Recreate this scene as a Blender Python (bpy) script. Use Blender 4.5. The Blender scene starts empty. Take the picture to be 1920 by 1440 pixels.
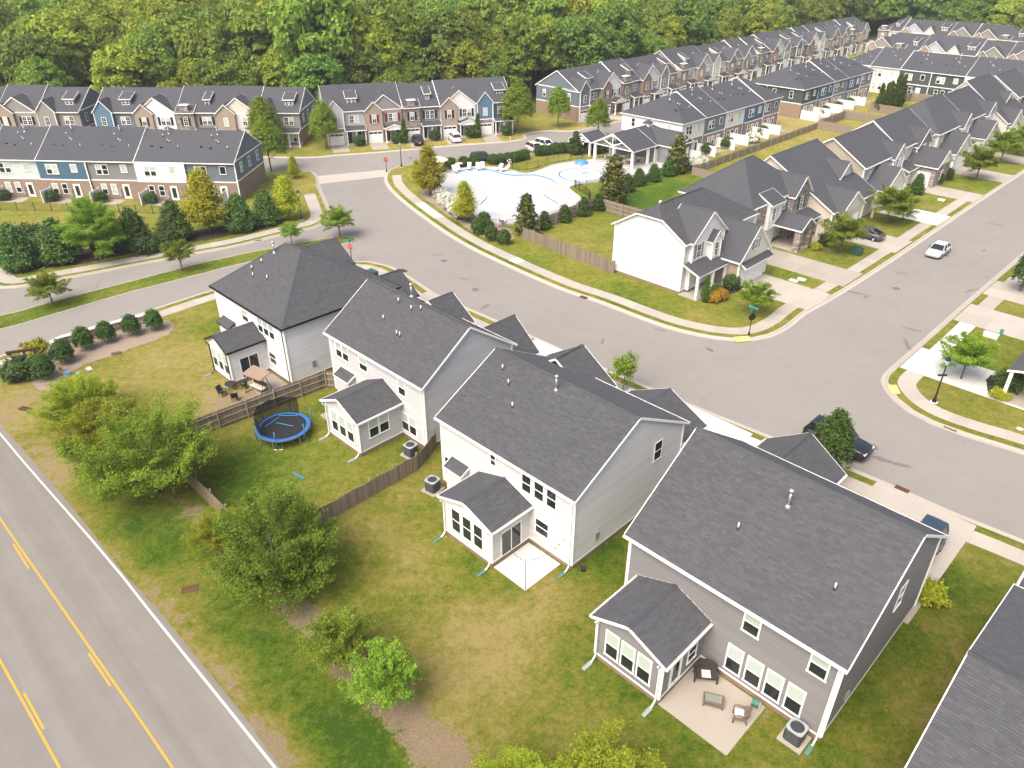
import bpy, math, random
import numpy as np
from mathutils import Vector, Matrix
from mathutils.geometry import delaunay_2d_cdt

# ------------------------------------------------------------------ camera, sky, sun, exposure
SC = bpy.context.scene
COL = SC.collection
FPX, PITCH, CAMH = 1420.0, math.radians(31.2), 36.0
cam_d = bpy.data.cameras.new('camera')
cam_d.sensor_fit = 'HORIZONTAL'; cam_d.sensor_width = 36.0
cam_d.lens = 36.0 * FPX / 1920.0
cam_d.clip_start = 0.5; cam_d.clip_end = 6000.0
cam_o = bpy.data.objects.new('camera', cam_d)
cam_o.location = (0, 0, CAMH); cam_o.rotation_euler = (math.pi / 2 - PITCH, 0, 0)
COL.objects.link(cam_o); SC.camera = cam_o

SUN_EL, SUN_AZ = math.radians(55), math.radians(232)      # azimuth: direction towards the sun, from +X
W = bpy.data.worlds.new('World'); SC.world = W; W.use_nodes = True
nt = W.node_tree; nt.nodes.clear()
sky = nt.nodes.new('ShaderNodeTexSky'); sky.sky_type = 'NISHITA'; sky.sun_disc = False
sky.sun_elevation = SUN_EL; sky.sun_rotation = math.pi / 2 - SUN_AZ
sky.air_density = 1.0; sky.dust_density = 9.0; sky.ozone_density = 1.0
bg = nt.nodes.new('ShaderNodeBackground'); bg.inputs[1].default_value = 0.15
wo = nt.nodes.new('ShaderNodeOutputWorld')
nt.links.new(sky.outputs[0], bg.inputs[0]); nt.links.new(bg.outputs[0], wo.inputs[0])
sun_d = bpy.data.lights.new('sun', 'SUN'); sun_d.energy = 1.15; sun_d.angle = math.radians(45)
sun_d.color = (1.0, 0.978, 0.94)
sun_o = bpy.data.objects.new('sun', sun_d); COL.objects.link(sun_o)
sv = Vector((math.cos(SUN_EL) * math.cos(SUN_AZ), math.cos(SUN_EL) * math.sin(SUN_AZ), math.sin(SUN_EL)))
sun_o.rotation_euler = sv.to_track_quat('Z', 'Y').to_euler(); sun_o.location = sv * 200
vs = SC.view_settings
vs.view_transform = 'Standard'; vs.look = 'None'; vs.gamma = 1.0; vs.exposure = 0.92; vs.use_curve_mapping = False

# ------------------------------------------------------------------ places
R2 = math.sqrt(0.5)
def g(px, py, z=0.0):
    """ground point seen at a spot of the (1920 wide) photograph"""
    u = (px - 960) / FPX; v = (720 - py) / FPX
    c, s = math.cos(PITCH), math.sin(PITCH)
    r = (u, c + v * s, -s + v * c); t = (z - CAMH) / r[2]
    return Vector((r[0] * t, r[1] * t, z))
def uw(u, w, z=0.0):
    """the estate's street grid: u runs 45 deg away to the right, w 45 deg towards the right"""
    return Vector(((u + w) * R2, (u - w) * R2, z))
def to_uw(p): return (p[0] + p[1]) * R2, (p[0] - p[1]) * R2
GZ = 0.12           # lawns and pavements lie one kerb above the carriageways
RND = random.Random(7)

# ------------------------------------------------------------------ materials
MATS = {}
def mat(name, color=(.5, .5, .5), rough=.7, spec=.3, build=None, metal=0.0):
    if name in MATS: return MATS[name]
    m = bpy.data.materials.new(name); m.use_nodes = True
    n = m.node_tree.nodes; l = m.node_tree.links
    b = n['Principled BSDF']
    b.inputs['Base Color'].default_value = (*color, 1); b.inputs['Roughness'].default_value = rough
    b.inputs['Specular IOR Level'].default_value = spec; b.inputs['Metallic'].default_value = metal
    if build: build(n, l, b)
    MATS[name] = m
    return m
def nd(n, t, **kw):
    x = n.new(t)
    for k, v in kw.items():
        if k in x.inputs.keys(): x.inputs[k].default_value = v
        else: setattr(x, k, v)
    return x
def mix(n, l, a, b, f, mode='MIX'):
    x = n.new('ShaderNodeMix'); x.data_type = 'RGBA'; x.blend_type = mode
    for s, v in ((6, a), (7, b), (0, f)):
        if hasattr(v, 'is_linked'): l.new(v, x.inputs[s])
        elif s == 0: x.inputs[0].default_value = v
        else: x.inputs[s].default_value = (*v, 1)
    return x.outputs[2]
def noise(n, l, scale, detail=4, rough=.55, vec=None, out=0):
    x = nd(n, 'ShaderNodeTexNoise', Scale=scale, Detail=detail, Roughness=rough)
    if vec is not None: l.new(vec, x.inputs['Vector'])
    return x.outputs[out]
def ramp(n, l, f, *stops):
    x = n.new('ShaderNodeValToRGB'); e = x.color_ramp.elements
    while len(e) < len(stops): e.new(.5)
    for i, (p, c) in enumerate(stops):
        e[i].position = p; e[i].color = (*c, 1) if not isinstance(c, float) else (c, c, c, 1)
    l.new(f, x.inputs[0]); return x.outputs[0]
def math_n(n, l, op, a, b=None, c=None):
    x = n.new('ShaderNodeMath'); x.operation = op
    for i, v in enumerate((a, b, c)):
        if v is None: continue
        if hasattr(v, 'is_linked'): l.new(v, x.inputs[i])
        else: x.inputs[i].default_value = v
    return x.outputs[0]
def bump(n, l, b, h, strength=.3, dist=.02):
    x = nd(n, 'ShaderNodeBump', Strength=strength, Distance=dist)
    l.new(h, x.inputs['Height']); l.new(x.outputs[0], b.inputs['Normal'])
def uvn(n): return n.new('ShaderNodeUVMap').outputs[0]
def pos(n): return n.new('ShaderNodeNewGeometry').outputs['Position']
def sep(n, l, v):
    x = n.new('ShaderNodeSeparateXYZ'); l.new(v, x.inputs[0]); return x.outputs
def var(n, l, col, amt=.12, scale=.6, v=None):
    """a base colour with soft weathering"""
    f = noise(n, l, scale, 5, .6, v if v is not None else pos(n))
    return mix(n, l, tuple(c * (1 - amt) for c in col), tuple(min(1, c * (1 + amt)) for c in col), f)

def siding(name, col, e=.15, lap=False):
    def f(n, l, b):
        uv = uvn(n); y = sep(n, l, uv)[1]
        c0 = var(n, l, col, .05, .8)
        if lap: c0 = mix(n, l, c0, tuple(x * .80 for x in col), math_n(n, l, 'MULTIPLY', n.new('ShaderNodeNewGeometry').outputs['Random Per Island'], .55))
        l.new(c0, b.inputs['Base Color'])
        if not lap:
            fr = math_n(n, l, 'FRACT', math_n(n, l, 'MULTIPLY', y, 1 / e))
            bump(n, l, b, math_n(n, l, 'SUBTRACT', 1.0, fr), .6, .02)
    return mat(name, col, .62, .25, f)
def batten(name, col, e=.4):
    def f(n, l, b):
        x = sep(n, l, uvn(n))[0]
        fr = math_n(n, l, 'FRACT', math_n(n, l, 'MULTIPLY', x, 1 / e))
        h = math_n(n, l, 'LESS_THAN', fr, .14)
        l.new(var(n, l, col, .05, .8), b.inputs['Base Color']); bump(n, l, b, h, .7, .02)
    return mat(name, col, .62, .25, f)
def brick(name, c1, c2, mortar, sc=1.0):
    def f(n, l, b):
        x = nd(n, 'ShaderNodeTexBrick', Scale=1.0)
        x.inputs['Brick Width'].default_value = .215 * sc; x.inputs['Row Height'].default_value = .075 * sc
        x.inputs['Mortar Size'].default_value = .008 * sc
        x.inputs['Color1'].default_value = (*c1, 1); x.inputs['Color2'].default_value = (*c2, 1)
        x.inputs['Mortar'].default_value = (*mortar, 1); l.new(uvn(n), x.inputs['Vector'])
        f2 = noise(n, l, 3.0, 4, .6, uvn(n))
        l.new(mix(n, l, x.outputs[0], tuple(c * .55 for c in c1), math_n(n, l, 'MULTIPLY', f2, .55)), b.inputs['Base Color'])
        bump(n, l, b, math_n(n, l, 'SUBTRACT', 1.0, x.outputs[1]), .5, .01)
    return mat(name, c1, .85, .2, f)
def stone(name, c1, c2, c3):
    def f(n, l, b):
        mp = n.new('ShaderNodeMapping'); mp.inputs['Scale'].default_value = (2.2, 5.0, 1); l.new(uvn(n), mp.inputs[0])
        v = nd(n, 'ShaderNodeTexVoronoi', Scale=1.0); l.new(mp.outputs[0], v.inputs['Vector'])
        v2 = nd(n, 'ShaderNodeTexVoronoi', Scale=1.0, feature='DISTANCE_TO_EDGE'); l.new(mp.outputs[0], v2.inputs['Vector'])
        s = sep(n, l, v.outputs['Color'])[0]
        c = ramp(n, l, s, (0, c1), (.5, c2), (1, c3))
        e = ramp(n, l, v2.outputs[0], (0, 0.0), (.08, 1.0))
        l.new(mix(n, l, tuple(x * .5 for x in c1), c, e), b.inputs['Base Color']); bump(n, l, b, e, .6, .03)
    return mat(name, c2, .85, .2, f)
SH = (.057, .060, .069)
def shingle_far(n, l, b):
    x = nd(n, 'ShaderNodeTexBrick', Scale=1.0)
    x.inputs['Brick Width'].default_value = .33; x.inputs['Row Height'].default_value = .145
    x.inputs['Mortar Size'].default_value = .008
    x.inputs['Color1'].default_value = (*(c * .88 for c in SH), 1); x.inputs['Color2'].default_value = (*(c * 1.12 for c in SH), 1)
    x.inputs['Mortar'].default_value = (*(c * .7 for c in SH), 1); l.new(uvn(n), x.inputs['Vector'])
    f = noise(n, l, .35, 5, .6, pos(n))
    oi = n.new('ShaderNodeObjectInfo')
    f3 = math_n(n, l, 'MULTIPLY_ADD', oi.outputs['Random'], .5, math_n(n, l, 'MULTIPLY', f, .6))
    c = mix(n, l, x.outputs[0], (.078, .08, .09), math_n(n, l, 'MULTIPLY', f3, .55))
    l.new(c, b.inputs['Base Color']); bump(n, l, b, math_n(n, l, 'SUBTRACT', 1.0, x.outputs[1]), .35, .008)
def shingle_near(n, l, b):
    gi = n.new('ShaderNodeNewGeometry'); r = gi.outputs['Random Per Island']
    c = ramp(n, l, r, (0, (.054, .056, .061)), (.3, (.062, .065, .071)), (.7, (.069, .072, .079)), (1, (.079, .082, .089)))
    f = noise(n, l, .5, 4, .6, gi.outputs['Position']); f2 = noise(n, l, 60, 3, .7, gi.outputs['Position'])
    c = mix(n, l, c, (.045, .046, .052), math_n(n, l, 'MULTIPLY', f, .2))
    c = mix(n, l, c, (.11, .11, .12), math_n(n, l, 'MULTIPLY', f2, .3))
    l.new(c, b.inputs['Base Color'])
M_SHF = mat('asphalt_shingle', SH, .9, .25, shingle_far)
M_SHN = mat('asphalt_shingle_tabs', SH, .9, .25, shingle_near)
M_WHITE = mat('white_trim', (.80, .80, .78), .5, .35)
M_BLACK = mat('black_metal', (.012, .012, .013), .45, .4)
M_DARK = mat('dark_plastic', (.025, .026, .028), .6, .3)
M_GLASS = mat('window_glass', (.018, .022, .026), .06, .6)
M_BLIND = mat('window_glass_with_blind', (.42, .48, .44), .12, .5)
M_STEEL = mat('galvanised_steel', (.55, .56, .57), .35, .5, metal=.7)
M_PVC = mat('white_plastic', (.78, .78, .76), .4, .4)
M_GREENPL = mat('green_plastic', (.07, .22, .15), .6, .3)
M_BRICK = brick('brown_brick', (.25, .165, .12), (.32, .22, .165), (.38, .34, .30))
M_BRICK2 = brick('tan_brick', (.33, .25, .19), (.40, .31, .24), (.45, .41, .36))
M_FOUND = brick('foundation_brick', (.23, .14, .10), (.30, .20, .15), (.36, .32, .28))
M_STONE = stone('grey_stone_veneer', (.17, .14, .13), (.30, .26, .24), (.44, .39, .35))

def concrete(name, col, dirt=.14):
    def f(n, l, b):
        p = pos(n); a = noise(n, l, .35, 6, .65, p); c = noise(n, l, 9, 4, .6, p)
        oi = n.new('ShaderNodeObjectInfo')
        k = math_n(n, l, 'MULTIPLY_ADD', oi.outputs['Random'], .35, math_n(n, l, 'MULTIPLY_ADD', a, .6, math_n(n, l, 'MULTIPLY', c, .3)))
        l.new(mix(n, l, tuple(x * (1 - 1.6 * dirt) for x in col), tuple(min(.95, x * (1 + dirt)) for x in col), k), b.inputs['Base Color'])
        bump(n, l, b, c, .15, .01)
    return mat(name, col, .85, .25, f)
M_CONC = concrete('weathered_concrete', (.35, .32, .28))
M_CONCW = concrete('new_white_concrete', (.53, .52, .50), .06)
M_CONCT = concrete('tan_concrete', (.31, .28, .24), .12)
M_POOLDECK = concrete('cool_white_deck', (.37, .375, .375), .08)
def asphalt(name, col, warm):
    def f(n, l, b):
        p = pos(n)
        a = noise(n, l, .06, 5, .6, p); c = noise(n, l, .6, 5, .65, p); d = noise(n, l, 45, 3, .7, p)
        k = math_n(n, l, 'MULTIPLY_ADD', a, .7, math_n(n, l, 'MULTIPLY', c, .45))
        col1 = mix(n, l, tuple(x * .82 for x in col), warm, k)
        col2 = mix(n, l, col1, tuple(x * .55 for x in col), math_n(n, l, 'MULTIPLY', d, .25))
        s = ramp(n, l, noise(n, l, .33, 6, .75, p), (.62, 0.0), (.74, .45))
        c3 = mix(n, l, col2, tuple(x * .5 for x in col), s)
        wv = n.new('ShaderNodeVectorMath'); wv.operation = 'ADD'; l.new(p, wv.inputs[0]); l.new(nd(n, 'ShaderNodeTexNoise', Scale=.5, Detail=5.0).outputs[1], wv.inputs[1])
        v = nd(n, 'ShaderNodeTexVoronoi', Scale=.14, feature='DISTANCE_TO_EDGE'); l.new(wv.outputs[0], v.inputs['Vector'])
        ck = math_n(n, l, 'MULTIPLY', ramp(n, l, v.outputs[0], (.0, 1.0), (.006, 0.0)), ramp(n, l, noise(n, l, .08, 3, .5, p), (.48, 0.0), (.66, .32)))
        l.new(mix(n, l, c3, tuple(x * .45 for x in col), ck), b.inputs['Base Color']); bump(n, l, b, d, .2, .006)
    return mat(name, col, .9, .25, f)
M_ASPH = asphalt('street_asphalt', (.218, .204, .186), (.268, .252, .231))
def road_f(n, l, b):
    p = pos(n); sp_ = sep(n, l, p); mp = n.new('ShaderNodeCombineXYZ'); l.new(math_n(n, l, 'MULTIPLY', math_n(n, l, 'SUBTRACT', sp_[0], sp_[1]), .012), mp.inputs[0]); l.new(math_n(n, l, 'MULTIPLY', math_n(n, l, 'ADD', sp_[0], sp_[1]), .42), mp.inputs[1])
    a = noise(n, l, 1.6, 5, .6, mp.outputs[0]); c = noise(n, l, .5, 5, .6, p); d = noise(n, l, 50, 3, .7, p)
    k = ramp(n, l, math_n(n, l, 'MULTIPLY_ADD', c, .35, math_n(n, l, 'MULTIPLY', a, .75)), (.36, (.158, .147, .132)), (.52, (.178, .167, .151)), (.68, (.204, .193, .177)))
    l.new(mix(n, l, k, (.15, .135, .12), math_n(n, l, 'MULTIPLY', d, .28)), b.inputs['Base Color']); bump(n, l, b, d, .2, .006)
M_ASPH2 = mat('main_road_asphalt', (.28, .25, .22), .9, .25, road_f)
M_YELLOW = mat('yellow_line_paint', (.50, .27, .035), .7, .3)
M_WPAINT = mat('white_line_paint', (.46, .45, .43), .7, .3)

def lawn(n, l, b):
    p = pos(n)
    at = n.new('ShaderNodeAttribute'); at.attribute_name = 'dry'
    at2 = n.new('ShaderNodeAttribute'); at2.attribute_name = 'bare'
    n1 = noise(n, l, .22, 6, .62, p); n2 = noise(n, l, 1.3, 6, .7, p); n5 = noise(n, l, 5.0, 5, .7, p); n3 = noise(n, l, 14, 5, .75, p); n4 = noise(n, l, 50, 3, .8, p)
    s = math_n(n, l, 'MULTIPLY_ADD', n1, .9, math_n(n, l, 'MULTIPLY_ADD', n2, 1.15, math_n(n, l, 'MULTIPLY_ADD', n5, 1.1, math_n(n, l, 'MULTIPLY', n3, .8))))
    s = math_n(n, l, 'ADD', math_n(n, l, 'SUBTRACT', s, 1.96), at.outputs['Fac'])
    c = ramp(n, l, s, (.0, (.055, .120, .012)), (.26, (.128, .190, .016)), (.48, (.222, .234, .032)), (.74, (.325, .280, .074)), (1.0, (.43, .345, .135)))
    c = mix(n, l, c, (.030, .052, .006), math_n(n, l, 'MULTIPLY', ramp(n, l, n4, (.36, 1.0), (.56, 0.0)), .34))
    c = mix(n, l, c, (.34, .32, .12), math_n(n, l, 'MULTIPLY', ramp(n, l, n3, (.54, 0.0), (.72, 1.0)), .34))
    bf = math_n(n, l, 'ADD', at2.outputs['Fac'], math_n(n, l, 'MULTIPLY_ADD', n2, 1.2, math_n(n, l, 'MULTIPLY_ADD', n5, .7, math_n(n, l, 'MULTIPLY_ADD', n3, .7, -1.42))))
    bf = ramp(n, l, bf, (.42, 0.0), (.62, 1.0))
    dirt = mix(n, l, mix(n, l, (.20, .15, .115), (.44, .35, .255), ramp(n, l, n3, (.35, 0.0), (.65, 1.0))), (.38, .26, .15), math_n(n, l, 'MULTIPLY', n1, .6))
    c = mix(n, l, c, dirt, math_n(n, l, 'MULTIPLY', bf, .9))
    l.new(c, b.inputs['Base Color'])
    hgt = math_n(n, l, 'ADD', math_n(n, l, 'MULTIPLY', n3, 1.2), n4)
    bump(n, l, b, hgt, 1.0, .10)
M_LAWN = mat('lawn', (.1, .13, .03), .95, .1, lawn)
def mulch(n, l, b):
    p = pos(n); a = noise(n, l, 18, 5, .7, p); c = noise(n, l, 1.2, 4, .6, p)
    l.new(mix(n, l, mix(n, l, (.13, .095, .075), (.37, .31, .26), ramp(n, l, a, (.3, 0.0), (.7, 1.0))), (.31, .24, .17), math_n(n, l, 'MULTIPLY', c, .6)), b.inputs['Base Color']); bump(n, l, b, a, .8, .05)
M_MULCH = mat('weathered_mulch', (.25, .2, .17), .95, .1, mulch)
M_MULCHD = mat('dark_mulch', (.055, .04, .035), .95, .1)
def floor_f(n, l, b):
    p = pos(n); a = noise(n, l, .15, 6, .6, p)
    l.new(mix(n, l, (.03, .05, .012), (.10, .12, .03), a), b.inputs['Base Color'])
M_FLOOR = mat('forest_floor', (.05, .07, .02), .95, .1, floor_f)
def wood(name, c1, c2):
    def f(n, l, b):
        oi = n.new('ShaderNodeObjectInfo'); tc = n.new('ShaderNodeTexCoord')
        mp = n.new('ShaderNodeMapping'); mp.inputs['Scale'].default_value = (14, 14, 1.2); l.new(tc.outputs['Object'], mp.inputs[0])
        a = noise(n, l, 1.5, 5, .6, mp.outputs[0])
        k = math_n(n, l, 'MULTIPLY_ADD', oi.outputs['Random'], .6, math_n(n, l, 'MULTIPLY', a, .5))
        l.new(mix(n, l, c1, c2, k), b.inputs['Base Color'])
    return mat(name, c1, .85, .2, f)
M_FENCE = wood('weathered_fence_wood', (.125, .10, .075), (.27, .225, .175))
M_FRAIL_LIT = wood('weathered_fence_rail_lit', (.24, .20, .15), (.34, .29, .23))  # rail and post wood painted lighter, standing for light on the top edges
M_TIMBER = wood('dark_timber', (.05, .032, .022), (.09, .06, .04))

def leafmat(name, c1, c2, c3=None, trans=.42):
    c3 = c3 or c2
    def f(n, l, b):
        gi = n.new('ShaderNodeNewGeometry'); oi = n.new('ShaderNodeObjectInfo')
        c = ramp(n, l, gi.outputs['Random Per Island'], (0, c1), (.6, c2), (1, c3))
        h = nd(n, 'ShaderNodeHueSaturation')
        h.inputs['Value'].default_value = 1.0
        l.new(math_n(n, l, 'MULTIPLY_ADD', oi.outputs['Random'], .035, .4825), h.inputs['Hue'])
        l.new(math_n(n, l, 'MULTIPLY_ADD', oi.outputs['Random'], .45, .78), h.inputs['Value'])
        l.new(c, h.inputs['Color']); l.new(h.outputs[0], b.inputs['Base Color'])
        t = n.new('ShaderNodeBsdfTranslucent'); l.new(h.outputs[0], t.inputs[0])
        m = n.new('ShaderNodeMixShader'); m.inputs[0].default_value = trans
        l.new(b.outputs[0], m.inputs[1]); l.new(t.outputs[0], m.inputs[2])
        l.new(m.outputs[0], n['Material Output'].inputs[0])
    return mat(name, c1, .7, .2, f)
L_MID = leafmat('leaf_mid_green', (.133, .221, .021), (.204, .300, .032), (.336, .416, .052))
L_YEL = leafmat('leaf_yellow_green', (.26, .29, .02), (.38, .39, .03), (.50, .46, .05))
L_DARK = leafmat('leaf_dark_green', (.034, .074, .016), (.061, .115, .024), (.101, .162, .034), .2)
L_CED = leafmat('leaf_cedar', (.045, .093, .024), (.083, .143, .033), (.128, .195, .045), .2)
L_FOR = leafmat('leaf_forest', (.131, .211, .030), (.205, .291, .039), (.302, .376, .055))
L_FORY = leafmat('leaf_forest_yellow', (.194, .268, .027), (.285, .359, .036), (.399, .456, .051))
L_FORD = leafmat('leaf_forest_dark', (.097, .171, .030), (.154, .245, .039), (.228, .319, .050))
L_MAG = leafmat('leaf_magnolia', (.049, .070, .014), (.084, .105, .020), (.224, .182, .056), .15)
L_FLOW = leafmat('white_blossom', (.62, .62, .50), (.75, .74, .64), (.8, .8, .75), .2)
L_ORG = leafmat('leaf_orange', (.30, .14, .015), (.36, .19, .02), (.24, .2, .03), .2)
M_BARK = mat('bark', (.13, .10, .08), .95, .1, lambda n, l, b: l.new(var(n, l, (.13, .105, .085), .3, 6), b.inputs['Base Color']))

# ------------------------------------------------------------------ mesh building
class MB:
    def __init__(s): s.v = []; s.f = []; s.m = []
    def face(s, pts, mi=0):
        k = len(s.v); s.v += [tuple(p) for p in pts]; s.f.append(tuple(range(k, k + len(pts)))); s.m.append(mi)
    def idx(s, verts, faces, mi=0):
        k = len(s.v); s.v += [tuple(p) for p in verts]
        for f in faces: s.f.append(tuple(k + i for i in f)); s.m.append(mi)
    def box(s, x0, y0, z0, x1, y1, z1, mi=0, M=None):
        vs_ = [(x, y, z) for z in (z0, z1) for x, y in ((x0, y0), (x1, y0), (x1, y1), (x0, y1))]
        if M is not None: vs_ = [M @ Vector(p) for p in vs_]
        s.idx(vs_, [(3, 2, 1, 0), (4, 5, 6, 7), (0, 1, 5, 4), (1, 2, 6, 5), (2, 3, 7, 6), (3, 0, 4, 7)], mi)
    def prism(s, poly, z0, z1, mi=0, bottom=False):
        n = len(poly)
        s.face([(p[0], p[1], z1) for p in poly], mi)
        if bottom: s.face([(p[0], p[1], z0) for p in reversed(poly)], mi)
        for i in range(n):
            a, b = poly[i], poly[(i + 1) % n]
            s.face([(a[0], a[1], z0), (b[0], b[1], z0), (b[0], b[1], z1), (a[0], a[1], z1)], mi)
    def tube(s, pts, rads, n=8, mi=0, caps=True):
        pts = [Vector(p) for p in pts]
        if not hasattr(rads, '__len__'): rads = [rads] * len(pts)
        rings = []; k = len(s.v)
        for i, p in enumerate(pts):
            d = (pts[min(i + 1, len(pts) - 1)] - pts[max(i - 1, 0)])
            d = d.normalized() if d.length > 1e-9 else Vector((0, 0, 1))
            a = d.cross(Vector((0, 0, 1)) if abs(d.z) < .95 else Vector((1, 0, 0))).normalized(); b = d.cross(a)
            for j in range(n):
                t = 2 * math.pi * j / n
                s.v.append(tuple(p + (a * math.cos(t) + b * math.sin(t)) * rads[i]))
        for i in range(len(pts) - 1):
            for j in range(n):
                q = (j + 1) % n
                s.f.append((k + i * n + j, k + i * n + q, k + (i + 1) * n + q, k + (i + 1) * n + j)); s.m.append(mi)
        if caps:
            s.f.append(tuple(k + j for j in reversed(range(n)))); s.m.append(mi)
            e = k + (len(pts) - 1) * n; s.f.append(tuple(e + j for j in range(n))); s.m.append(mi)
    def lathe(s, prof, n=16, mi=0, c=(0, 0, 0)):
        k = len(s.v)
        for r, z in prof:
            for j in range(n):
                t = 2 * math.pi * j / n; s.v.append((c[0] + r * math.cos(t), c[1] + r * math.sin(t), c[2] + z))
        for i in range(len(prof) - 1):
            for j in range(n):
                q = (j + 1) % n
                s.f.append((k + i * n + j, k + i * n + q, k + (i + 1) * n + q, k + (i + 1) * n + j)); s.m.append(mi)
    def mesh(s, name, mats, smooth=False):
        me = bpy.data.meshes.new(name); me.from_pydata(s.v, [], s.f)
        if not isinstance(mats, (list, tuple)): mats = [mats]
        for m in mats: me.materials.append(m)
        if len(mats) > 1: me.polygons.foreach_set('material_index', s.m)
        if smooth: me.polygons.foreach_set('use_smooth', [True] * len(s.f))
        uvl = me.uv_layers.new(name='UVMap'); buf = []
        for p in me.polygons:
            nn = p.normal
            if abs(nn.z) > .999: ux, uy = Vector((1, 0, 0)), Vector((0, 1, 0))
            else:
                ux = Vector((-nn.y, nn.x, 0)).normalized(); uy = nn.cross(ux)
            for vi in p.vertices:
                c = me.vertices[vi].co; buf.append(c.dot(ux)); buf.append(c.dot(uy))
        uvl.data.foreach_set('uv', buf)
        return me
    def build(s, name, mats, parent=None, loc=None, rot=0, kind=None, smooth=False):
        return obj(name, s.mesh(name, mats, smooth), parent, loc, rot, kind)

def obj(name, me, parent=None, loc=None, rot=0, kind=None):
    o = bpy.data.objects.new(name, me); COL.objects.link(o)
    if parent is not None: o.parent = parent
    if loc is not None: o.location = loc
    if rot: o.rotation_euler = (0, 0, rot)
    if kind: o['kind'] = kind
    return o
def thing(name, label, cat, loc=(0, 0, 0), rot=0, group=None):
    o = bpy.data.objects.new(name, None); COL.objects.link(o); o.empty_display_size = .3
    o.location = loc; o.rotation_euler = (0, 0, rot)
    return tag(o, label, cat, group)
def tag(o, label, cat, group=None):
    o['label'] = label; o['category'] = cat
    if group: o['group'] = group
    return o
def clone(root, loc, rot, label=None, group=None, scale=None):
    r = root.copy(); COL.objects.link(r); r.location = loc; r.rotation_euler = (0, 0, rot)
    if scale is not None: r.scale = scale
    if label: r['label'] = label
    if group: r['group'] = group
    for ch in root.children:
        c = ch.copy(); COL.objects.link(c); c.parent = r
        for gch in ch.children:
            d = gch.copy(); COL.objects.link(d); d.parent = c
    return r
def npmesh(name, verts, nper, mats):
    """many separate n-gons from one array (N*nper,3)"""
    me = bpy.data.meshes.new(name); nv = len(verts); nf = nv // nper
    me.vertices.add(nv); me.vertices.foreach_set('co', verts.astype(np.float32).ravel())
    me.loops.add(nv); me.loops.foreach_set('vertex_index', np.arange(nv, dtype=np.int32))
    me.polygons.add(nf); me.polygons.foreach_set('loop_start', np.arange(0, nv, nper, dtype=np.int32))
    me.polygons.foreach_set('loop_total', np.full(nf, nper, dtype=np.int32))
    me.materials.append(mats); me.update(calc_edges=True)
    return me
def clip(poly, ax, lim, keep_greater):
    out = []; n = len(poly)
    for i in range(n):
        a, b = poly[i], poly[(i + 1) % n]
        ia = (a[ax] >= lim) == keep_greater; ib = (b[ax] >= lim) == keep_greater
        if ia: out.append(a)
        if ia != ib:
            t = (lim - a[ax]) / (b[ax] - a[ax]); out.append((a[0] + (b[0] - a[0]) * t, a[1] + (b[1] - a[1]) * t))
    return out
def smooth_line(pts, step=1.5, closed=False):
    """a smooth curve through 2-D points (tangents scaled to each segment), resampled"""
    P = [Vector((p[0], p[1])) for p in pts]; n = len(P); out = []
    def tan(i, L):
        a = P[(i - 1) % n] if closed or i > 0 else P[0] * 2 - P[1]; b = P[(i + 1) % n] if closed or i + 1 < n else P[-1] * 2 - P[-2]
        t = (P[i] - a).normalized() + (b - P[i]).normalized(); return t.normalized() * L if t.length > 1e-6 else t
    for i in range(n if closed else n - 1):
        p1, p2 = P[i], P[(i + 1) % n]; L = (p2 - p1).length
        if L < 1e-6: continue
        m1, m2 = tan(i, L), tan((i + 1) % n, L); k = max(1, int(L / step))
        for j in range(k):
            t = j / k; t2 = t * t; t3 = t2 * t
            out.append(p1 * (2 * t3 - 3 * t2 + 1) + m1 * (t3 - 2 * t2 + t) + p2 * (3 * t2 - 2 * t3) + m2 * (t3 - t2))
    if not closed: out.append(P[-1])
    return out
def offset_line(L, d):
    """points moved d to the left of the walking direction"""
    out = []
    for i, p in enumerate(L):
        t = (L[min(i + 1, len(L) - 1)] - L[max(i - 1, 0)])
        t = t.normalized() if t.length else Vector((1, 0)); out.append(p + Vector((-t.y, t.x)) * d)
    return out
def strip(mb, A, B, za, zb, mi=0):
    for i in range(len(A) - 1):
        mb.face([(A[i].x, A[i].y, za), (A[i + 1].x, A[i + 1].y, za), (B[i + 1].x, B[i + 1].y, zb), (B[i].x, B[i].y, zb)], mi)
# ------------------------------------------------------------------ the ground, streets and pavements
def P2(v): return Vector((v[0], v[1]))
def gp(*pts): return [P2(g(*p)) for p in pts]
def sheet(name, poly, z, m, kind='structure', parent=None):
    mb = MB(); mb.face([(p[0], p[1], z) for p in poly]); return mb.build(name, m, parent, kind=kind)

mb = MB(); mb.face([(-3000, -1200, -.06), (3000, -1200, -.06), (3000, 4000, -.06), (-3000, 4000, -.06)])
mb.build('ground', M_FLOOR, kind='structure')
street_poly = [uw(4, 70), uw(330, 70), uw(330, -112), Vector((2, 166, 0)), Vector((-45, 150, 0)), Vector((-150, 150, 0)), Vector((-150, 60, 0)), uw(4, -150)]
sheet('street', street_poly, 0.0, M_ASPH)

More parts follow.
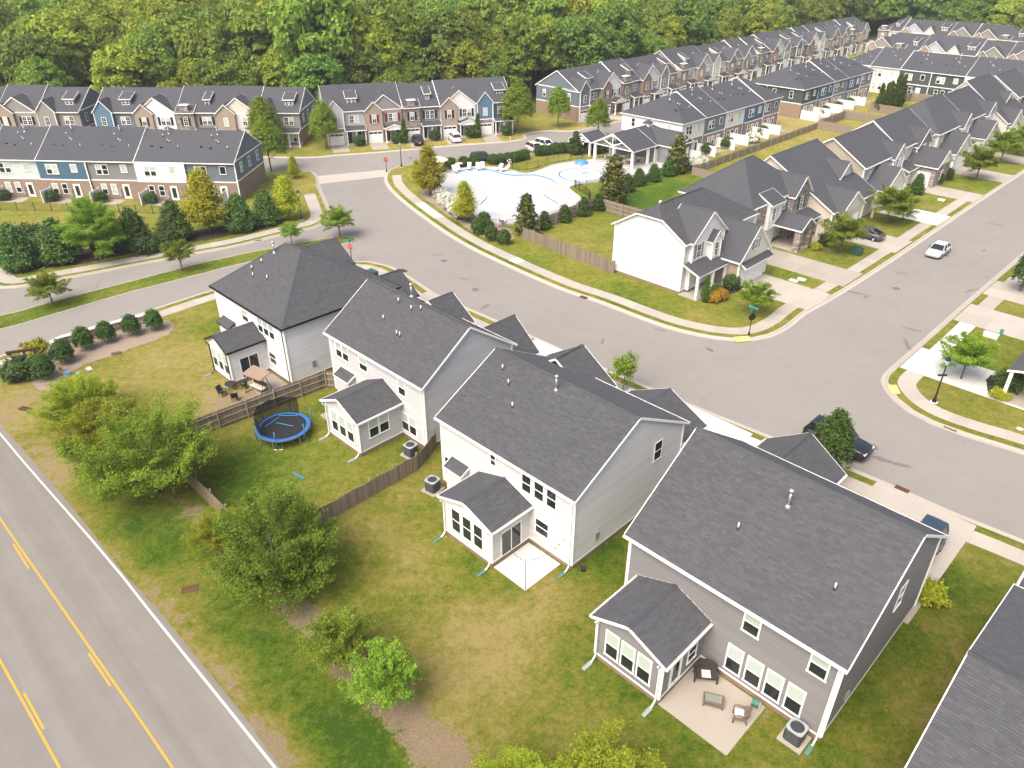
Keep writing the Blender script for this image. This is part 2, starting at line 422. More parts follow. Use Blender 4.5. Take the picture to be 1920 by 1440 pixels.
road_edge = [uw(6.4, -160), uw(6.6, -100), g(0, 797), g(83, 888), g(167, 992), g(235, 1080), g(292, 1140), g(350, 1210), g(455, 1341), g(525, 1440), uw(8.0, 0), uw(8.4, 70)]
road_edge = [P2(p) for p in road_edge]
mb = MB()
far = [P2(uw(-9, to_uw(p)[1])) for p in road_edge]
strip(mb, far, road_edge, .004, .004); mb.build('main_road', M_ASPH2, kind='structure')
def line_mark(name, pts, wid, m, z=.009):
    L = smooth_line(pts, 4); mb = MB(); strip(mb, offset_line(L, -wid / 2), offset_line(L, wid / 2), z, z)
    return mb.build(name, m, kind='structure')
ue = lambda w, d: P2(uw(7.0 + d + (w + 68) * .016, w))
wl = [(0, 813), (229, 1080), (276, 1140), (516, 1440)]
line_mark('white_edge_line', [P2(uw(6.0, -150))] + gp(*wl) + [P2(uw(7.7, 60))], .14, M_WPAINT)
y1 = gp((0, 972), (117, 1141), (324, 1440))
line_mark('yellow_line', [P2(uw(2.3, -140))] + y1 + [P2(uw(3.9, 60))], .12, M_YELLOW)
y2 = gp((0, 1238), (112, 1440))
d2 = (y2[1] - y2[0]).normalized()
line_mark('yellow_line', [y2[0] - d2 * 90] + y2 + [y2[1] + d2 * 70], .12, M_YELLOW)
for a, b in (((25, 1020), (54, 1066)), ((166, 1225), (207, 1286)), ((45, 1299), (82, 1367))):
    line_mark('yellow_dash', gp(a, b), .12, M_YELLOW)

def block(name, kerb_pts, closing, grid, patches=(), dry=.45, step=1.5, kerb=True, zone=None):
    """a raised block of lawn behind a kerb line (block lies left of the line)"""
    L = smooth_line(kerb_pts, step) if kerb else [P2(p) for p in kerb_pts]
    inner = offset_line(L, .62) if kerb else L
    if kerb:
        mb = MB(); o1, o2, o3, o4 = (offset_line(L, d) for d in (.36, .44, .60, .66))
        strip(mb, L, o1, .006, .02); strip(mb, o1, o2, .02, GZ + .005); strip(mb, o2, o3, GZ + .005, GZ + .02); strip(mb, o3, o4, GZ + .02, GZ - .05)
        mb.build('kerb', M_CONC, kind='structure')
    outline = inner + [P2(p) for p in closing]
    n = len(outline)
    xs = [p.x for p in outline]; ys = [p.y for p in outline]
    poly = np.array([(p.x, p.y) for p in outline])
    def inside(pts):
        x, y = pts[:, 0], pts[:, 1]; r = np.zeros(len(pts), bool); j = n - 1
        for i in range(n):
            xi, yi = poly[i]; xj, yj = poly[j]
            c = ((yi > y) != (yj > y)) & (x < (xj - xi) * (y - yi) / (yj - yi + 1e-12) + xi)
            r ^= c; j = i
        return r
    zx0, zx1, zy0, zy1 = zone or (min(xs), max(xs), min(ys), max(ys))
    gx, gy = np.meshgrid(np.arange(max(min(xs), zx0), min(max(xs), zx1), grid), np.arange(max(min(ys), zy0), min(max(ys), zy1), grid))
    rng = np.random.default_rng(3)
    pts = np.stack([gx.ravel(), gy.ravel()], 1) + rng.uniform(-.2, .2, (gx.size, 2)) * grid
    pts = pts[inside(pts)]
    V = [Vector(p) for p in outline] + [Vector(p) for p in pts.tolist()]
    r = delaunay_2d_cdt(V, [], [list(range(n))], 1, 1e-4)
    vs_, fs = r[0], r[2]
    me = bpy.data.meshes.new(name)
    me.from_pydata([(v.x, v.y, GZ) for v in vs_], [], [tuple(f) for f in fs])
    co = np.array([(v.x, v.y) for v in vs_]); dr = np.full(len(vs_), dry, np.float32); ba = np.zeros(len(vs_), np.float32)
    for p in patches:
        c = g(p[0], p[1]); rad, dd, bb = p[2], p[3], p[4] if len(p) > 4 else 0
        q = np.exp(-((co[:, 0] - c.x) ** 2 + (co[:, 1] - c.y) ** 2) / (rad * rad))
        dr += (q * (dd * .6 if dd > 0 else dd * .85)).astype(np.float32); ba += (q * bb).astype(np.float32)
    for nm, arr in (('dry', dr), ('bare', ba)):
        a = me.attributes.new(nm, 'FLOAT', 'POINT'); a.data.foreach_set('value', np.clip(arr, 0, .86))
    me.materials.append(M_LAWN)
    # the lawn sheet should face up
    if me.polygons and me.polygons[0].normal.z < 0: me.flip_normals()
    o = obj(name, me, kind='structure')
    return L

K1 = [uw(52.6, 70), uw(52.4, 20)] + [g(*p) for p in ((1920, 1012), (1799, 964), (1662, 904), (1470, 827), (1320, 767), (1128, 687), (982, 622), (880, 578), (827, 556), (790, 532), (757, 511), (727, 497), (693, 490), (662, 489), (640, 491), (600, 497), (520, 513), (393, 545), (233, 597), (133, 630), (53, 648), (0, 667))] + [uw(8.0, -81.6)]
patch1 = [  # photo spot, radius (m), dryness, bareness
    (60, 740, 5, .35, .25), (20, 770, 4, .4, .45), (150, 860, 3, .3, .45), (100, 830, 3, .15, .4), (330, 700, 6, .42, .45), (400, 740, 3.5, .3, .3), (270, 690, 4, .15),
    (350, 600, 5, .15), (440, 610, 3.5, -.25), (250, 640, 3, .2, .3), (420, 770, 2.5, .3, .5), (470, 745, 1.6, .2, .6),
    (560, 870, 5, -.12), (700, 860, 3, -.05), (600, 940, 4, .12), (450, 880, 3, -.3), (720, 800, 2, -.3), (620, 760, 2, -.25), (480, 930, 2.4, -.35),
    (250, 980, 3, -.42), (330, 1030, 3, -.4), (430, 1150, 2.6, -.4), (520, 1230, 2.6, -.45), (600, 1330, 2.6, -.45), (680, 1400, 2.6, -.45), (700, 1440, 2, -.3), (180, 900, 2.2, -.25),
    (130, 900, 1.6, .35, .2), (230, 1030, 1.6, .32, .2), (300, 1110, 1.5, .38, .35), (370, 1150, 1.4, .35, .3), (430, 1270, 1.4, .35, .2), (520, 1390, 1.4, .4, .25), (570, 1430, 1.2, .35, .2),
    (720, 1010, 3, .3), (800, 1080, 3, .25), (950, 1180, 3.2, .36), (900, 1250, 3, .42), (1000, 1150, 1.6, .35), (1050, 1110, 1.5, .35), (860, 1330, 2.6, .3), (1000, 1290, 2.5, .15), (1080, 1200, 2.0, -.15), (780, 1230, 2.4, .2),
    (880, 1060, 2.2, -.22), (960, 1100, 1.2, -.35), (820, 970, 2, -.1), (1110, 1040, 2.4, -.38), (1150, 1000, 2, -.3), (1180, 1290, 1.6, -.32), (1060, 1280, 2, -.25), (1280, 1370, 1.8, -.28), (1330, 1410, 1.6, -.2), (640, 1080, 2.5, -.2),
    (1440, 1340, 1.1, .2, .55), (1395, 1330, .8, .2, .4), (1560, 1390, .8, .1, .4), (1590, 1300, .7, .2, .6), (1620, 1220, .7, .2, .55), (1655, 1160, .7, .2, .5),
    (1680, 1200, 2.2, -.42), (1620, 1330, 1.8, -.42), (1740, 1110, 2.0, -.30), (1800, 1090, 2.4, -.32), (1560, 1430, 1.4, -.35), (1780, 1280, .9, .3, .5), (1740, 1350, .7, .3, .5), (1800, 1240, .6, .2, .4),
    (1800, 1025, 1.5, .25, .3), (1850, 1060, 1.5, .1), (300, 760, 2.5, -.25), (620, 1450, 2, .1), (740, 1300, 1.6, .25, .4), (800, 1400, 1.4, .2, .5), (850, 1440, 1, .2, .5)]
bed_line = smooth_line([(300, 925), (360, 960), (405, 1005), (470, 1070), (540, 1130), (600, 1190), (655, 1250), (715, 1300), (760, 1350), (810, 1400), (870, 1450)], 26)
patch1 += [(p.x, p.y, 1.05 + .2 * math.sin(p.x * .07), .1, .70) for p in bed_line]
edge_line = smooth_line([(5, 797), (90, 888), (175, 992), (243, 1080), (300, 1140), (358, 1210), (463, 1341), (533, 1440)], 22)
patch1 += [(p.x + 6, p.y - 4, .75, .35, .38) for p in edge_line]
LN1 = block('lawn_of_near_houses', K1, [uw(7.0, -79), uw(6.9, -74)] + list(road_edge[2:]) + [uw(50, 69)], .8, patch1, .50, zone=(-48, 45, 14, 80))
K2 = [uw(300, -95.5), uw(160, -95.5), uw(135, -95.5), uw(127, -96)] + [g(*p) for p in ((1150, 264), (1100, 274), (1050, 283), (985, 290), (930, 299), (850, 302), (790, 307), (745, 312), (728, 319), (720, 331), (723, 347), (740, 367), (767, 390), (803, 417), (847, 447), (893, 473), (943, 497), (993, 520), (1060, 548), (1120, 568), (1182, 592), (1245, 615), (1307, 631), (1370, 640), (1412, 640), (1445, 633), (1478, 617), (1512, 590))] + [uw(80, -29.45), uw(130, -29.45), uw(300, -29.45)]
patch2 = [(780, 330, 5, .30), (760, 360, 4, .25), (830, 420, 3.5, -.25), (900, 460, 3.5, -.3), (990, 495, 3, -.25), (1050, 530, 3, .1), (1080, 460, 7, .12), (1060, 440, 4, .1),
          (1230, 360, 9, -.4), (1170, 385, 6, -.35), (1280, 330, 6, -.2), (1180, 555, 4, -.25), (1240, 580, 4, -.1), (1350, 600, 4, .12), (1300, 595, 3, .15), (1440, 590, 3, .1),
          (1500, 215, 16, .62), (1400, 255, 14, .55), (1600, 190, 12, .6), (1450, 235, 10, .3), (1340, 290, 8, .2), (1480, 525, 3, -.05), (1600, 470, 4, -.05), (1680, 430, 4, 0), (1760, 385, 4, .05), (1840, 345, 4, -.2), (1060, 300, 8, .25)]
block('lawn_of_pool_block', K2, [uw(300, -35), uw(300, -90)], 2.0, patch2, .47)
K3 = [uw(300, -18.7), uw(160, -18.7), uw(128, -18.7)] + [g(*p) for p in ((1920, 471), (1801, 573), (1757, 612), (1714, 650), (1672, 686), (1655, 702), (1651, 715), (1657, 730), (1674, 751), (1703, 774), (1745, 796), (1807, 819), (1920, 854))] + [uw(62.3, 12), uw(62.3, 70)]
patch3 = [(1780, 730, 3, .15), (1850, 760, 3, .12), (1760, 700, 2, -.05), (1850, 620, 3, -.05), (1900, 560, 3, .2)]
block('lawn_of_corner_block', K3, [uw(300, 69)], 2.0, patch3, .47)
K4 = [uw(15.5, -150), uw(14.6, -106)] + [g(*p) for p in ((0, 542), (127, 523), (233, 503), (353, 480), (443, 463), (533, 441), (593, 427), (614, 417), (622, 403), (617, 387), (606, 362), (600, 347), (597, 330), (588, 322), (560, 320), (500, 322))] + [Vector((-47, 131, 0)), Vector((-60, 131.5, 0)), Vector((-150, 136, 0))]
patch4 = [(100, 410, 8, .2), (200, 420, 7, .2), (20, 440, 6, -.1), (300, 440, 5, -.2), (420, 440, 5, -.3), (560, 380, 4, .15), (520, 330, 4, -.1), (580, 350, 3, .25), (60, 470, 5, -.2)]
block('lawn_of_townhouse_block', K4, [Vector((-150, 100, 0))], 2.5, patch4, .5)
K6 = [Vector((-150, 139, 0)), Vector((-60, 139, 0)), Vector((-46, 138.5, 0))] + [g(*p) for p in ((600, 296), (627, 293), (700, 288), (767, 282), (867, 273), (960, 266), (988, 260), (985, 253))] + [uw(117, -107.5), uw(121, -103.5), uw(128, -102.6), uw(160, -102.5), uw(300, -102.5)]
patch6 = [(700, 285, 6, .2), (800, 275, 6, .25), (900, 265, 6, .3), (1050, 245, 8, .25), (1120, 235, 8, .3)]
block('lawn_of_townhouse_rows', K6, [uw(301, -126), Vector((4, 175, 0)), Vector((-45, 162, 0)), Vector((-150, 162, 0))], 3.0, patch6, .55)
# median of the entrance road
M5 = gp((0, 593), (100, 566), (200, 540), (300, 514), (400, 489), (500, 468), (560, 457), (610, 448), (645, 444), (664, 445), (671, 450), (660, 456), (633, 461), (560, 474), (467, 493), (360, 520), (233, 553), (100, 592), (0, 620))
M5 = [P2(uw(11, -92))] + M5 + [P2(uw(11, -87.6))]
M5.reverse()
L5 = smooth_line(M5, 1.5, True); L5.append(L5[0].copy())
mb = MB(); a, b, c, d = L5, offset_line(L5, .05), offset_line(L5, .18), offset_line(L5, .22)
strip(mb, a, b, .0, GZ + .01); strip(mb, b, c, GZ + .01, GZ + .015); strip(mb, c, d, GZ + .015, GZ - .02); mb.build('kerb', M_CONC, kind='structure')
block('median_grass', offset_line(L5, .2)[:-1], [], 1.2, [(60, 595, 3, -.1), (230, 548, 1.2, .1, .6), (420, 487, 1.0, .1, .5), (330, 512, 1, .1, .4)], .34, kerb=False)

# pavements: separate slabs near by, one strip far away
def sidewalk(name, line, d0, d1, slab=1.5, fresh=(), maxdist=118, skip=()):
    L = smooth_line(line, .3); root = None
    ln = [0.0]
    for i in range(1, len(L)): ln.append(ln[-1] + (L[i] - L[i - 1]).length)
    A, B = offset_line(L, d0), offset_line(L, d1)
    def at(Q, s):
        k = int(np.searchsorted(ln, s)); k = min(max(k, 1), len(ln) - 1)
        t = (s - ln[k - 1]) / max(1e-6, ln[k] - ln[k - 1]); return Q[k - 1].lerp(Q[k], t)
    n = int(ln[-1] / slab); far = MB(); root = MB()
    base = MB(); strip(base, A, B, GZ + .002, GZ + .002)
    root = base.build(name, M_CONCT, kind='structure')
    for i in range(n):
        s0, s1 = i * slab + .012, (i + 1) * slab - .012
        q = [at(A, s0), at(A, s1), at(B, s1), at(B, s0)]
        c = (q[0] + q[2]) / 2
        px = c.length
        if px > maxdist: far.face([(p.x, p.y, GZ + .014) for p in q]); continue
        m = M_CONC
        for f in fresh:
            if (P2(g(*f[:2])) - c).length < f[2]: m = M_CONCW
        mb = MB(); mb.prism([(p.x - c.x, p.y - c.y) for p in q], GZ - .02, GZ + .014 + RND.uniform(-.003, .003))
        mb.build('sidewalk_slab', m, root, (c.x, c.y, 0))
    if far.f: far.build('far_slabs', M_CONC, root, kind='stuff')
sidewalk('sidewalk', K1[1:], 1.4, 2.95, fresh=((1300, 800, 6), (1200, 760, 3)))
sidewalk('sidewalk', [P2(p) for p in K2[13:-1]], 1.35, 2.85, fresh=((800, 395, 3.2), (945, 495, 2)))
sidewalk('sidewalk', K3[1:-1], 1.4, 2.95, fresh=((1770, 640, 6),))
sidewalk('sidewalk', K4[1:13], 1.3, 3.0)

def paving(name, corners, m, nu=2, nv=2, z=GZ + .018, gap=.015, child='concrete_panel'):
    """a poured slab split into panels; corners are 4 world points in order"""
    c = [P2(p) for p in corners]; root = None
    base = MB(); base.prism([(p.x, p.y) for p in c], GZ - .04, z - .012); root = base.build(name, M_CONCT, kind='structure')
    f = lambda s, t: c[0].lerp(c[1], s).lerp(c[3].lerp(c[2], s), t)
    for i in range(nu):
        for j in range(nv):
            L1, L2 = (c[1] - c[0]).length / nu, (c[3] - c[0]).length / nv
            es, et = gap / 2 / L1 / nu, gap / 2 / L2 / nv
            q = [f(i / nu + es, j / nv + et), f((i + 1) / nu - es, j / nv + et), f((i + 1) / nu - es, (j + 1) / nv - et), f(i / nu + es, (j + 1) / nv - et)]
            m0 = (q[0] + q[2]) / 2; mb = MB(); mb.prism([(p.x - m0.x, p.y - m0.y) for p in q], z - .02, z)
            mb.build(child, m, root, (m0.x, m0.y, 0))
    return root
def uwrect(u0, u1, w0, w1): return [uw(u0, w0), uw(u0, w1), uw(u1, w1), uw(u1, w0)]
# driveways and aprons of the street with the silver car
for i, (u0, u1, wf, m) in enumerate(((75.6, 81.4, -38.8, M_CONC), (84.5, 89.8, -42.3, M_CONCT), (99.4, 105.3, -38.6, M_CONC), (114.0, 119.5, -38.6, M_CONCW), (128.7, 133.9, -38.5, M_CONC), (143.3, 149.2, -38.6, M_CONC), (158, 163.5, -38.6, M_CONC), (172.5, 178, -38.6, M_CONC))):
    paving('driveway', uwrect(u0, u1, wf, -30.1), m, 4, 2)
for u0, u1, m in ((70.1, 75.6, M_CONCW), (84.4, 90, M_CONC), (93.8, 99, M_CONC), (106, 111.5, M_CONC), (120, 126, M_CONC)):
    paving('driveway', uwrect(u0, u1, -18.05, -6.0), m, 4, 2)
# driveways in front of the near houses
for w0, w1, m in ((-63.2, -58.4, M_CONC), (-46.4, -41.0, M_CONCW), (-29.8, -22.2, M_CONCW), (-12.4, -5.4, M_CONC), (1.5, 7, M_CONC)):
    u_k = 50.2 if w0 < -40 else (50.6 if w0 < -20 else 51.6)
    paving('driveway', uwrect(39.0, u_k - .3, w0, w1), m, 2, 4)
sheet('valley_gutter', gp((597, 330), (724, 318), (722, 331), (600, 345)), .006, M_CONC)
# yellow tactile pads at the corner crossings
for pts in (((1376, 634), (1403, 632), (1408, 641), (1380, 643)), ((1663, 724), (1680, 724), (1688, 740), (1670, 741))):
    mb = MB(); q = gp(*pts); mb.prism([(p.x, p.y) for p in q], GZ - .05, GZ + .026)
    mb.build('tactile_pad', mat('yellow_tactile', (.62, .47, .18), .8, .2), kind='structure')
# mulch beds
def bed(name, pts, m, z=GZ + .02, step=.4, jit=.22):
    L = smooth_line(gp(*pts), step, True)
    L = [p + Vector((RND.uniform(-jit, jit), RND.uniform(-jit, jit))) for p in L]
    return sheet(name, L, z, m)
bed('mulch_bed', ((60, 705), (95, 735), (150, 690), (200, 672), (260, 652), (325, 622), (310, 600), (240, 610), (160, 640), (100, 668)), M_MULCH)
bed('mulch_bed', ((30, 505), (130, 500), (230, 480), (330, 462), (440, 442), (520, 422), (520, 405), (420, 425), (300, 445), (150, 470), (20, 490)), M_MULCHD)
bed('mulch_bed', ((1848, 720), (1862, 745), (1880, 752), (1898, 745), (1905, 705), (1880, 700)), M_MULCHD)
bed('mulch_bed', ((805, 355), (830, 398), (870, 425), (905, 445), (950, 455), (960, 440), (905, 410), (870, 405), (835, 370)), M_MULCH)
bed('mulch_bed', ((1350, 545), (1375, 553), (1392, 540), (1370, 528)), M_MULCHD)
# ------------------------------------------------------------------ building kit
def frame_of(n):
    ux = Vector((-n.y, n.x, 0)).normalized(); return ux, n.cross(ux)
def shingle_tabs(planes, rnd, e=.145):
    """real overlapping tabs on roof planes"""
    V = []; F = []
    for pl in planes:
        P = [Vector(p) for p in pl]; n = (P[1] - P[0]).cross(P[2] - P[0]).normalized(); ux, uy = frame_of(n); o = P[0]
        q = [((p - o).dot(ux), (p - o).dot(uy)) for p in P]
        v0, v1 = min(p[1] for p in q), max(p[1] for p in q); v = v0
        while v < v1 - .02:
            row = clip(clip(q, 1, v, True), 1, min(v + e, v1), False)
            if len(row) >= 3:
                ulo = min(p[0] for p in row); uhi = max(p[0] for p in row); u = ulo - rnd.uniform(0, .3)
                bl = [p[0] for p in row if abs(p[1] - v) < 1e-4] or [ulo]; tp = [p[0] for p in row if abs(p[1] - min(v + e, v1)) < 1e-4] or [ulo]
                iL, iR = max(min(bl), min(tp)), min(max(bl), max(tp))
                while u < uhi:
                    wd = rnd.uniform(.22, .48); a, b = u + .007, u + wd - .007; u += wd
                    if a >= iL and b <= iR: c = [(a, v), (b, v), (b, v + e), (a, v + e)]
                    else:
                        c = clip(clip(row, 0, a, True), 0, b, False)
                        if len(c) < 3: continue
                    k = len(V); lift = rnd.uniform(.012, .030)
                    for s, t in c: V.append(o + ux * s + uy * t + n * (.004 + lift * (1 - (t - v) / e)))
                    F.append(tuple(range(k, k + len(c))))
                    lo = [i for i, p in enumerate(c) if p[1] - v < 1e-4]
                    if len(lo) == 2:
                        i, j = lo[0], lo[1]
                        if c[i][0] > c[j][0]: i, j = j, i
                        m = len(V); V.append(o + ux * c[i][0] + uy * v); V.append(o + ux * c[j][0] + uy * v)
                        F.append((m, m + 1, k + j, k + i))
            v += e
    mb = MB(); mb.v = [tuple(p) for p in V]; mb.f = F; mb.m = [0] * len(F); return mb
def lap_wall(mb, p0, p1, poly, e=.17, mi=0, lift=.03):
    d = Vector((p1[0] - p0[0], p1[1] - p0[1], 0)).normalized(); n = Vector((d.y, -d.x, 0)); o = Vector((p0[0], p0[1], 0))
    z0, z1 = min(p[1] for p in poly), max(p[1] for p in poly); z = z0
    while z < z1 - .01:
        row = clip(clip(poly, 1, z, True), 1, min(z + e, z1), False)
        if len(row) >= 3:
            mb.face([o + d * s + n * (.002 + lift * (1 - (t - z) / e)) + Vector((0, 0, t)) for s, t in row], mi)
            lo = sorted(p[0] for p in row if p[1] - z < 1e-4)
            if len(lo) >= 2: mb.face([o + d * lo[0] + Vector((0, 0, z)), o + d * lo[-1] + Vector((0, 0, z)), o + d * lo[-1] + n * lift + Vector((0, 0, z)), o + d * lo[0] + n * lift + Vector((0, 0, z))], mi)
        z += e
def flat_wall(mb, p0, p1, poly, mi=0):
    d = Vector((p1[0] - p0[0], p1[1] - p0[1], 0)).normalized(); o = Vector((p0[0], p0[1], 0))
    mb.face([o + d * s + Vector((0, 0, t)) for s, t in poly], mi)
def key(p): return (round(p[0], 3), round(p[1], 3), round(p[2], 3))
def roof(root, planes, near=False, trim=None, th=.15, caps=True, skip_edge=None, name='roof'):
    trim = trim or M_WHITE
    mb = MB()
    for p in planes: mb.face(p)
    ro = mb.build(name, M_SHF, root)
    edges = {}
    for pi, p in enumerate(planes):
        for i in range(len(p)): edges.setdefault(frozenset((key(p[i]), key(p[(i + 1) % len(p)]))), []).append((pi, p[i], p[(i + 1) % len(p)]))
    fb = MB(); cb = MB()
    for es in edges.values():
        if len(es) == 1:
            _, a, b = es[0]; a, b = Vector(a), Vector(b); d = (b - a); dh = Vector((d.x, d.y, 0))
            if dh.length < 1e-6: continue
            out = Vector((dh.y, -dh.x, 0)).normalized() * .012; dz = Vector((0, 0, th))
            up = Vector((0, 0, .036 if abs(a.z - b.z) > .05 else .01)); fb.face([a + out - dz, b + out - dz, b + out + up, a + out + up])
            fb.face([a + out + up, b + out + up, b - out * 3 + up, a - out * 3 + up])
        elif caps:
            for pi, a, b in es:
                a, b = Vector(a), Vector(b); p = planes[pi]
                n = (Vector(p[1]) - Vector(p[0])).cross(Vector(p[2]) - Vector(p[0])).normalized(); inn = n.cross((b - a).normalized()) * .16; up = n * .035
                cb.face([a + Vector((0, 0, .04)), b + Vector((0, 0, .04)), b + inn + up, a + inn + up]); cb.face([a + inn + up, b + inn + up, b + inn, a + inn])
    for p in planes: fb.face([(q[0], q[1], q[2] - th + .01) for q in reversed(p)])
    fb.build('fascia', trim, ro)
    if cb.f: cb.build('ridge_cap', M_SHF, ro)
    if near: shingle_tabs(planes, RND).build('shingles', M_SHN, ro, kind='stuff')
    return ro
def gable_planes(x0, y0, x1, y1, ze, zr, axis='x', ends='gg', oh=.3, ohg=.3, hip=None, clipz=None, rc=None):
    if axis == 'y': x0, y0, x1, y1 = y0, x0, y1, x1
    yc = (y0 + y1) / 2 if rc is None else rc
    s0 = (zr - ze) / (yc - y0 + oh); s1 = (zr - ze) / (y1 + oh - yc)
    xe = [0, 0]; xr = [0, 0]; ex = [[], []]
    for k, (x, sg) in enumerate(((x0, -1), (x1, 1))):
        e = ends[k]
        if e == 'g': xe[k] = xr[k] = x + sg * ohg
        elif e == 'n': xe[k] = xr[k] = x
        elif e == 'h': xe[k] = x + sg * oh; xr[k] = xe[k] - sg * ((hip[k] if hip else (yc - y0 + oh)))
        elif e == 'j':
            xe[k] = x + sg * ohg; xr[k] = xe[k] - sg * (zr - clipz) / s0
    A = [(xe[0], y0 - oh, ze), (xe[1], y0 - oh, ze)]; B = [(xe[1], y1 + oh, ze), (xe[0], y1 + oh, ze)]
    j = lambda k, sd: (xe[k], (yc - (zr - clipz) / s0) if sd == 0 else (yc + (zr - clipz) / s1), clipz)
    A += ([j(1, 0)] if ends[1] == 'j' else []) + [(xr[1], yc, zr), (xr[0], yc, zr)] + ([j(0, 0)] if ends[0] == 'j' else [])
    B += ([j(0, 1)] if ends[0] == 'j' else []) + [(xr[0], yc, zr), (xr[1], yc, zr)] + ([j(1, 1)] if ends[1] == 'j' else [])
    pl = [A, B]
    if ends[0] == 'h': pl.append([(xe[0], y1 + oh, ze), (xe[0], y0 - oh, ze), (xr[0], yc, zr)])
    if ends[1] == 'h': pl.append([(xe[1], y0 - oh, ze), (xe[1], y1 + oh, ze), (xr[1], yc, zr)])
    if ends[0] == 'j': pl.append([j(0, 1), j(0, 0), (xr[0], yc, zr)])
    if ends[1] == 'j': pl.append([j(1, 0), j(1, 1), (xr[1], yc, zr)])
    if xr[0] > xr[1] - 1e-4 and False: pass
    if axis == 'y': pl = [[(q[1], q[0], q[2]) for q in reversed(p)] for p in pl]
    return pl, s0, s1, yc
def vol(root, x0, y0, x1, y1, z0, ze, zr, axis='x', ends='gg', wall=None, low=None, split=3.0, near=False, oh=.3, ohg=.3, trim=True, found=.4, sides='0123',
        hip=None, clipz=None, rc=None, trimmat=None, gut=None, gable_mat=None, roof_on=True, caps=True, per_side=None):
    """one gabled or hipped block: walls, trims, roof. sides: 0 y0, 1 x1, 2 y1, 3 x0"""
    wall = wall or M_WHITE; trimmat = trimmat or M_WHITE
    planes, s0, s1, rcv = gable_planes(x0, y0, x1, y1, ze, zr, axis, ends, oh, ohg, hip, clipz, rc)
    P = [((x0, y0), (x1, y0)), ((x1, y0), (x1, y1)), ((x1, y1), (x0, y1)), ((x0, y1), (x0, y0))]
    zb = z0 + found
    mats = [wall, low or wall, gable_mat or wall]
    wb = MB()
    for k in range(4):
        if str(k) not in sides: continue
        p0, p1 = P[k]; Ln = math.hypot(p1[0] - p0[0], p1[1] - p0[1])
        gable_side = (k in (1, 3)) == (axis == 'x')
        ta, tb = ze + s0 * oh - .09, ze + s1 * oh - .09
        if not gable_side:
            t = ta if k in (0, 3) else tb
            poly = [(0, zb), (Ln, zb), (Ln, t), (0, t)]
        else:
            e = ends[0 if k in (3, 0) else 1]
            # position of the ridge along this side
            lo = y0 if axis == 'x' else x0; rr = rcv - lo
            fwd = (k == 1) if axis == 'x' else (k == 0)
            m = rr if fwd else Ln - rr
            l_t, r_t = (ta, tb) if fwd else (tb, ta)
            if e == 'h': poly = [(0, zb), (Ln, zb), (Ln, ze + min(s0, s1) * oh * .6 - .05), (0, ze + min(s0, s1) * oh * .6 - .05)]
            elif e == 'j':
                cz = clipz - .05; sl, sr = (s0, s1) if fwd else (s1, s0)
                poly = [(0, zb), (Ln, zb), (Ln, r_t), (m + (zr - .09 - cz) / sr, cz), (m - (zr - .09 - cz) / sl, cz), (0, l_t)]
            else: poly = [(0, zb), (Ln, zb), (Ln, r_t), (m, zr - .09), (0, l_t)]
        wm = 0
        if per_side and k in per_side: mats.append(per_side[k]); wm = len(mats) - 1
        if low is not None:
            a = clip(poly, 1, split, False); b = clip(poly, 1, split, True)
            if len(a) > 2: flat_wall(wb, p0, p1, a, 1)
            if len(b) > 2: flat_wall(wb, p0, p1, b, wm)
        elif near: lap_wall(wb, p0, p1, poly, .17, wm)
        else:
            if gable_mat is not None and gable_side:
                flat_wall(wb, p0, p1, clip(poly, 1, ta, False), wm); flat_wall(wb, p0, p1, clip(poly, 1, ta, True), 2)
            else: flat_wall(wb, p0, p1, poly, wm)
    wo_ = wb.build('wall', mats, root, kind='stuff' if near else None)
    if found > 0:
        fb = MB(); i = .01
        for k in range(4):
            if str(k) not in sides: continue
            p0, p1 = P[k]; Ln = math.hypot(p1[0] - p0[0], p1[1] - p0[1]); flat_wall(fb, p0, p1, [(0, z0 - .2), (Ln, z0 - .2), (Ln, zb), (0, zb)])
        fb.build('foundation', M_FOUND, root)
    if trim:
        cm = mesh_cache(('corner', round(ze - zb, 3)), lambda: corner_mesh(ze - zb + .05))
        cs = {0: (x0, y0), 1: (x1, y0), 2: (x1, y1), 3: (x0, y1)}
        for k, (cx, cy) in cs.items():
            if str(k) in sides and str((k - 1) % 4) in sides: obj('corner_trim', cm, root, (cx, cy, zb))
        if low is not None:
            for k in range(4):
                if str(k) in sides: bar(root, 'band_trim', P[k][0], P[k][1], split - .08, split + .1, .03)
        if found > 0 and near:
            for k in range(4):
                if str(k) in sides: bar(root, 'base_trim', P[k][0], P[k][1], zb - .06, zb + .08, .035)
    ro = roof(root, planes, near, trimmat, caps=caps) if roof_on else None
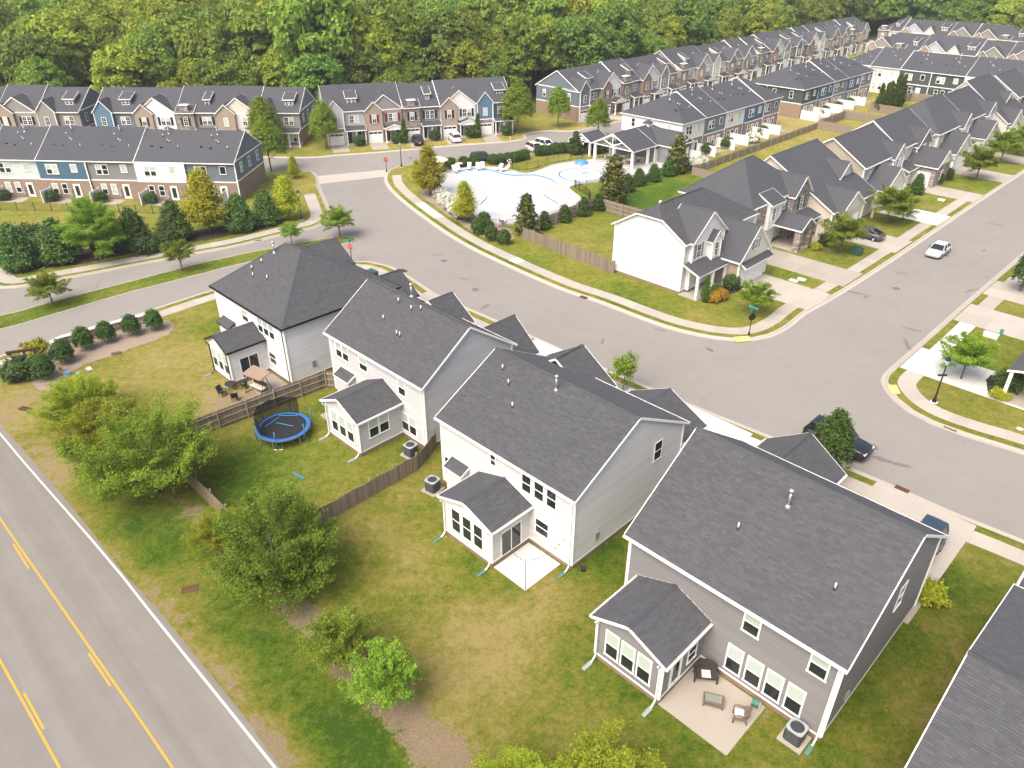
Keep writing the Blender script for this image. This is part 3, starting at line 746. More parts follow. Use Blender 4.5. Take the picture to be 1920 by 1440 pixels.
    if gut is not None:
        for k in range(4):
            gable_side = (k in (1, 3)) == (axis == 'x')
            if str(k) not in sides or (gable_side and ends[0 if k in (3, 0) else 1] != 'h'): continue
            p0, p1 = Vector((*P[k][0], 0)), Vector((*P[k][1], 0)); d = (p1 - p0).normalized(); n = Vector((d.y, -d.x, 0))
            a, b = p0 - d * oh + n * (oh + .02), p1 + d * oh + n * (oh + .02)
            gb = MB(); z = ze - .13; h = .12; wd = .11
            A, B, Cc, D = a, b, b + n * wd, a + n * wd; up = Vector((0, 0, 1))
            gb.face([D + up * z, Cc + up * z, Cc + up * (z + h), D + up * (z + h)]); gb.face([A + up * z, B + up * z, Cc + up * z, D + up * z])
            gb.face([D + up * (z + h), Cc + up * (z + h), Cc + up * (z + h) - n * .015, D + up * (z + h) - n * .015]); gb.face([Cc + up * (z + h) - n * .015, Cc + up * z, D + up * z, D + up * (z + h) - n * .015])
            gb.face([A + up * z, D + up * z, D + up * (z + h), A + up * (z + h)]); gb.face([B + up * z, B + up * (z + h), Cc + up * (z + h), Cc + up * z])
            gb.build('gutter', gut, root)
    return ro
MC = {}
def mesh_cache(k, f):
    if k not in MC: MC[k] = f()
    return MC[k]
def corner_mesh(h):
    mb = MB(); mb.box(-.03, -.03, 0, .03, .03, h); mb.idx([], []); mb2 = MB()
    mb2.box(-.035, -.035, 0, .10, .10, h); return mb2.mesh('corner_trim', M_WHITE) if False else corner_star(h)
def corner_star(h):
    mb = MB(); mb.box(-.10, -.034, 0, .10, .034, h); mb.box(-.034, -.10, .001, .034, .10, h - .001); return mb.mesh('corner_trim', M_WHITE)
def bar(root, name, p0, p1, z0, z1, t, m=None):
    p0, p1 = Vector((p0[0], p0[1], 0)), Vector((p1[0], p1[1], 0)); d = (p1 - p0).normalized(); n = Vector((d.y, -d.x, 0)); mb = MB()
    a, b, c, e = p0 + n * t, p1 + n * t, p1 - n * .01, p0 - n * .01; z0, z1 = Vector((0, 0, z0)), Vector((0, 0, z1))
    mb.idx([a + z0, b + z0, c + z0, e + z0, a + z1, b + z1, c + z1, e + z1], [(0, 1, 5, 4), (4, 5, 6, 7), (3, 2, 1, 0), (1, 2, 6, 5), (3, 0, 4, 7)])
    return mb.build(name, m or M_WHITE, root)
HALF = math.pi / 2
def win_mesh(w, h, sash, munt, fm):
    mb = MB(); c = .085; t = -.06
    mb.box(-w / 2, t, 0, -w / 2 + c, .02, h); mb.box(w / 2 - c, t, 0, w / 2, .02, h)
    mb.box(-w / 2 + c, t + .003, h - c, w / 2 - c, .02, h - .001); mb.box(-w / 2 - .03, t - .02, -.03, w / 2 + .03, .02, c * .7)
    if sash: mb.box(-w / 2 + c, t + .004, h / 2 - .035, w / 2 - c, .0, h / 2 + .035)
    if munt:
        mb.box(-.014, t + .008, c, .014, -.0, h - c)
        for z in ((h * .75, h * .25) if sash else (h * .33, h * .66)): mb.box(-w / 2 + c, t + .010, z - .014, w / 2 - c, -.001, z + .014)
    return mb.mesh('window', fm)
def pane_mesh(w, h, m):
    mb = MB(); mb.face([(-w / 2, 0, 0), (w / 2, 0, 0), (w / 2, 0, h), (-w / 2, 0, h)]); return mb.mesh('pane', m)
def window(root, x, y, z, rot, w=.95, h=1.5, up=None, low=None, munt=False, sash=True, shut=None, fm=None):
    fm = fm or M_WHITE; up = up or M_GLASS; low = low or M_GLASS
    o = obj('window', mesh_cache(('win', w, h, sash, munt, fm.name), lambda: win_mesh(w, h, sash, munt, fm)), root, (x, y, z), rot)
    pw = w - .15
    if sash:
        obj('pane', mesh_cache(('p', pw, h / 2, low.name), lambda: pane_mesh(pw, h / 2 - .06, low)), o, (0, -.038, .06))
        obj('pane', mesh_cache(('p', pw, h / 2, up.name), lambda: pane_mesh(pw, h / 2 - .06, up)), o, (0, -.041, h / 2))
    else: obj('pane', mesh_cache(('p', pw, h, up.name), lambda: pane_mesh(pw, h - .1, up)), o, (0, -.038, .05))
    if shut is not None:
        def sm():
            mb = MB(); mb.box(-.2, -.045, 0, .2, .01, h)
            for q in range(5): mb.box(-.16, -.055, .08 + q * (h - .16) / 5, .16, -.045, .08 + (q + .75) * (h - .16) / 5)
            return mb.mesh('shutter', shut)
        me = mesh_cache(('sh', h, shut.name), sm)
        ca, sa = math.cos(rot), math.sin(rot)
        for sg in (-1, 1): obj('shutter', me, root, (x + sg * (w / 2 + .22) * ca, y + sg * (w / 2 + .22) * sa, z), rot)
    return o
def rwin(root, rng, x, y, z, rot, w=.95, h=1.5, **k):
    """a window of a far house: some with blinds down"""
    b = rng.random(); kw = dict(up=M_BLIND if b < .55 else M_GLASS, low=M_BLIND if b < .12 else M_GLASS); kw.update(k)
    return window(root, x, y, z, rot, w, h, **kw)
def door(root, x, y, z, rot, m, w=.95, h=2.1, glass=False):
    def dm():
        mb = MB(); mb.box(-w / 2 - .1, -.05, 0, -w / 2, .02, h + .1, 1); mb.box(w / 2, -.05, 0, w / 2 + .1, .02, h + .1, 1); mb.box(-w / 2, -.048, h, w / 2, .02, h + .098, 1)
        mb.box(-w / 2, -.02, .01, w / 2, .01, h)
        for a, b_ in ((.12, .85), (1.0, h - .15)):
            for s in (-1, 1): mb.box(s * w / 4 - w * .17, -.032, a, s * w / 4 + w * .17, -.02, b_)
        return mb.mesh('door', [m, M_WHITE])
    o = obj('door', mesh_cache(('door', w, h, m.name), dm), root, (x, y, z), rot)
    if glass: obj('pane', mesh_cache(('p', .6, 1.5, 'd'), lambda: pane_mesh(.6, 1.5, M_GLASS)), o, (0, -.036, .4))
    obj('handle', mesh_cache(('knob',), lambda: knob()), o, (w / 2 - .1, -.06, 1.0))
    return o
def knob():
    mb = MB(); mb.lathe([(0, -.035), (.03, -.02), (.03, .02), (0, .035)], 8); return mb.mesh('handle', M_STEEL)
def slider(root, x, y, z, rot, w=1.8, h=2.05, fm=None):
    def f():
        mb = MB(); mb.box(-w / 2 - .06, -.05, 0, -w / 2 + .04, .02, h); mb.box(w / 2 - .04, -.05, 0, w / 2 + .06, .02, h); mb.box(-w / 2 + .04, -.055, h - .08, w / 2 - .04, .02, h - .001); mb.box(-w / 2 + .04, -.049, 0, w / 2 - .04, .02, .07); mb.box(-.035, -.052, .07, .035, .01, h - .08)
        return mb.mesh('sliding_door', fm or M_WHITE)
    o = obj('sliding_door', mesh_cache(('slide', w, h), f), root, (x, y, z), rot)
    for s in (-1, 1): obj('pane', mesh_cache(('p', w / 2 - .08, h, 'sl'), lambda: pane_mesh(w / 2 - .08, h - .15, M_GLASS)), o, (s * w / 4, -.038 - .003 * s, .07))
    return o
M_GAR = mat('garage_white', (.76, .76, .75), .5, .35)
def garage(root, x, y, z, rot, w=2.6, h=2.2, lights=True, m=None):
    m = m or M_GAR
    def f():
        mb = MB(); mb.box(-w / 2, -.02, 0, w / 2, .01, h); mb.box(-w / 2 - .1, -.05, 0, -w / 2, .02, h + .1); mb.box(w / 2, -.05, 0, w / 2 + .1, .02, h + .1); mb.box(-w / 2, -.049, h, w / 2, .02, h + .099)
        return mb.mesh('garage_door', m)
    o = obj('garage_door', mesh_cache(('gar', w, h, m.name), f), root, (x, y, z), rot)
    nc = max(2, int(w / .65)); pw = w / nc - .08; ph = h / 4 - .1
    def pm():
        mb = MB(); mb.box(-pw / 2, -.018, 0, pw / 2, .0, ph); return mb.mesh('panel', m)
    me = mesh_cache(('gp', round(pw, 3), m.name), pm)
    gl = mesh_cache(('gl', round(pw, 3)), lambda: pane_mesh(pw, ph * .8, M_GLASS))
    for i in range(nc):
        for r in range(4):
            X = -w / 2 + (i + .5) * w / nc
            if r == 3 and lights: obj('pane', gl, o, (X, -.028, r * h / 4 + .08))
            else: obj('panel', me, o, (X, -.02, r * h / 4 + .05))
    return o
def vent(root, x, y, z, h=.45, kind=0):
    if kind == 0:
        def f():
            mb = MB(); mb.tube([(0, 0, -.1), (0, 0, .12)], .075, 8, 1); mb.tube([(0, 0, .1), (0, 0, h)], .05, 8, 0); return mb.mesh('vent_pipe', [M_PVC, M_DARK], True)
        return obj('vent_pipe', mesh_cache(('vp', h), f), root, (x, y, z))
    if kind == 1:
        def f():
            mb = MB(); mb.tube([(0, 0, -.1), (0, 0, .14)], [.2, .11], 10); mb.tube([(0, 0, .1), (0, 0, 1.0)], .075, 10); mb.tube([(0, 0, .98), (0, 0, 1.18)], .13, 10); return mb.mesh('flue', M_STEEL, True)
        return obj('flue', mesh_cache(('flue',), f), root, (x, y, z))
    def f():
        mb = MB(); mb.box(-.12, -.12, -.05, .12, .12, .12); mb.box(-.16, -.16, .121, .16, .16, .16); return mb.mesh('roof_vent', M_DARK)
    return obj('roof_vent', mesh_cache(('rv',), f), root, (x, y, z))
def downspout(root, x, y, z0, z1, dx, dy, m=None):
    mb = MB(); mb.tube([(x + dx * .3, y + dy * .3, z1), (x + dx * .06, y + dy * .06, z1 - .35), (x + dx * .06, y + dy * .06, z0 + .3), (x + dx * .3, y + dy * .3, z0 + .08), (x + dx * .45, y + dy * .45, z0 + .05)], .05, 6)
    return mb.build('downspout', m or M_WHITE, root)

# ------------------------------------------------------------------ the four houses in front, and the one cut by the frame
def sx(c): return siding('lap_%s' % c[0], c[1], lap=True)
HOUSE_ROT = -math.pi / 4
SPLASH = []
def near_house(name, label, cu, cw, Wd, D, ze, zr, wall, wallside, sun, wins, bump_, front, ends='gg', hip=None, gutm=None, sunwin='3', slid=True, trimmat=None, pvents=(), flue=None, extra=None):
    root = thing(name, label, 'house', uw(cu, cw, GZ), HOUSE_ROT)
    gm = gutm or M_WHITE
    vol(root, -Wd, 0, 0, D, 0, ze, zr, 'x', ends, wall, near=True, hip=hip, gut=gm, trimmat=trimmat, per_side={1: wallside, 3: wallside} if wallside else None)
    a0, a1, pr, sze, szr = sun
    vol(root, -a1, -pr, -a0, 0, 0, sze, szr, 'y', 'gn', wall, near=True, sides='013', gut=gm, trimmat=trimmat)
    # three windows on the sun room front, glazed door on its right side
    sc_ = (a0 + a1) / 2
    for k in (-1, 0, 1): window(root, -sc_ + k * 1.08, -pr - .005, .92, 0, .95, 1.95, up=sunwin[0], low=M_GLASS)
    if slid: slider(root, -a0 + .005, -pr / 2, .38, HALF, 1.8, 2.05)
    for (a, z, w, h, up) in wins: window(root, -a, -.005, z, 0, w, h, up=up)
    if bump_:   # shallow bump-out with its own little roof
        b0, b1 = bump_; bb = MB()
        for p0, p1, ln in (((-b1, -.65), (-b0, -.65), b1 - b0), ((-b0, -.65), (-b0, 0), .65), ((-b1, 0), (-b1, -.65), .65)): lap_wall(bb, p0, p1, [(0, .4), (ln, .4), (ln, 2.75), (0, 2.75)])
        bb.build('bump_out', wall, root, kind='stuff')
        roof(root, [[(-b1 - .1, -.85, 2.65), (-b0 + .1, -.85, 2.65), (-b0 + .1, .02, 3.12), (-b1 - .1, .02, 3.12)]], True, trimmat, name='bump_out_roof')
        for p0, p1 in (((-b1, -.65), (-b0, -.65)), ((-b0, -.65), (-b0, 0))): bar(root, 'base_trim', p0, p1, .34, .48, .035)
    for (x0, y0, x1, y1, e, r) in front:
        vol(root, x0, y0, x1, y1, 0, e, r, 'y', 'ng', wall, near=True, sides='123', gut=gm, trimmat=trimmat)
    sl = (zr - ze) / (D / 2 + .3)
    for (a, b) in pvents: vent(root, -a, b, ze + sl * (b + .3), .45, 0)
    if flue: vent(root, -flue[0], flue[1], ze + sl * (flue[1] + .3), 1, 1)
    # downspouts and their splash blocks
    for (x, y, zt, dx, dy) in ((-.12, -.08, ze - .1, 0, -1), (-a0 - .1, -pr - .08, sze - .1, 0, -1), (-a1 + .1, -pr - .08, sze - .1, 0, -1)):
        downspout(root, x, y, .02, zt, dx, dy, gm); SPLASH.append((root, x + dx * .75, y + dy * .75))
    bar(root, 'meter_box', (-.001, 2.2), (-.001, 2.55), 1.2, 1.75, .14, M_STEEL)
    if extra: extra(root)
    return root
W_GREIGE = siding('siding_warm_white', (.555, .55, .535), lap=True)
W_GREIGE_SHADE = siding('siding_warm_white_shade_side', (.62, .62, .61), lap=True)  # same siding, paler and cooler: the shaded gable ends' look put into colour
W_LGREY = siding('siding_light_grey', (.46, .465, .475), lap=True)
W_WHITE = siding('siding_white', (.66, .665, .67), lap=True)
W_BROWN = siding('siding_brown_grey', (.195, .190, .193), lap=True)
BL, GL = M_BLIND, M_GLASS
H4 = near_house('house', 'taupe grey house with wicker chairs on its rear patio', 27.96, -5.67, 12.6, 12.35, 6.0, 10.3, W_BROWN, None, (7.15, 11.5, 4.05, 3.35, 4.4),
    [(4.7, 4.2, 1.0, 1.55, BL), (1.05, 4.2, 1.0, 1.55, BL), (5.2, .78, .98, 1.95, BL), (4.03, .78, .98, 1.95, BL), (2.87, .78, .98, 1.95, BL), (1.69, .78, .98, 1.95, BL)],
    None, [(-13.4, 11.9, -7.9, 18.2, 2.9, 4.95)], sunwin=(BL,), slid=False, pvents=((7.6, 2.6), (2.0, 2.3)), flue=(6.0, 4.6))
window(H4, .005, 7.0, 4.45, HALF, .95, 1.7, up=BL); window(H4, -7.145, -1.15, 1.05, HALF, .9, 1.2, up=GL)
door(H4, -7.145, -2.7, .38, HALF, M_WHITE, .9, 2.0, glass=True)
roof(H4, [[(-6.9, 15.2, 3.0), (-6.9, 12.2, 3.35), (-2.4, 12.2, 3.35), (-2.4, 15.2, 3.0)]], True, name='porch_roof')
for x in (-6.7, -4.6, -2.6): bar(H4, 'porch_post', (x, 15.0), (x + .18, 15.0), 0, 2.9, .09)
bar(H4, 'porch_post', (-6.7, 14.8), (-6.52, 14.8), 0, 2.9, .09)
H3 = near_house('house', 'warm white house with a bare concrete patio and string lights', 28.11, -22.66, 12.6, 11.6, 6.0, 9.28, W_GREIGE, W_GREIGE_SHADE, (3.8, 8.4, 3.5, 3.3, 4.2),
    [(7.23, 4.6, .58, .95, GL), (4.08, 4.1, .92, 1.45, GL), (2.97, 4.1, .92, 1.45, GL), (1.88, 4.1, .92, 1.45, GL), (2.63, 1.3, 1.26, 1.28, GL), (12.0, 1.0, .8, 1.8, GL)],
    (9.75, 11.5), [(-14.0, 10.0, -7.5, 13.0, 5.2, 7.5), (-7.9, 11.4, -1.2, 16.5, 2.8, 4.6)], sunwin=(GL,), pvents=((11.0, 4.6), (9.7, 3.9), (8.1, 2.7)), flue=(6.2, 5.0))
window(H3, .005, 8.65, 4.35, HALF, .95, 1.6, up=GL)
H2 = near_house('house', 'light grey house with the trampoline in its fenced yard', 29.85, -39.4, 12.7, 9.5, 6.0, 9.45, W_LGREY, None, (3.05, 7.4, 4.2, 3.35, 4.5),
    [(11.4, 4.05, .98, 1.5, BL), (10.42, 4.05, .98, 1.5, BL), (7.85, 4.15, 1.2, 1.3, BL), (2.7, 4.0, 1.0, 1.5, BL), (2.6, .7, .98, 1.75, BL), (1.64, .7, .98, 1.75, BL)],
    (9.4, 11.4), [(-11.6, 8.0, -6.3, 10.6, 5.5, 7.5), (-7.2, 9.2, -1.4, 13.9, 3.0, 5.7)], sunwin=(BL,), slid=False, pvents=((7.9, 4.1), (6.1, 4.0), (5.2, 4.3), (8.0, 2.5), (5.2, 2.0), (5.6, 2.0)), flue=(7.1, 4.9))
for k in (-.5, .5): window(H2, -3.045, -2.3 + k * 1.0, 1.3, HALF, .98, 1.75, up=BL)
H1 = near_house('house', 'white house with hipped roof and black gutters by the entrance wall', 27.5, -55.7, 12.7, 12.3, 6.0, 9.75, W_WHITE, None, (3.9, 7.4, 3.7, 3.5, 4.6),
    [(7.0, 4.1, 1.25, 1.25, BL), (4.2, 4.0, .98, 1.5, BL), (3.2, 4.0, .98, 1.5, BL), (2.2, 4.0, .98, 1.5, BL), (2.85, 1.2, 1.2, 1.2, GL)],
    (9.6, 11.8), [(-14.6, 10.0, -8.9, 13.2, 5.6, 7.6), (-7.7, 11.9, -2.5, 16.4, 3.0, 5.0)], ends='hh', hip=(4.2, 6.3), gutm=M_BLACK, sunwin=(BL,), trimmat=M_BLACK, pvents=((9.2, 3.6), (6.6, 2.6), (9.6, 2.7), (8.6, 2.2)), flue=(8.9, 4.9))
H0 = thing('house', 'grey shingle roofed house cut off by the lower right picture edge', 'house', uw(22.5, 11.0, GZ), HOUSE_ROT)
vol(H0, -12.3, 0, 0, 16.5, 0, 5.9, 9.5, 'x', 'gg', W_LGREY, near=True, gut=M_WHITE, rc=6.5)
vol(H0, -12.1, 16.6, -4, 19.6, 0, 5.3, 7.0, 'y', 'ng', W_LGREY, near=True, sides='123', gut=M_WHITE)
vent(H0, -5, 11, 8.0)
M_SPL = [mat('dull_green_plastic', (.10, .20, .155), .7, .2), mat('pale_green_plastic', (.27, .33, .30), .7, .2)]
for i, (r, x, y) in enumerate(SPLASH):
    mb = MB(); mb.box(-.12, -.34, 0, .12, .34, .04); mb.box(-.12, -.34, .041, -.085, .34, .09); mb.box(.085, -.34, .041, .12, .34, .09); mb.box(-.085, .29, .041, .085, .34, .08)
    p = Matrix.Rotation(HOUSE_ROT, 3, 'Z') @ Vector((x, y, 0)) + r.location
    hn = {H4: 'taupe', H3: 'warm white', H2: 'light grey', H1: 'white hipped'}[r]
    o = mb.build('splash_block', M_SPL[0 if r in (H3, H4) and i % 3 == 0 or r is H3 else 1], None, (p.x, p.y, GZ), HOUSE_ROT)
    tag(o, 'plastic splash block at the %s of the %s house' % (('main rear corner downspout', 'inner sun room corner', 'outer sun room corner')[i % 3], hn), 'splash block', 'splash blocks')
# patios
paving('patio', uwrect(23.9, 27.85, -12.8, -8.6), M_CONCT, 1, 1)
paving('patio', uwrect(24.7, 28.0, -26.4, -22.9 - .6), M_CONCW, 1, 1)
paving('patio', uwrect(24.6, 27.4, -59.3, -55.8), M_CONCT, 1, 1)
paving('patio', uwrect(26.6, 29.7, -49.9, -46.9), M_CONCT, 1, 1)
# ------------------------------------------------------------------ terraces of town houses
S_GREY = siding('far_siding_grey', (.40, .41, .43)); S_TAUPE = siding('far_siding_taupe', (.25, .235, .225)); S_WHITE = siding('far_siding_white', (.68, .68, .67))
S_BLUE = siding('far_siding_blue', (.065, .125, .19)); S_SLATE = siding('far_siding_slate', (.13, .16, .195)); S_PALE = siding('far_siding_pale_green', (.48, .56, .555))
S_CREAM = siding('far_siding_cream', (.58, .555, .505)); S_DKGRN = siding('far_siding_dark_green', (.055, .075, .075)); S_DUSK = siding('far_siding_dusk', (.20, .20, .215))
B_BLUE = batten('batten_blue', (.10, .18, .27)); B_GREY = batten('batten_grey', (.42, .43, .45)); B_WHITE = batten('batten_white', (.70, .70, .69)); B_CREAM = batten('batten_cream', (.58, .56, .51)); B_TAUPE = batten('batten_taupe', (.24, .225, .21))
M_SHRED = mat('red_shutter', (.15, .02, .025), .6, .3); M_SHBLK = mat('black_shutter', (.015, .016, .018), .6, .3)
M_DOORK = mat('dark_door', (.02, .02, .022), .5, .4); M_DOORW = mat('white_door', (.7, .7, .69), .5, .4); M_DOORR = mat('maroon_door', (.09, .015, .015), .5, .4)
def pl_box(root, name, x0, y0, z0, x1, y1, z1, m):
    mb = MB(); mb.box(x0, y0, z0, x1, y1, z1); return mb.build(name, m, root)
def porch(root, x0, x1, y, depth, z, m_post=None, gable=False, posts=2):
    """small entrance porch in front of a wall at y, facing -y"""
    if gable: vol(root, x0, y - depth, x1, y + .1, z - .35, z, z + .75, 'y', 'gn', M_WHITE, sides='0', found=0, trim=False, oh=.15, ohg=.15, caps=False)
    else: roof(root, [[(x0 - .1, y - depth - .2, z), (x1 + .1, y - depth - .2, z), (x1 + .1, y, z + .55), (x0 - .1, y, z + .55)]], name='porch_roof')
    pm = mesh_cache(('post', round(z, 2)), lambda: post_mesh(z - .1))
    for k in range(posts): obj('porch_post', pm, root, (x0 + .15 + k * (x1 - x0 - .3) / max(1, posts - 1), y - depth + .1, 0))
    pl_box(root, 'porch_floor', x0, y - depth, -.1, x1, y, .12, M_CONC)
def post_mesh(h):
    mb = MB(); mb.box(-.09, -.09, 0, .09, .09, h); mb.box(-.14, -.14, .001, .14, .14, .3); mb.box(-.13, -.13, h - .2, .13, .13, h - .001); return mb.mesh('porch_post', M_WHITE)
def shed_dormer(root, x, y, z, w, back, rng, m, nwin=2):
    """low shed dormer: front wall at y, roof running back"""
    h = 1.15; mb = MB(); flat_wall(mb, (x - w / 2, y), (x + w / 2, y), [(0, z - .5), (w, z - .5), (w, z + h), (0, z + h)])
    flat_wall(mb, (x + w / 2, y), (x + w / 2, y + back), [(0, z - .5), (back, z + 1.4), (back, z + h + .9), (0, z + h)]); flat_wall(mb, (x - w / 2, y + back), (x - w / 2, y), [(0, z + 1.4), (back, z - .5), (back, z + h), (0, z + h + .9)])
    mb.build('dormer', m, root)
    roof(root, [[(x - w / 2 - .2, y - .25, z + h), (x + w / 2 + .2, y - .25, z + h), (x + w / 2 + .2, y + back, z + h + .95), (x - w / 2 - .2, y + back, z + h + .95)]], name='dormer_roof')
    for k in range(nwin): window(root, x + (k - (nwin - 1) / 2) * .75, y - .005, z + .12, 0, .6, .85, munt=False)
def terrace(name, label, group, origin, rot, n, uwid, depth, fronts, backs, ends='gg', ze=6.0, zr=9.5, front=True, back=True, side_l=None, side_r=None, seed=1, detail=2, cars=()):
    root = thing(name, label, 'town houses', (origin[0], origin[1], GZ), rot, group); rng = random.Random(seed); L = n * uwid
    # roof in groups of one or two units, each group a little higher or lower
    x = 0; k = 0; groups = []
    while k < n:
        m = min(n - k, 2 if (k + seed) % 3 else 1); groups.append((k, m)); k += m
    for i, (k, m) in enumerate(groups):
        dz = (.0, .28, -.12, .2)[(i + seed) % 4]; e = (ends[0] if i == 0 else 'g') + (ends[1] if i == len(groups) - 1 else 'g')
        hp = (6.2, 6.2) if 'h' in e else None
        pl, _, _, _ = gable_planes(k * uwid + (.16 if e[0] == 'g' and i else 0), 0, (k + m) * uwid - (.16 if e[1] == 'g' and i < len(groups) - 1 else 0), depth, ze, zr + dz, 'x', e, .35, .15, hp)
        roof(root, pl, caps=False)
        if i: bar(root, 'party_wall_trim', (k * uwid - .1, depth), (k * uwid - .1, depth * .5), zr - .2, zr - .1, .05) if False else None
    sl = (zr - ze) / (depth / 2 + .35)
    # end walls
    for xx, p0, p1, sm, e in ((0, (0, depth), (0, 0), side_l, ends[0]), (L, (L, 0), (L, depth), side_r, ends[1])):
        sm = sm or (S_GREY, M_BRICK); mb = MB(); t = ze + sl * .3
        poly = [(0, 0), (depth, 0), (depth, t), (depth / 2, zr - .15), (0, t)] if e == 'g' else [(0, 0), (depth, 0), (depth, ze + .1), (0, ze + .1)]
        flat_wall(mb, p0, p1, clip(poly, 1, 3.0, False), 1); flat_wall(mb, p0, p1, clip(poly, 1, 3.0, True), 0); mb.build('end_wall', list(sm), root)
        bar(root, 'band_trim', p0, p1, 2.92, 3.1, .03); r = -HALF if xx == 0 else HALF
        if e == 'g': bar(root, 'band_trim', p0, p1, ze + .02, ze + .2, .03)
        for yy in (depth * .2, depth * .5, depth * .8)[: 3]:
            if detail > 1: rwin(root, rng, xx + (-.005 if xx == 0 else .005), yy, 3.9, r, .85, 1.5)
    for k in range(n):
        x0, x1 = k * uwid, (k + 1) * uwid
        if front:
            ty, um, lm, sh = fronts[k % len(fronts)]; bw = uwid * .45
            mb = MB(); flat_wall(mb, (x0, 0), (x1, 0), [(0, 0), (uwid, 0), (uwid, 3.0), (0, 3.0)], 1); flat_wall(mb, (x0, 0), (x1, 0), [(0, 3), (uwid, 3), (uwid, ze + .15), (0, ze + .15)], 0); mb.build('front_wall', [um, lm], root)
            if ty in 'AE': vol(root, x0 + .1, -.6, x0 + bw, 3.2, 0, ze, 8.2, 'y', 'gn', um if ty == 'A' else B_BLUE, low=lm, split=3.0, found=0, sides='013', oh=.25, ohg=.2, caps=False)
            elif ty == 'B':
                vol(root, x0 + .6, -.35, x1 - .25, 3.6, 3.0, ze, 8.7, 'y', 'gn', um, found=0, sides='013', oh=.25, ohg=.2, trim=False, caps=False)
                vol(root, x0 + .1, -.85, x0 + bw, 3.0, 0, ze - .1, 7.6, 'y', 'gn', lm, found=0, sides='013', oh=.25, ohg=.2, trim=False, caps=False)
            else:
                mb = MB(); mb.box(x0 + .1, -.6, 0, x0 + bw, .1, ze + .3); mb.box(x0 + bw * .3, -.62, ze + .3, x0 + bw * .75, .4, ze + 1.3); mb.build('stone_bay', lm, root)
                pl_box(root, 'bay_cap', x0 + bw * .3 - .1, -.72, ze + 1.3, x0 + bw * .75 + .1, .5, ze + 1.42, M_WHITE)
                roof(root, [[(x0 - .0, -.9, ze + .05), (x0 + bw + .15, -.9, ze + .05), (x0 + bw + .15, 1.4, ze + 1.2), (x0, 1.4, ze + 1.2)]], name='bay_roof', caps=False)
            yb = -.6 if ty != 'B' else -.85
            garage(root, x0 + bw / 2 + .05, yb - .01, 0, 0, 2.5, 2.15) if detail > 1 else pl_box(root, 'garage_door', x0 + bw / 2 - 1.2, yb - .04, 0, x0 + bw / 2 + 1.3, yb, 2.15, M_GAR)
            shm = {'r': M_SHRED, 'k': M_SHBLK, '': None}[sh]
            rwin(root, rng, x0 + bw / 2 + .05, yb - .006, 3.7, 0, .9, 1.5, munt=True, shut=shm)
            ym = -.36 if ty == 'B' else -.006
            xc = (x0 + bw + x1) / 2
            for dx in (-.45, .45): rwin(root, rng, xc + dx, ym - .006, 3.75, 0, .9, 1.45, munt=detail > 1)
            if shm is not None and detail > 1:
                for dx in (-1.2, 1.2): pl_box(root, 'shutter', xc + dx - .2, ym - .05, 3.75, xc + dx + .2, ym + .02, 5.2, shm)
            if ty in 'AEC': shed_dormer(root, xc, 1.6, 6.75 + .15, 1.9 if ty != 'C' else 1.1, 2.3, rng, um, 2 if ty != 'C' else 1)
            porch(root, x0 + bw + .15, x1 - .1, ym if ty == 'B' else 0, 1.6, 2.75, gable=ty == 'B', posts=3 if ty != 'B' else 2)
            door(root, x0 + bw + .85, -.005, .12, 0, (M_DOORK, M_DOORR, M_DOORK)[k % 3], .95, 2.1)
            for dx in (0, .85): rwin(root, rng, x0 + bw + 2.0 + dx, -.006, .7, 0, .8, 1.55)
        if back:
            um, lm = backs[k % len(backs)]; off = (.0, .35, .0, .25)[k % 4]
            yb = depth + off
            mb = MB(); flat_wall(mb, (x1, yb), (x0, yb), [(0, 0), (uwid, 0), (uwid, 2.9), (0, 2.9)], 1); flat_wall(mb, (x1, yb), (x0, yb), [(0, 2.9), (uwid, 2.9), (uwid, ze + .05), (0, ze + .05)], 0)
            if off:
                for xx, p0, p1 in ((x0, (x0, yb), (x0, depth)), (x1, (x1, depth), (x1, yb))): flat_wall(mb, p0, p1, [(0, 0), (off, 0), (off, ze), (0, ze)], 0)
            mb.build('rear_wall', [um, lm], root)
            bar(root, 'band_trim', (x1, yb), (x0, yb), 2.82, 3.0, .03); pl_box(root, 'corner_trim', x0 - .08, yb - .05, 0, x0 + .08, yb + .04, ze, M_WHITE)
            pi = math.pi
            for dx in (-.48, .48): rwin(root, rng, x0 + uwid * .7 + dx, yb + .006, 3.75, pi, .93, 1.5, munt=False)
            rwin(root, rng, x0 + uwid * .25, yb + .006, 4.1, pi, 1.0, 1.2, sash=False)
            rwin(root, rng, x0 + uwid * .75, yb + .006, .75, pi, .9, 1.6); rwin(root, rng, x0 + uwid * .55, yb + .006, .75, pi, .9, 1.6)
            door(root, x0 + uwid * .3, yb + .005, .1, pi, M_DOORW, .9, 2.1, glass=detail > 1)
            pl_box(root, 'utility_panel', x0 + uwid * .42, yb, .5, x0 + uwid * .47, yb + .15, 1.6, M_STEEL)
            for q, (fx, fy) in enumerate(((.2, .80), (.42, .72), (.47, .70), (.6, .62), (.75, .78), (.55, .80))):
                vent(root, x0 + uwid * fx, depth * fy, zr - sl * abs(depth * fy - depth / 2) - .05, .4, 0 if q < 4 else 2)
            vent(root, x0 + uwid * .5, depth * .58, zr - sl * depth * .08 - .05, 1, 1)
    return root
def T(r, k=0): return [r[(i + k) % len(r)] for i in range(len(r))]
FR = [('A', S_GREY, M_STONE, ''), ('B', S_TAUPE, M_BRICK2, 'r'), ('C', S_DUSK, M_STONE, 'k'), ('B', S_WHITE, M_BRICK2, 'k'), ('E', S_BLUE, M_STONE, '')]
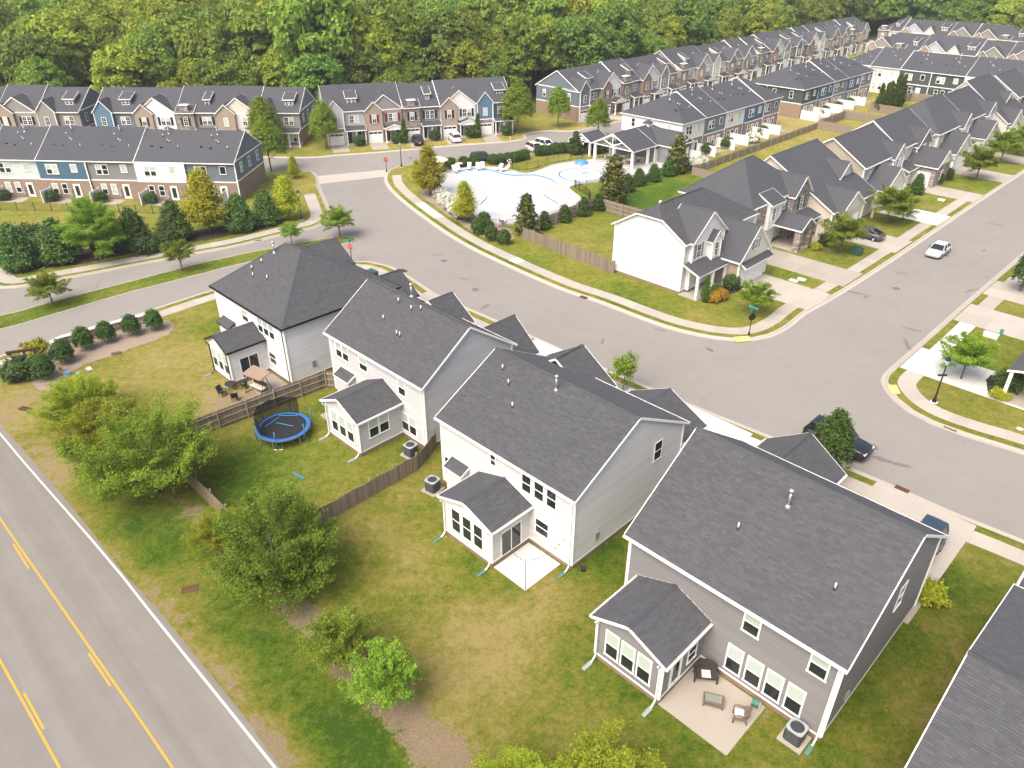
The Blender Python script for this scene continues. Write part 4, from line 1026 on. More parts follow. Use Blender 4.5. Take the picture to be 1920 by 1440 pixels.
BK = [(S_SLATE, M_BRICK), (S_WHITE, M_BRICK), (S_DUSK, M_BRICK), (S_BLUE, M_BRICK), (S_PALE, M_BRICK), (S_SLATE, M_BRICK)]
GT = 'terraces of town houses'
rad = math.radians
terrace('townhouse_terrace', 'terrace facing the pool, with red, white and blue fronts and cars in its driveways', GT, (-35.0, 147.2), rad(17), 5, 7.3, 12, FR, BK, 'gg', seed=1, back=False, side_l=(S_GREY, M_BRICK), side_r=(S_SLATE, M_BRICK))
terrace('townhouse_terrace', 'terrace with blue left front below the woods, seen behind a long grey roof', GT, (-78.2, 147.6), rad(-1), 5, 7.7, 12, [('E', S_SLATE, S_SLATE, ''), ('B', S_WHITE, M_BRICK2, 'k'), ('C', S_TAUPE, M_STONE, 'k'), ('B', S_CREAM, M_BRICK2, ''), ('A', S_TAUPE, M_STONE, '')], BK, 'gg', seed=2, back=False, side_r=(S_SLATE, M_BRICK), side_l=(S_SLATE, M_BRICK))
terrace('townhouse_terrace', 'terrace end with brick gable at the left picture edge below the woods', GT, (-120.2, 148.4), rad(-1), 5, 7.8, 12, [('A', S_GREY, M_STONE, ''), ('B', S_WHITE, M_BRICK2, ''), ('C', S_DUSK, M_STONE, 'k'), ('B', S_TAUPE, M_BRICK2, 'k'), ('A', S_TAUPE, S_TAUPE, '')], BK, 'gg', seed=3, back=False, side_r=(S_SLATE, S_SLATE))
terrace('townhouse_terrace', 'terrace seen from behind, brick below pale green, blue and white siding', GT, (-40.4, 124.2), rad(176.3), 6, 7.6, 11.5, FR, BK, 'gg', ze=5.8, zr=9.3, seed=2, front=False, side_l=(S_SLATE, M_BRICK), side_r=(S_PALE, M_BRICK))
FD = [('A', S_SLATE, M_BRICK, ''), ('B', S_WHITE, M_BRICK, 'k'), ('C', S_DUSK, M_STONE, ''), ('B', S_PALE, M_BRICK, ''), ('A', S_TAUPE, M_STONE, '')]
FD2 = [('B', S_TAUPE, M_BRICK2, 'k'), ('C', S_CREAM, M_STONE, ''), ('B', S_GREY, M_BRICK2, ''), ('A', S_CREAM, M_BRICK2, ''), ('B', S_TAUPE, M_STONE, '')]
DL = ('terrace beyond the pool car park with a slate blue end gable', 'second terrace along the woods, with a taupe end wall', 'third terrace along the edge of the woods', 'farthest terrace along the woods, at the end of its street')
for i, (u0, n) in enumerate(((128.3, 5), (166.5, 5), (205, 5), (243, 5))):
    o = uw(u0, -108.7 - i * .9)
    terrace('townhouse_terrace', DL[i], GT, (o.x, o.y), rad(45), n, 7.2, 12, T(FD if i % 2 == 0 else FD2, i), BK, 'gg', zr=9.6, seed=4 + i, back=False, detail=2 if i < 2 else 1, side_l=((S_SLATE, M_BRICK), (S_TAUPE, S_TAUPE), (S_SLATE, M_BRICK), (S_TAUPE, M_BRICK))[i])
BE = [(S_DUSK, M_BRICK), (S_BLUE, M_BRICK), (S_WHITE, M_BRICK), (S_SLATE, M_BRICK), (S_WHITE, M_BRICK)]
o = uw(154.0, -89.6)
terrace('townhouse_terrace', 'terrace with a white end wall behind the pool pavilion', GT, (o.x, o.y), rad(225), 5, 7.04, 13.4, FR, BE, 'hh', seed=9, front=False, side_r=(S_WHITE, M_BRICK), side_l=(S_DUSK, M_BRICK))
o = uw(199.5, -89.8)
terrace('townhouse_terrace', 'terrace with a dark green end wall above white privacy screens', GT, (o.x, o.y), rad(225), 5, 7.04, 13.4, FR, [(S_DUSK, M_BRICK), (S_BLUE, M_BRICK), (S_DUSK, M_BRICK), (S_BLUE, M_BRICK), (S_DKGRN, M_BRICK)], 'hh', seed=10, front=False, side_r=(S_DKGRN, M_BRICK), side_l=(S_DUSK, M_BRICK))
o = uw(218.6, -43.0)
terrace('townhouse_terrace', 'terrace with white and dark green rear walls across the end of the lawn', GT, (o.x, o.y), rad(135), 6, 7.4, 12.2, FR, [(S_GREY, S_GREY), (S_WHITE, S_WHITE), (S_DKGRN, S_DKGRN), (S_DKGRN, S_DKGRN), (S_WHITE, S_WHITE)], 'hh', seed=11, front=False, detail=1)
for i, (u0, w0, n, lb) in enumerate(((242, -96, 10, 'long grey roofed terrace with front gables behind the dark green terrace'), (284, -110, 6, 'far terrace with a white gable against the woods at the top'), (266, -58, 7, 'far grey roofed terrace at the upper right picture corner'))):
    o = uw(u0, w0)
    terrace('townhouse_terrace', lb, GT, (o.x, o.y), rad(-45), n, 7.3, 12, T(FD2, i), BK, 'hh', seed=20 + i, back=False, detail=1)

# white privacy screens and patios behind the terraces
M_VINYL = mat('white_vinyl', (.70, .70, .70), .45, .35)
def screen(loc, rot, L, label):
    o = thing('privacy_screen', label, 'screen', loc, rot, 'white privacy screens')
    n = int(L / .3)
    pm = mesh_cache(('scr',), lambda: scr_mesh())
    for i in range(n): obj('board', pm, o, (.06 + i * .3, 0, .04))
    pl_box(o, 'rail', 0, -.04, 1.72, L + .06, .04, 1.82, M_VINYL); pl_box(o, 'rail', 0, -.04, .0, L + .06, .04, .1, M_VINYL)
    for x in (0, L + .06): pl_box(o, 'post', x - .06, -.06, 0, x + .06, .06, 1.95, M_VINYL)
def scr_mesh():
    mb = MB(); mb.box(0, -.02, 0, .29, .02, 1.7); return mb.mesh('board', M_VINYL)
eb = ('nearest the pavilion', 'second from the pavilion', 'third from the pavilion', 'fourth from the pavilion', 'fifth from the pavilion', 'sixth from the pavilion')
for i, u in enumerate((118.95, 124.0, 130.6, 135.4, 143.2, 147.6)):
    screen(uw(u, -76.0, GZ), -math.pi / 4, 3.9, 'white vinyl privacy screen %s, behind the white ended terrace' % eb[i])
for i, u in enumerate((164.6, 170.0, 176.0, 182.0, 188)):
    screen(uw(u, -76.2, GZ), -math.pi / 4, 3.9, 'white privacy screen %s behind the dark green ended terrace' % ('nearest us', 'second', 'third', 'fourth', 'farthest')[i])
bt = rad(176.3); bx = Vector((math.cos(bt), math.sin(bt), 0)); by = Vector((-math.sin(bt), math.cos(bt), 0)); bo = Vector((-40.4, 124.2, GZ))
for i, k in enumerate((4.85, 3.85, 2.85, 1.85, .25)):
    screen(bo + bx * (k * 7.6) + by * 11.9, rad(-93.7), 2.4, 'short white privacy screen %s behind the brick and siding terrace' % ('farthest left', 'second from left', 'middle one', 'second from right', 'farthest right')[i])
for k in (4.6, 3.6, 2.6, 1.6, .6):
    q = [bo + bx * (k * 7.6 - 1.9) + by * 11.7, bo + bx * (k * 7.6 + 1.5) + by * 11.7, bo + bx * (k * 7.6 + 1.5) + by * 14.2, bo + bx * (k * 7.6 - 1.9) + by * 14.2]
    paving('patio', q, M_CONCT, 1, 1)
for u in (121, 126.5, 132.6, 138.5, 145, 150, 167, 173, 179, 185, 191): paving('patio', uwrect(u, u + 3, -76.0, -73.2), M_CONCT, 1, 1)
# front drives of the terraces
ct = rad(17); cx = Vector((math.cos(ct), math.sin(ct), 0)); cy = Vector((-math.sin(ct), math.cos(ct), 0)); co_ = Vector((-35.0, 147.2, 0))
for k in range(5): q = [co_ + cx * (k * 7.3 + .3) - cy * .7, co_ + cx * (k * 7.3 + 3.4) - cy * .7, co_ + cx * (k * 7.3 + 3.4) - cy * (6.0 + k * .2), co_ + cx * (k * 7.3 + .3) - cy * (6.0 + k * .1)]; paving('driveway', q, M_CONCT, 1, 2)
for i, u0 in enumerate((128.3, 166.5, 205)):
    for k in range(5): paving('driveway', uwrect(u0 + k * 7.2 + .3, u0 + k * 7.2 + 3.4, -108 - i * .9, -103.1), M_CONC, 1, 1)

# ------------------------------------------------------------------ houses along the street with the silver car
GS = 'houses along the street with the silver car'
def shouse(label, u0, wf=-42.4, name='house'): return thing(name, label, 'house', uw(u0, wf, GZ), HOUSE_ROT, GS)
rs = random.Random(5)
FX = HALF     # facing the street (+x)
def fwin(r, x, y, z, w=.9, h=1.5, **k): return rwin(r, rs, x + .006, y, z, FX, w, h, munt=True, **k)
def post(r, x, y, h, m=None, t=.14):
    return pl_box(r, 'porch_post', x - t, y - t, 0, x + t, y + t, h, m or M_WHITE)
SIDE_CREAM = siding('siding_cream_side', (.58, .58, .575), lap=True); S_SAND = siding('far_siding_sand', (.50, .455, .37)); S_TAN = siding('far_siding_tan', (.36, .315, .25))
M_SHGREY = mat('grey_shutter', (.22, .225, .23), .6, .3); M_SHNAVY = mat('navy_shutter', (.02, .03, .05), .6, .3)
h = shouse('cream corner house with bare side wall, front porch and white garage', 69.2)
vol(h, -9.6, 0, 0, 15.0, 0, 6.0, 9.1, 'y', 'jh', SIDE_CREAM, near=True, clipz=8.05, gut=M_WHITE, sides='0123')
vol(h, -3.6, .9, .5, 7.3, 0, 6.0, 8.9, 'x', 'ng', B_WHITE, found=.4, sides='012', gut=None)
vol(h, .4, 3.9, 1.2, 5.6, 3.4, 5.5, 6.7, 'x', 'ng', B_WHITE, found=0, sides='012', oh=.2, ohg=.2)
vol(h, -3, 5.8, 3.8, 12.2, 0, 3.3, 6.9, 'x', 'ng', S_CREAM, found=.3, gable_mat=S_CREAM, sides='012', gut=M_WHITE, per_side={0: M_BRICK2})
roof(h, [[(2.5, -.3, 2.9), (2.5, 6.0, 2.9), (.3, 6.0, 3.75), (.3, -.3, 3.75)]], True, name='porch_roof')
for y in (-.05, 3.0, 5.6): post(h, 2.25, y, 2.85)
pl_box(h, 'porch_floor', 0, -.2, -.1, 2.5, 5.8, .12, M_CONC); pl_box(h, 'porch_beam', 2.1, -.2, 2.6, 2.4, 5.8, 2.85, M_WHITE)
fwin(h, .5, 2.2, 4.0, .9, 1.6, shut=M_SHGREY); fwin(h, 1.2, 4.75, 3.75, .8, 1.6); fwin(h, .02, 1.6, .6, .9, 1.7); fwin(h, .02, 2.7, .6, .9, 1.7); fwin(h, 3.8, 9.0, 4.1, .75, 1.2, shut=M_SHGREY)
door(h, .01, 4.6, .12, FX, M_DOORK); garage(h, 3.81, 9.2, 0, FX, 4.9, 2.2, lights=False)
roof(h, [[(4.6, 6.0, 2.65), (4.6, 12.4, 2.65), (3.75, 12.4, 3.1), (3.75, 6.0, 3.1)]], True, name='garage_canopy', caps=False)
h = shouse('house with stone gable, navy panel and stone porch piers', 86.7, -43.2)
vol(h, -10.5, -1.4, -.2, 11.6, 0, 6.0, 10.2, 'y', 'hh', S_TAUPE, hip=(6.0, 5.5), gut=M_WHITE, per_side={1: S_WHITE, 0: S_TAUPE})
vol(h, -4, 7.2, 1.0, 11.4, 0, 5.8, 8.2, 'x', 'ng', M_STONE, found=0, sides='012', trim=False)
pl_box(h, 'bay', -.3, 1.8, 2.6, .6, 5.0, 5.9, B_WHITE); pl_box(h, 'navy_panel', -.3, 5.0, 2.4, .2, 7.2, 5.9, S_BLUE); pl_box(h, 'stone_pier', -.3, .2, 0, .15, 1.8, 5.85, M_STONE)
roof(h, [[(.95, 1.6, 5.85), (.95, 5.2, 5.85), (-1.2, 5.2, 7.0), (-1.2, 1.6, 7.0)]], name='bay_roof', caps=False)
for y in (2.9, 3.8): fwin(h, .6, y, 3.7, .85, 1.6)
fwin(h, .2, 6.1, 4.3, .7, 1.1); fwin(h, 1.0, 9.4, 3.8, .9, 1.7, shut=M_SHNAVY); fwin(h, .2, 9.4, .7, 1.0, 1.7)
garage(h, -.05, 3.4, 0, FX, 3.0, 2.2, lights=False)
vol(h, .5, 3.8, 4.2, 7.2, 2.7, 3.0, 4.3, 'x', 'ng', M_STONE, found=0, sides='1', oh=.35, trim=False)
for y in (4.1, 6.9): post(h, 3.9, y, 2.9, M_STONE, .4)
roof(h, [[(3.2, 7.0, 2.9), (3.2, 11.9, 2.9), (1.0, 11.9, 3.6), (1.0, 7.0, 3.6)]], name='porch_roof'); post(h, 3.0, 11.6, 2.9)
pl_box(h, 'porch_floor', 0, 3.8, -.1, 4.2, 11.6, .1, M_CONC)
h = shouse('sand coloured house with long low front roof and gabled dormer', 98.4)
vol(h, -11.5, 0, 3.7, 13.2, 0, 3.5, 9.2, 'y', 'gg', S_SAND, rc=-6.2, gut=M_WHITE)
vol(h, -5, 8.6, .2, 12.6, 3.5, 5.6, 7.6, 'x', 'ng', S_CREAM, found=0, sides='012', gable_mat=S_CREAM)
vol(h, -2, .8, 4.5, 7.8, 0, 3.2, 5.7, 'x', 'ng', S_SAND, found=.2, sides='012', gable_mat=S_CREAM)
for y in (9.9, 11.1): fwin(h, .2, y, 3.95, .85, 1.4, shut=None)
garage(h, 4.51, 4.3, 0, FX, 4.8, 2.2, lights=False); fwin(h, 3.7, 10, .7); post(h, 4.4, 12.6, 2.9); door(h, 3.71, 8.7, .1, FX, M_DOORK)
h = shouse('grey and white house with steep garage gable behind two yard trees', 113.2)
vol(h, -9.6, 0, 1.0, 13.2, 0, 6.0, 9.4, 'y', 'gg', S_TAN, gut=M_WHITE, per_side={1: B_GREY})
vol(h, -2.5, 9.0, 1.7, 12.8, 0, 5.7, 7.8, 'x', 'ng', B_GREY, found=0, sides='012', gable_mat=S_CREAM)
vol(h, -1, 1.2, 4.2, 8.4, 0, 3.0, 5.8, 'x', 'ng', S_CREAM, found=.2, sides='012', gable_mat=S_CREAM)
roof(h, [[(3.2, 8.3, 2.85), (3.2, 13.2, 2.85), (1.0, 13.2, 3.7), (1.0, 8.3, 3.7)]], name='porch_roof'); post(h, 3.0, 8.8, 2.8); post(h, 3.0, 12.9, 2.8)
for y in (2.5, 5.5): fwin(h, 1.0, y, 4.0)
for y in (10.4, 11.4): fwin(h, 1.7, y, 4.0)
garage(h, 4.21, 4.8, 0, FX, 4.8, 2.2, lights=False)
h = shouse('house with a low stone garage wing and flower bed in front', 127.8)
vol(h, -9.6, 0, .3, 13.6, 0, 6.0, 9.6, 'y', 'gg', S_CREAM, gut=M_WHITE)
vol(h, -3, 5.8, 1.0, 11.2, 0, 5.4, 8.0, 'x', 'ng', B_TAUPE, found=0, sides='012')
vol(h, -.5, 4.0, 5.2, 10.2, 0, 3.2, 5.5, 'x', 'ng', M_STONE, found=0, sides='012', trim=False, gable_mat=S_WHITE)
garage(h, 2.4, 3.99, 0, 0, 4.0, 2.2, lights=False)
for y in (7.9, 8.9): fwin(h, 1.0, y, 4.0)
fwin(h, 5.2, 7.1, .8, 1.0, 1.5); fwin(h, .3, 2.0, 4.0); roof(h, [[(2.6, -.2, 2.9), (2.6, 4.2, 2.9), (.3, 4.2, 3.7), (.3, -.2, 3.7)]], name='porch_roof'); post(h, 2.4, .2, 2.85)
h = shouse('hipped roof house with a pale gabled garage, fifth from the corner', 142.5)
vol(h, -10.2, 0, 1.0, 13.8, 0, 6.0, 10.0, 'y', 'hg', S_CREAM, gut=M_WHITE, hip=(6.0, 6.0))
vol(h, -1, 1.2, 4.0, 8.4, 0, 3.0, 5.9, 'x', 'ng', S_CREAM, found=.2, sides='012'); vol(h, -3, 9.2, 1.8, 12.6, 0, 5.6, 8.0, 'x', 'ng', B_GREY, found=0, sides='012')
garage(h, 4.01, 4.8, 0, FX, 4.8, 2.2, lights=False); fwin(h, 1.8, 10.9, 4.0); fwin(h, 1.0, 3.0, 4.2); fwin(h, 1.0, 6.0, 4.2)
roof(h, [[(3.6, 8.6, 2.85), (3.6, 13.4, 2.85), (1.0, 13.4, 3.7), (1.0, 8.6, 3.7)]], name='porch_roof'); post(h, 3.4, 9.0, 2.8); post(h, 3.4, 13.2, 2.8)
for i, (u0, lab) in enumerate(((157.3, 'house with a tall cream side gable, sixth from the corner'), (172.0, 'house with a broad cream gable wall, seventh from the corner'), (187, 'cream house at the far right end of the street row'))):
    h = shouse(lab, u0)
    if i % 2 == 0:
        vol(h, -9.8, 0, .8, 13.4, 0, 6.0, 9.6, 'y', 'gg', S_CREAM, gut=M_WHITE); vol(h, -3, 8.4, 1.5, 12.6, 0, 5.6, 7.9, 'x', 'ng', B_GREY, found=0, sides='012')
        for y in (9.9, 11.0): fwin(h, 1.5, y, 4.0)
        fwin(h, .8, 3, 4.0); roof(h, [[(3.2, 8.0, 2.85), (3.2, 13.2, 2.85), (.8, 13.2, 3.7), (.8, 8.0, 3.7)]], name='porch_roof'); post(h, 3.0, 8.4, 2.8); post(h, 3.0, 12.9, 2.8)
    else:
        vol(h, -11.5, 0, 3.7, 13.4, 0, 3.6, 10.2, 'y', 'gg', S_CREAM, rc=-5.4, gut=M_WHITE); vol(h, -5, 7.6, .4, 11.6, 3.6, 5.9, 7.8, 'x', 'ng', S_CREAM, found=0, sides='012')
        for y in (9, 10.2): fwin(h, .4, y, 4.2)
    vol(h, -1, .8, 4.2, 7.4, 0, 3.1, 5.8, 'x', 'ng', S_CREAM, found=.2, sides='012'); garage(h, 4.21, 4.2, 0, FX, 4.8, 2.2, lights=False)
h = thing('house', 'house corner with white porch post at the right picture edge', 'house', uw(70.7, -9.3, GZ), HOUSE_ROT)
vol(h, 2.2, .2, 12, 12, 0, 6, 9.4, 'y', 'gg', S_CREAM, gut=M_WHITE)
roof(h, [[(-.45, 12.2, 3.0), (-.45, -.4, 3.0), (2.3, -.4, 3.75), (2.3, 12.2, 3.75)]], True, name='porch_roof')
for y in (-.05, 4, 8): post(h, -.1, y, 2.95)
pl_box(h, 'porch_floor', -.4, -.3, -.1, 2.3, 12, .12, M_CONCT)
door(h, 2.19, 5, .12, -HALF, M_DOORK); window(h, 2.19, 2.4, .7, -HALF, 1.0, 1.6, up=GL)
# ------------------------------------------------------------------ trees and shrubs
def unit(v): return v / np.maximum(1e-9, np.linalg.norm(v, axis=-1, keepdims=True))
def leaf_quads(c, n, ln, wd, rng):
    t = unit(np.cross(n, rng.normal(size=c.shape))); b = np.cross(n, t)
    ln = ln[:, None]; wd = wd[:, None]
    q = np.stack([c + t * ln, c + b * wd + n * wd * .25, c - t * ln, c - b * wd + n * wd * .25], 1)
    return q.reshape(-1, 3)
def lobes(rng, k, amp):
    d = unit(rng.normal(size=(k, 3))); a = rng.uniform(-.3, 1, k) * amp
    return lambda v: 1 + sum(ai * np.exp(-((v - di) ** 2).sum(-1) / .25) for di, ai in zip(d, a))
def crown(seed, nb, per, rad3, cz, leaf, blen, up=.35, droop=.0, shape='ell', inner=.35, spread=.22, m=None, amp=.3, taper=.0):
    """branchlets spread through a crown volume, leaves set along each"""
    rng = np.random.default_rng(seed); R = np.array(rad3)
    if shape == 'cone':
        h = rng.uniform(0, 1, nb) ** 1.5; th = rng.uniform(0, 2 * np.pi, nb); f = np.sqrt(rng.uniform(inner ** 2, 1, nb))
        prof = (1 - h) ** .75 * np.clip(.25 + 4 * h, 0, 1) + .03
        lob = 1 + .22 * np.sin(th * 3 + seed) * np.sin(h * 9 + seed) + rng.normal(0, .05, nb)
        d = np.stack([np.cos(th), np.sin(th), 0 * th], 1)
        P = d * (prof * f * lob)[:, None] * R[0]; P[:, 2] = cz - R[2] + h * 2 * R[2]
        d = d + np.array([0, 0, up])
    else:
        d = unit(rng.normal(size=(nb, 3)) * np.array([1, 1, 1])); d[:, 2] = np.where(d[:, 2] < -.55, -d[:, 2] * .5, d[:, 2]); d = unit(d)
        f = rng.uniform(inner ** 2, 1, nb) ** .5; lob = lobes(rng, 26, amp)(d)
        P = d * R * (f * lob)[:, None]
        if taper: P[:, :2] *= (1 - taper * (P[:, 2:3] / R[2]))
        P[:, 2] += cz
    dr = unit(unit(d) + np.array([0, 0, up]) + rng.normal(0, .45, (nb, 3)))
    L = blen * rng.uniform(.6, 1.3, nb)
    t = rng.uniform(-.35, .65, (nb, per))
    C = P[:, None] + dr[:, None] * (t * L[:, None])[..., None] + rng.normal(0, spread, (nb, per, 3)) * blen
    C[..., 2] -= droop * np.abs(t) * L[:, None]
    C = C.reshape(-1, 3)
    n = unit(np.repeat(unit(d), per, 0) * .6 + rng.normal(0, .6, C.shape) + np.array([0, 0, .75]))
    ln = leaf * rng.uniform(.7, 1.35, len(C)); v = leaf_quads(C, n, ln, ln * rng.uniform(.45, .62, len(C)), rng)
    return npmesh('crown', v, 4, m)
def boughs(seed, nb, per, rad3, cz, leaf, blen, bwid, up=.5, m=None, amp=.3, inner=.45, taper=0., droop=.25):
    """leafy sprays: each bough carries a tapering, flattish plume of leaves; gaps stay between boughs"""
    rng = np.random.default_rng(seed); R = np.array(rad3)
    k = np.arange(nb); z = 1 - 1.75 * (k + .5) / nb; th = k * 2.39996 + rng.normal(0, .25, nb)
    q = np.sqrt(np.clip(1 - z * z, 0, 1)); d = unit(np.stack([q * np.cos(th), q * np.sin(th), z], 1) + rng.normal(0, .12, (nb, 3)))
    f = rng.uniform(inner, .95, nb); P = d * R * (f * lobes(rng, 20, amp)(d))[:, None]
    if taper: P[:, :2] *= (1 - taper * (P[:, 2:3] / R[2]))
    P[:, 2] += cz
    dr = unit(d * np.array([1, 1, .55]) + np.array([0, 0, up]) + rng.normal(0, .22, (nb, 3)))
    sd = unit(np.cross(dr, np.array([0, 0, 1.0]) + rng.normal(0, .05, (nb, 3)))); nn = np.cross(sd, dr)
    L = blen * rng.uniform(.65, 1.35, nb); t = rng.beta(1.6, 1.25, (nb, per)) * 1.5 - .75
    wd = bwid * (1.15 - .85 * np.abs(t) ** 1.2) * rng.uniform(.8, 1.25, (nb, 1))
    # side twigs: leaves gather on a few lines across the plume
    tw = np.round(t * 7 + rng.uniform(-.3, .3, t.shape)) / 7; t = t * .45 + tw * .55
    lat = rng.normal(0, 1, (nb, per)); C = P[:, None] + dr[:, None] * (t * L[:, None])[..., None] + sd[:, None] * (lat * wd)[..., None] + dr[:, None] * (np.abs(lat) * wd * .7)[..., None] + nn[:, None] * (rng.normal(0, .42, (nb, per)) * wd)[..., None]
    C[..., 2] -= droop * np.clip(t, 0, 1) ** 2 * L[:, None] + .12 * (lat * lat) * wd
    C = C.reshape(-1, 3); n = unit(np.repeat(nn, per, 0) * .7 + np.repeat(d, per, 0) * .35 + rng.normal(0, .5, C.shape) + np.array([0, 0, .5]))
    ln = leaf * rng.uniform(.7, 1.35, len(C)); v = leaf_quads(C, n, ln, ln * rng.uniform(.42, .6, len(C)), rng)
    return npmesh('crown', v, 4, m)
def clumps(seed, nc, per, rad3, cz, leaf, cr, m, amp=.35):
    """forest crown: rounded clumps of foliage over the crown surface"""
    rng = np.random.default_rng(seed); R = np.array(rad3)
    d = unit(rng.normal(size=(nc, 3))); d[:, 2] = np.where(d[:, 2] < -.6, -d[:, 2], d[:, 2])
    f = rng.uniform(.35, 1, nc) ** .5; P = d * R * (f * lobes(rng, 18, amp)(d))[:, None]; P[:, 2] += cz
    r = cr * rng.uniform(.6, 1.3, nc)
    e = unit(rng.normal(size=(nc, per, 3))); e[..., 2] = np.abs(e[..., 2]) * .9 - .25
    C = P[:, None] + e * (r[:, None] * rng.uniform(.55, 1.05, (nc, per)))[..., None]
    n = unit(e + rng.normal(0, .45, e.shape) + np.array([0, 0, .3])).reshape(-1, 3); C = C.reshape(-1, 3)
    ln = leaf * rng.uniform(.6, 1.4, len(C)); v = leaf_quads(C, n, ln, ln * rng.uniform(.5, .7, len(C)), rng)
    return npmesh('crown', v, 4, m)
def trunk(seed, h, r, n_limb, reach, cz, rz, m=None):
    rng = random.Random(seed); mb = MB()
    top = Vector((rng.uniform(-.15, .15), rng.uniform(-.15, .15), cz + rz * .5))
    mb.tube([(0, 0, -.15), (0, 0, .1), top * .35 + Vector((.05, 0, 0)), top * .7, top], [r * 1.5, r * 1.1, r * .9, r * .55, r * .15], 7)
    for i in range(n_limb):
        a = 2 * math.pi * i / n_limb + rng.uniform(-.4, .4); s = rng.uniform(.3, .75); b = top * s
        e = Vector((math.cos(a) * reach * rng.uniform(.6, .9), math.sin(a) * reach * rng.uniform(.6, .9), min(cz + rz * .6, b.z + reach * rng.uniform(.35, .7))))
        mb.tube([b, b.lerp(e, .5) + Vector((0, 0, .15 * reach)), e], [r * .5, r * .32, r * .1], 5, caps=False)
    return mb.mesh('trunk', m or M_BARK, True)
TP = {}
def proto(k, cm, tm): TP[k] = (cm, tm)
L_BRT = leafmat('leaf_bright', (.18, .25, .018), (.27, .33, .025), (.40, .42, .04))
proto('zel', boughs(1, 150, 400, (4.3, 4.3, 2.7), 3.0, .085, 1.7, .42, up=.75, m=L_MID, amp=.38, inner=.35, taper=-.1), trunk(1, 3, .2, 7, 3.6, 3.6, 2.6))
proto('zel2', boughs(2, 150, 400, (4.1, 4.1, 2.8), 3.1, .085, 1.6, .40, up=.7, m=leafmat('leaf_deep', (.095, .17, .02), (.15, .23, .028), (.28, .33, .04)), amp=.38, inner=.35), trunk(2, 3, .18, 7, 3.2, 3.6, 2.6))
proto('zelY', boughs(3, 130, 380, (3.6, 3.6, 2.4), 2.7, .088, 1.4, .38, up=.85, m=L_BRT, amp=.4, inner=.35), trunk(3, 3, .18, 6, 3, 3.4, 2.4))
proto('small', boughs(4, 48, 240, (1.6, 1.6, 1.05), 2.55, .075, .8, .2, up=.35, m=L_MID, amp=.3, inner=.25), trunk(4, 2, .07, 6, 1.4, 2.4, 1.0))
proto('small2', boughs(5, 70, 240, (1.95, 1.95, 1.4), 2.65, .08, .9, .23, up=.45, m=L_MID, amp=.3, inner=.25), trunk(5, 2, .09, 6, 1.7, 2.6, 1.3))
proto('yel', crown(6, 460, 24, (1.9, 1.9, 2.6), 3.9, .11, .8, up=.25, shape='cone', inner=.1, m=L_YEL), trunk(6, 3, .09, 6, 1.1, 3.8, 2.4))
proto('oval', crown(7, 680, 24, (2.0, 2.0, 3.3), 4.7, .13, .9, up=.6, m=L_MID, amp=.22, inner=.4, taper=.3), trunk(7, 3, .12, 6, 1.4, 4.4, 3))
proto('cedar', crown(8, 900, 16, (2.3, 2.3, 2.4), 2.5, .15, .75, up=.15, shape='cone', inner=.3, m=L_CED), trunk(8, 3, .1, 5, 1, 2.4, 2))
proto('holly', crown(9, 420, 16, (1.05, 1.05, 1.25), 1.3, .085, .3, up=.1, shape='cone', inner=.5, m=L_DARK, spread=.3), trunk(9, 1, .06, 3, .4, 1.1, .9))
proto('ball', crown(10, 300, 16, (.62, .62, .58), .62, .07, .22, up=.2, m=L_DARK, amp=.12, inner=.6, spread=.3), trunk(10, .5, .04, 3, .3, .5, .4))
proto('round', crown(11, 460, 16, (1.0, 1.0, 1.05), 1.15, .09, .3, up=.2, m=L_DARK, amp=.1, inner=.6, spread=.3, taper=.22), trunk(11, .5, .05, 3, .4, .9, .6))
proto('mag', crown(12, 420, 12, (1.9, 1.9, 2.8), 2.9, .2, .6, up=.3, shape='cone', inner=.3, m=L_MAG), trunk(12, 3, .1, 4, 1, 2.8, 2.4))
proto('blossom', crown(13, 220, 14, (.9, .9, .65), .75, .1, .25, up=.3, m=L_FLOW, amp=.2, inner=.7, spread=.3), crown(14, 160, 12, (.8, .8, .6), .65, .1, .3, m=L_DARK, amp=.1))
proto('dense', crown(15, 700, 18, (1.45, 1.45, 2.6), 3.4, .12, .5, up=.4, m=L_DARK, amp=.15, inner=.5, taper=.35), trunk(15, 3, .1, 5, .9, 3, 2.4))
proto('tuft', crown(16, 260, 14, (.95, .95, .6), .55, .13, .6, up=.8, m=leafmat('leaf_tuft', (.06, .10, .03), (.09, .14, .04), (.13, .18, .06)), amp=.2, inner=.2), trunk(16, .3, .04, 3, .3, .4, .3))
proto('thuja', crown(17, 420, 14, (.5, .5, 1.45), 1.5, .07, .22, up=.5, shape='cone', inner=.4, m=leafmat('leaf_thuja', (.05, .085, .012), (.075, .12, .016), (.1, .15, .02), .2)), trunk(17, 1, .04, 3, .2, 1.2, 1))
proto('orange', crown(18, 200, 14, (.6, .6, .45), .5, .06, .2, up=.3, m=L_ORG, amp=.1, inner=.6, spread=.3), trunk(18, .3, .03, 3, .2, .4, .3))
proto('myrtle', crown(19, 200, 14, (.9, .9, 1.4), 2.2, .1, .6, up=1.0, m=L_MID, amp=.35, inner=.2), trunk(19, 2, .05, 5, .7, 2, 1.2))
proto('ylow', crown(20, 160, 14, (.5, .5, .4), .42, .07, .25, up=.3, m=L_YEL, amp=.2, inner=.4), trunk(20, .3, .03, 3, .2, .4, .3))
proto('yelB', crown(6, 520, 24, (2.1, 2.1, 2.2), 3.4, .11, .85, up=.25, shape='cone', inner=.1, m=L_YEL), trunk(6, 3, .09, 6, 1.1, 3.4, 2.2))
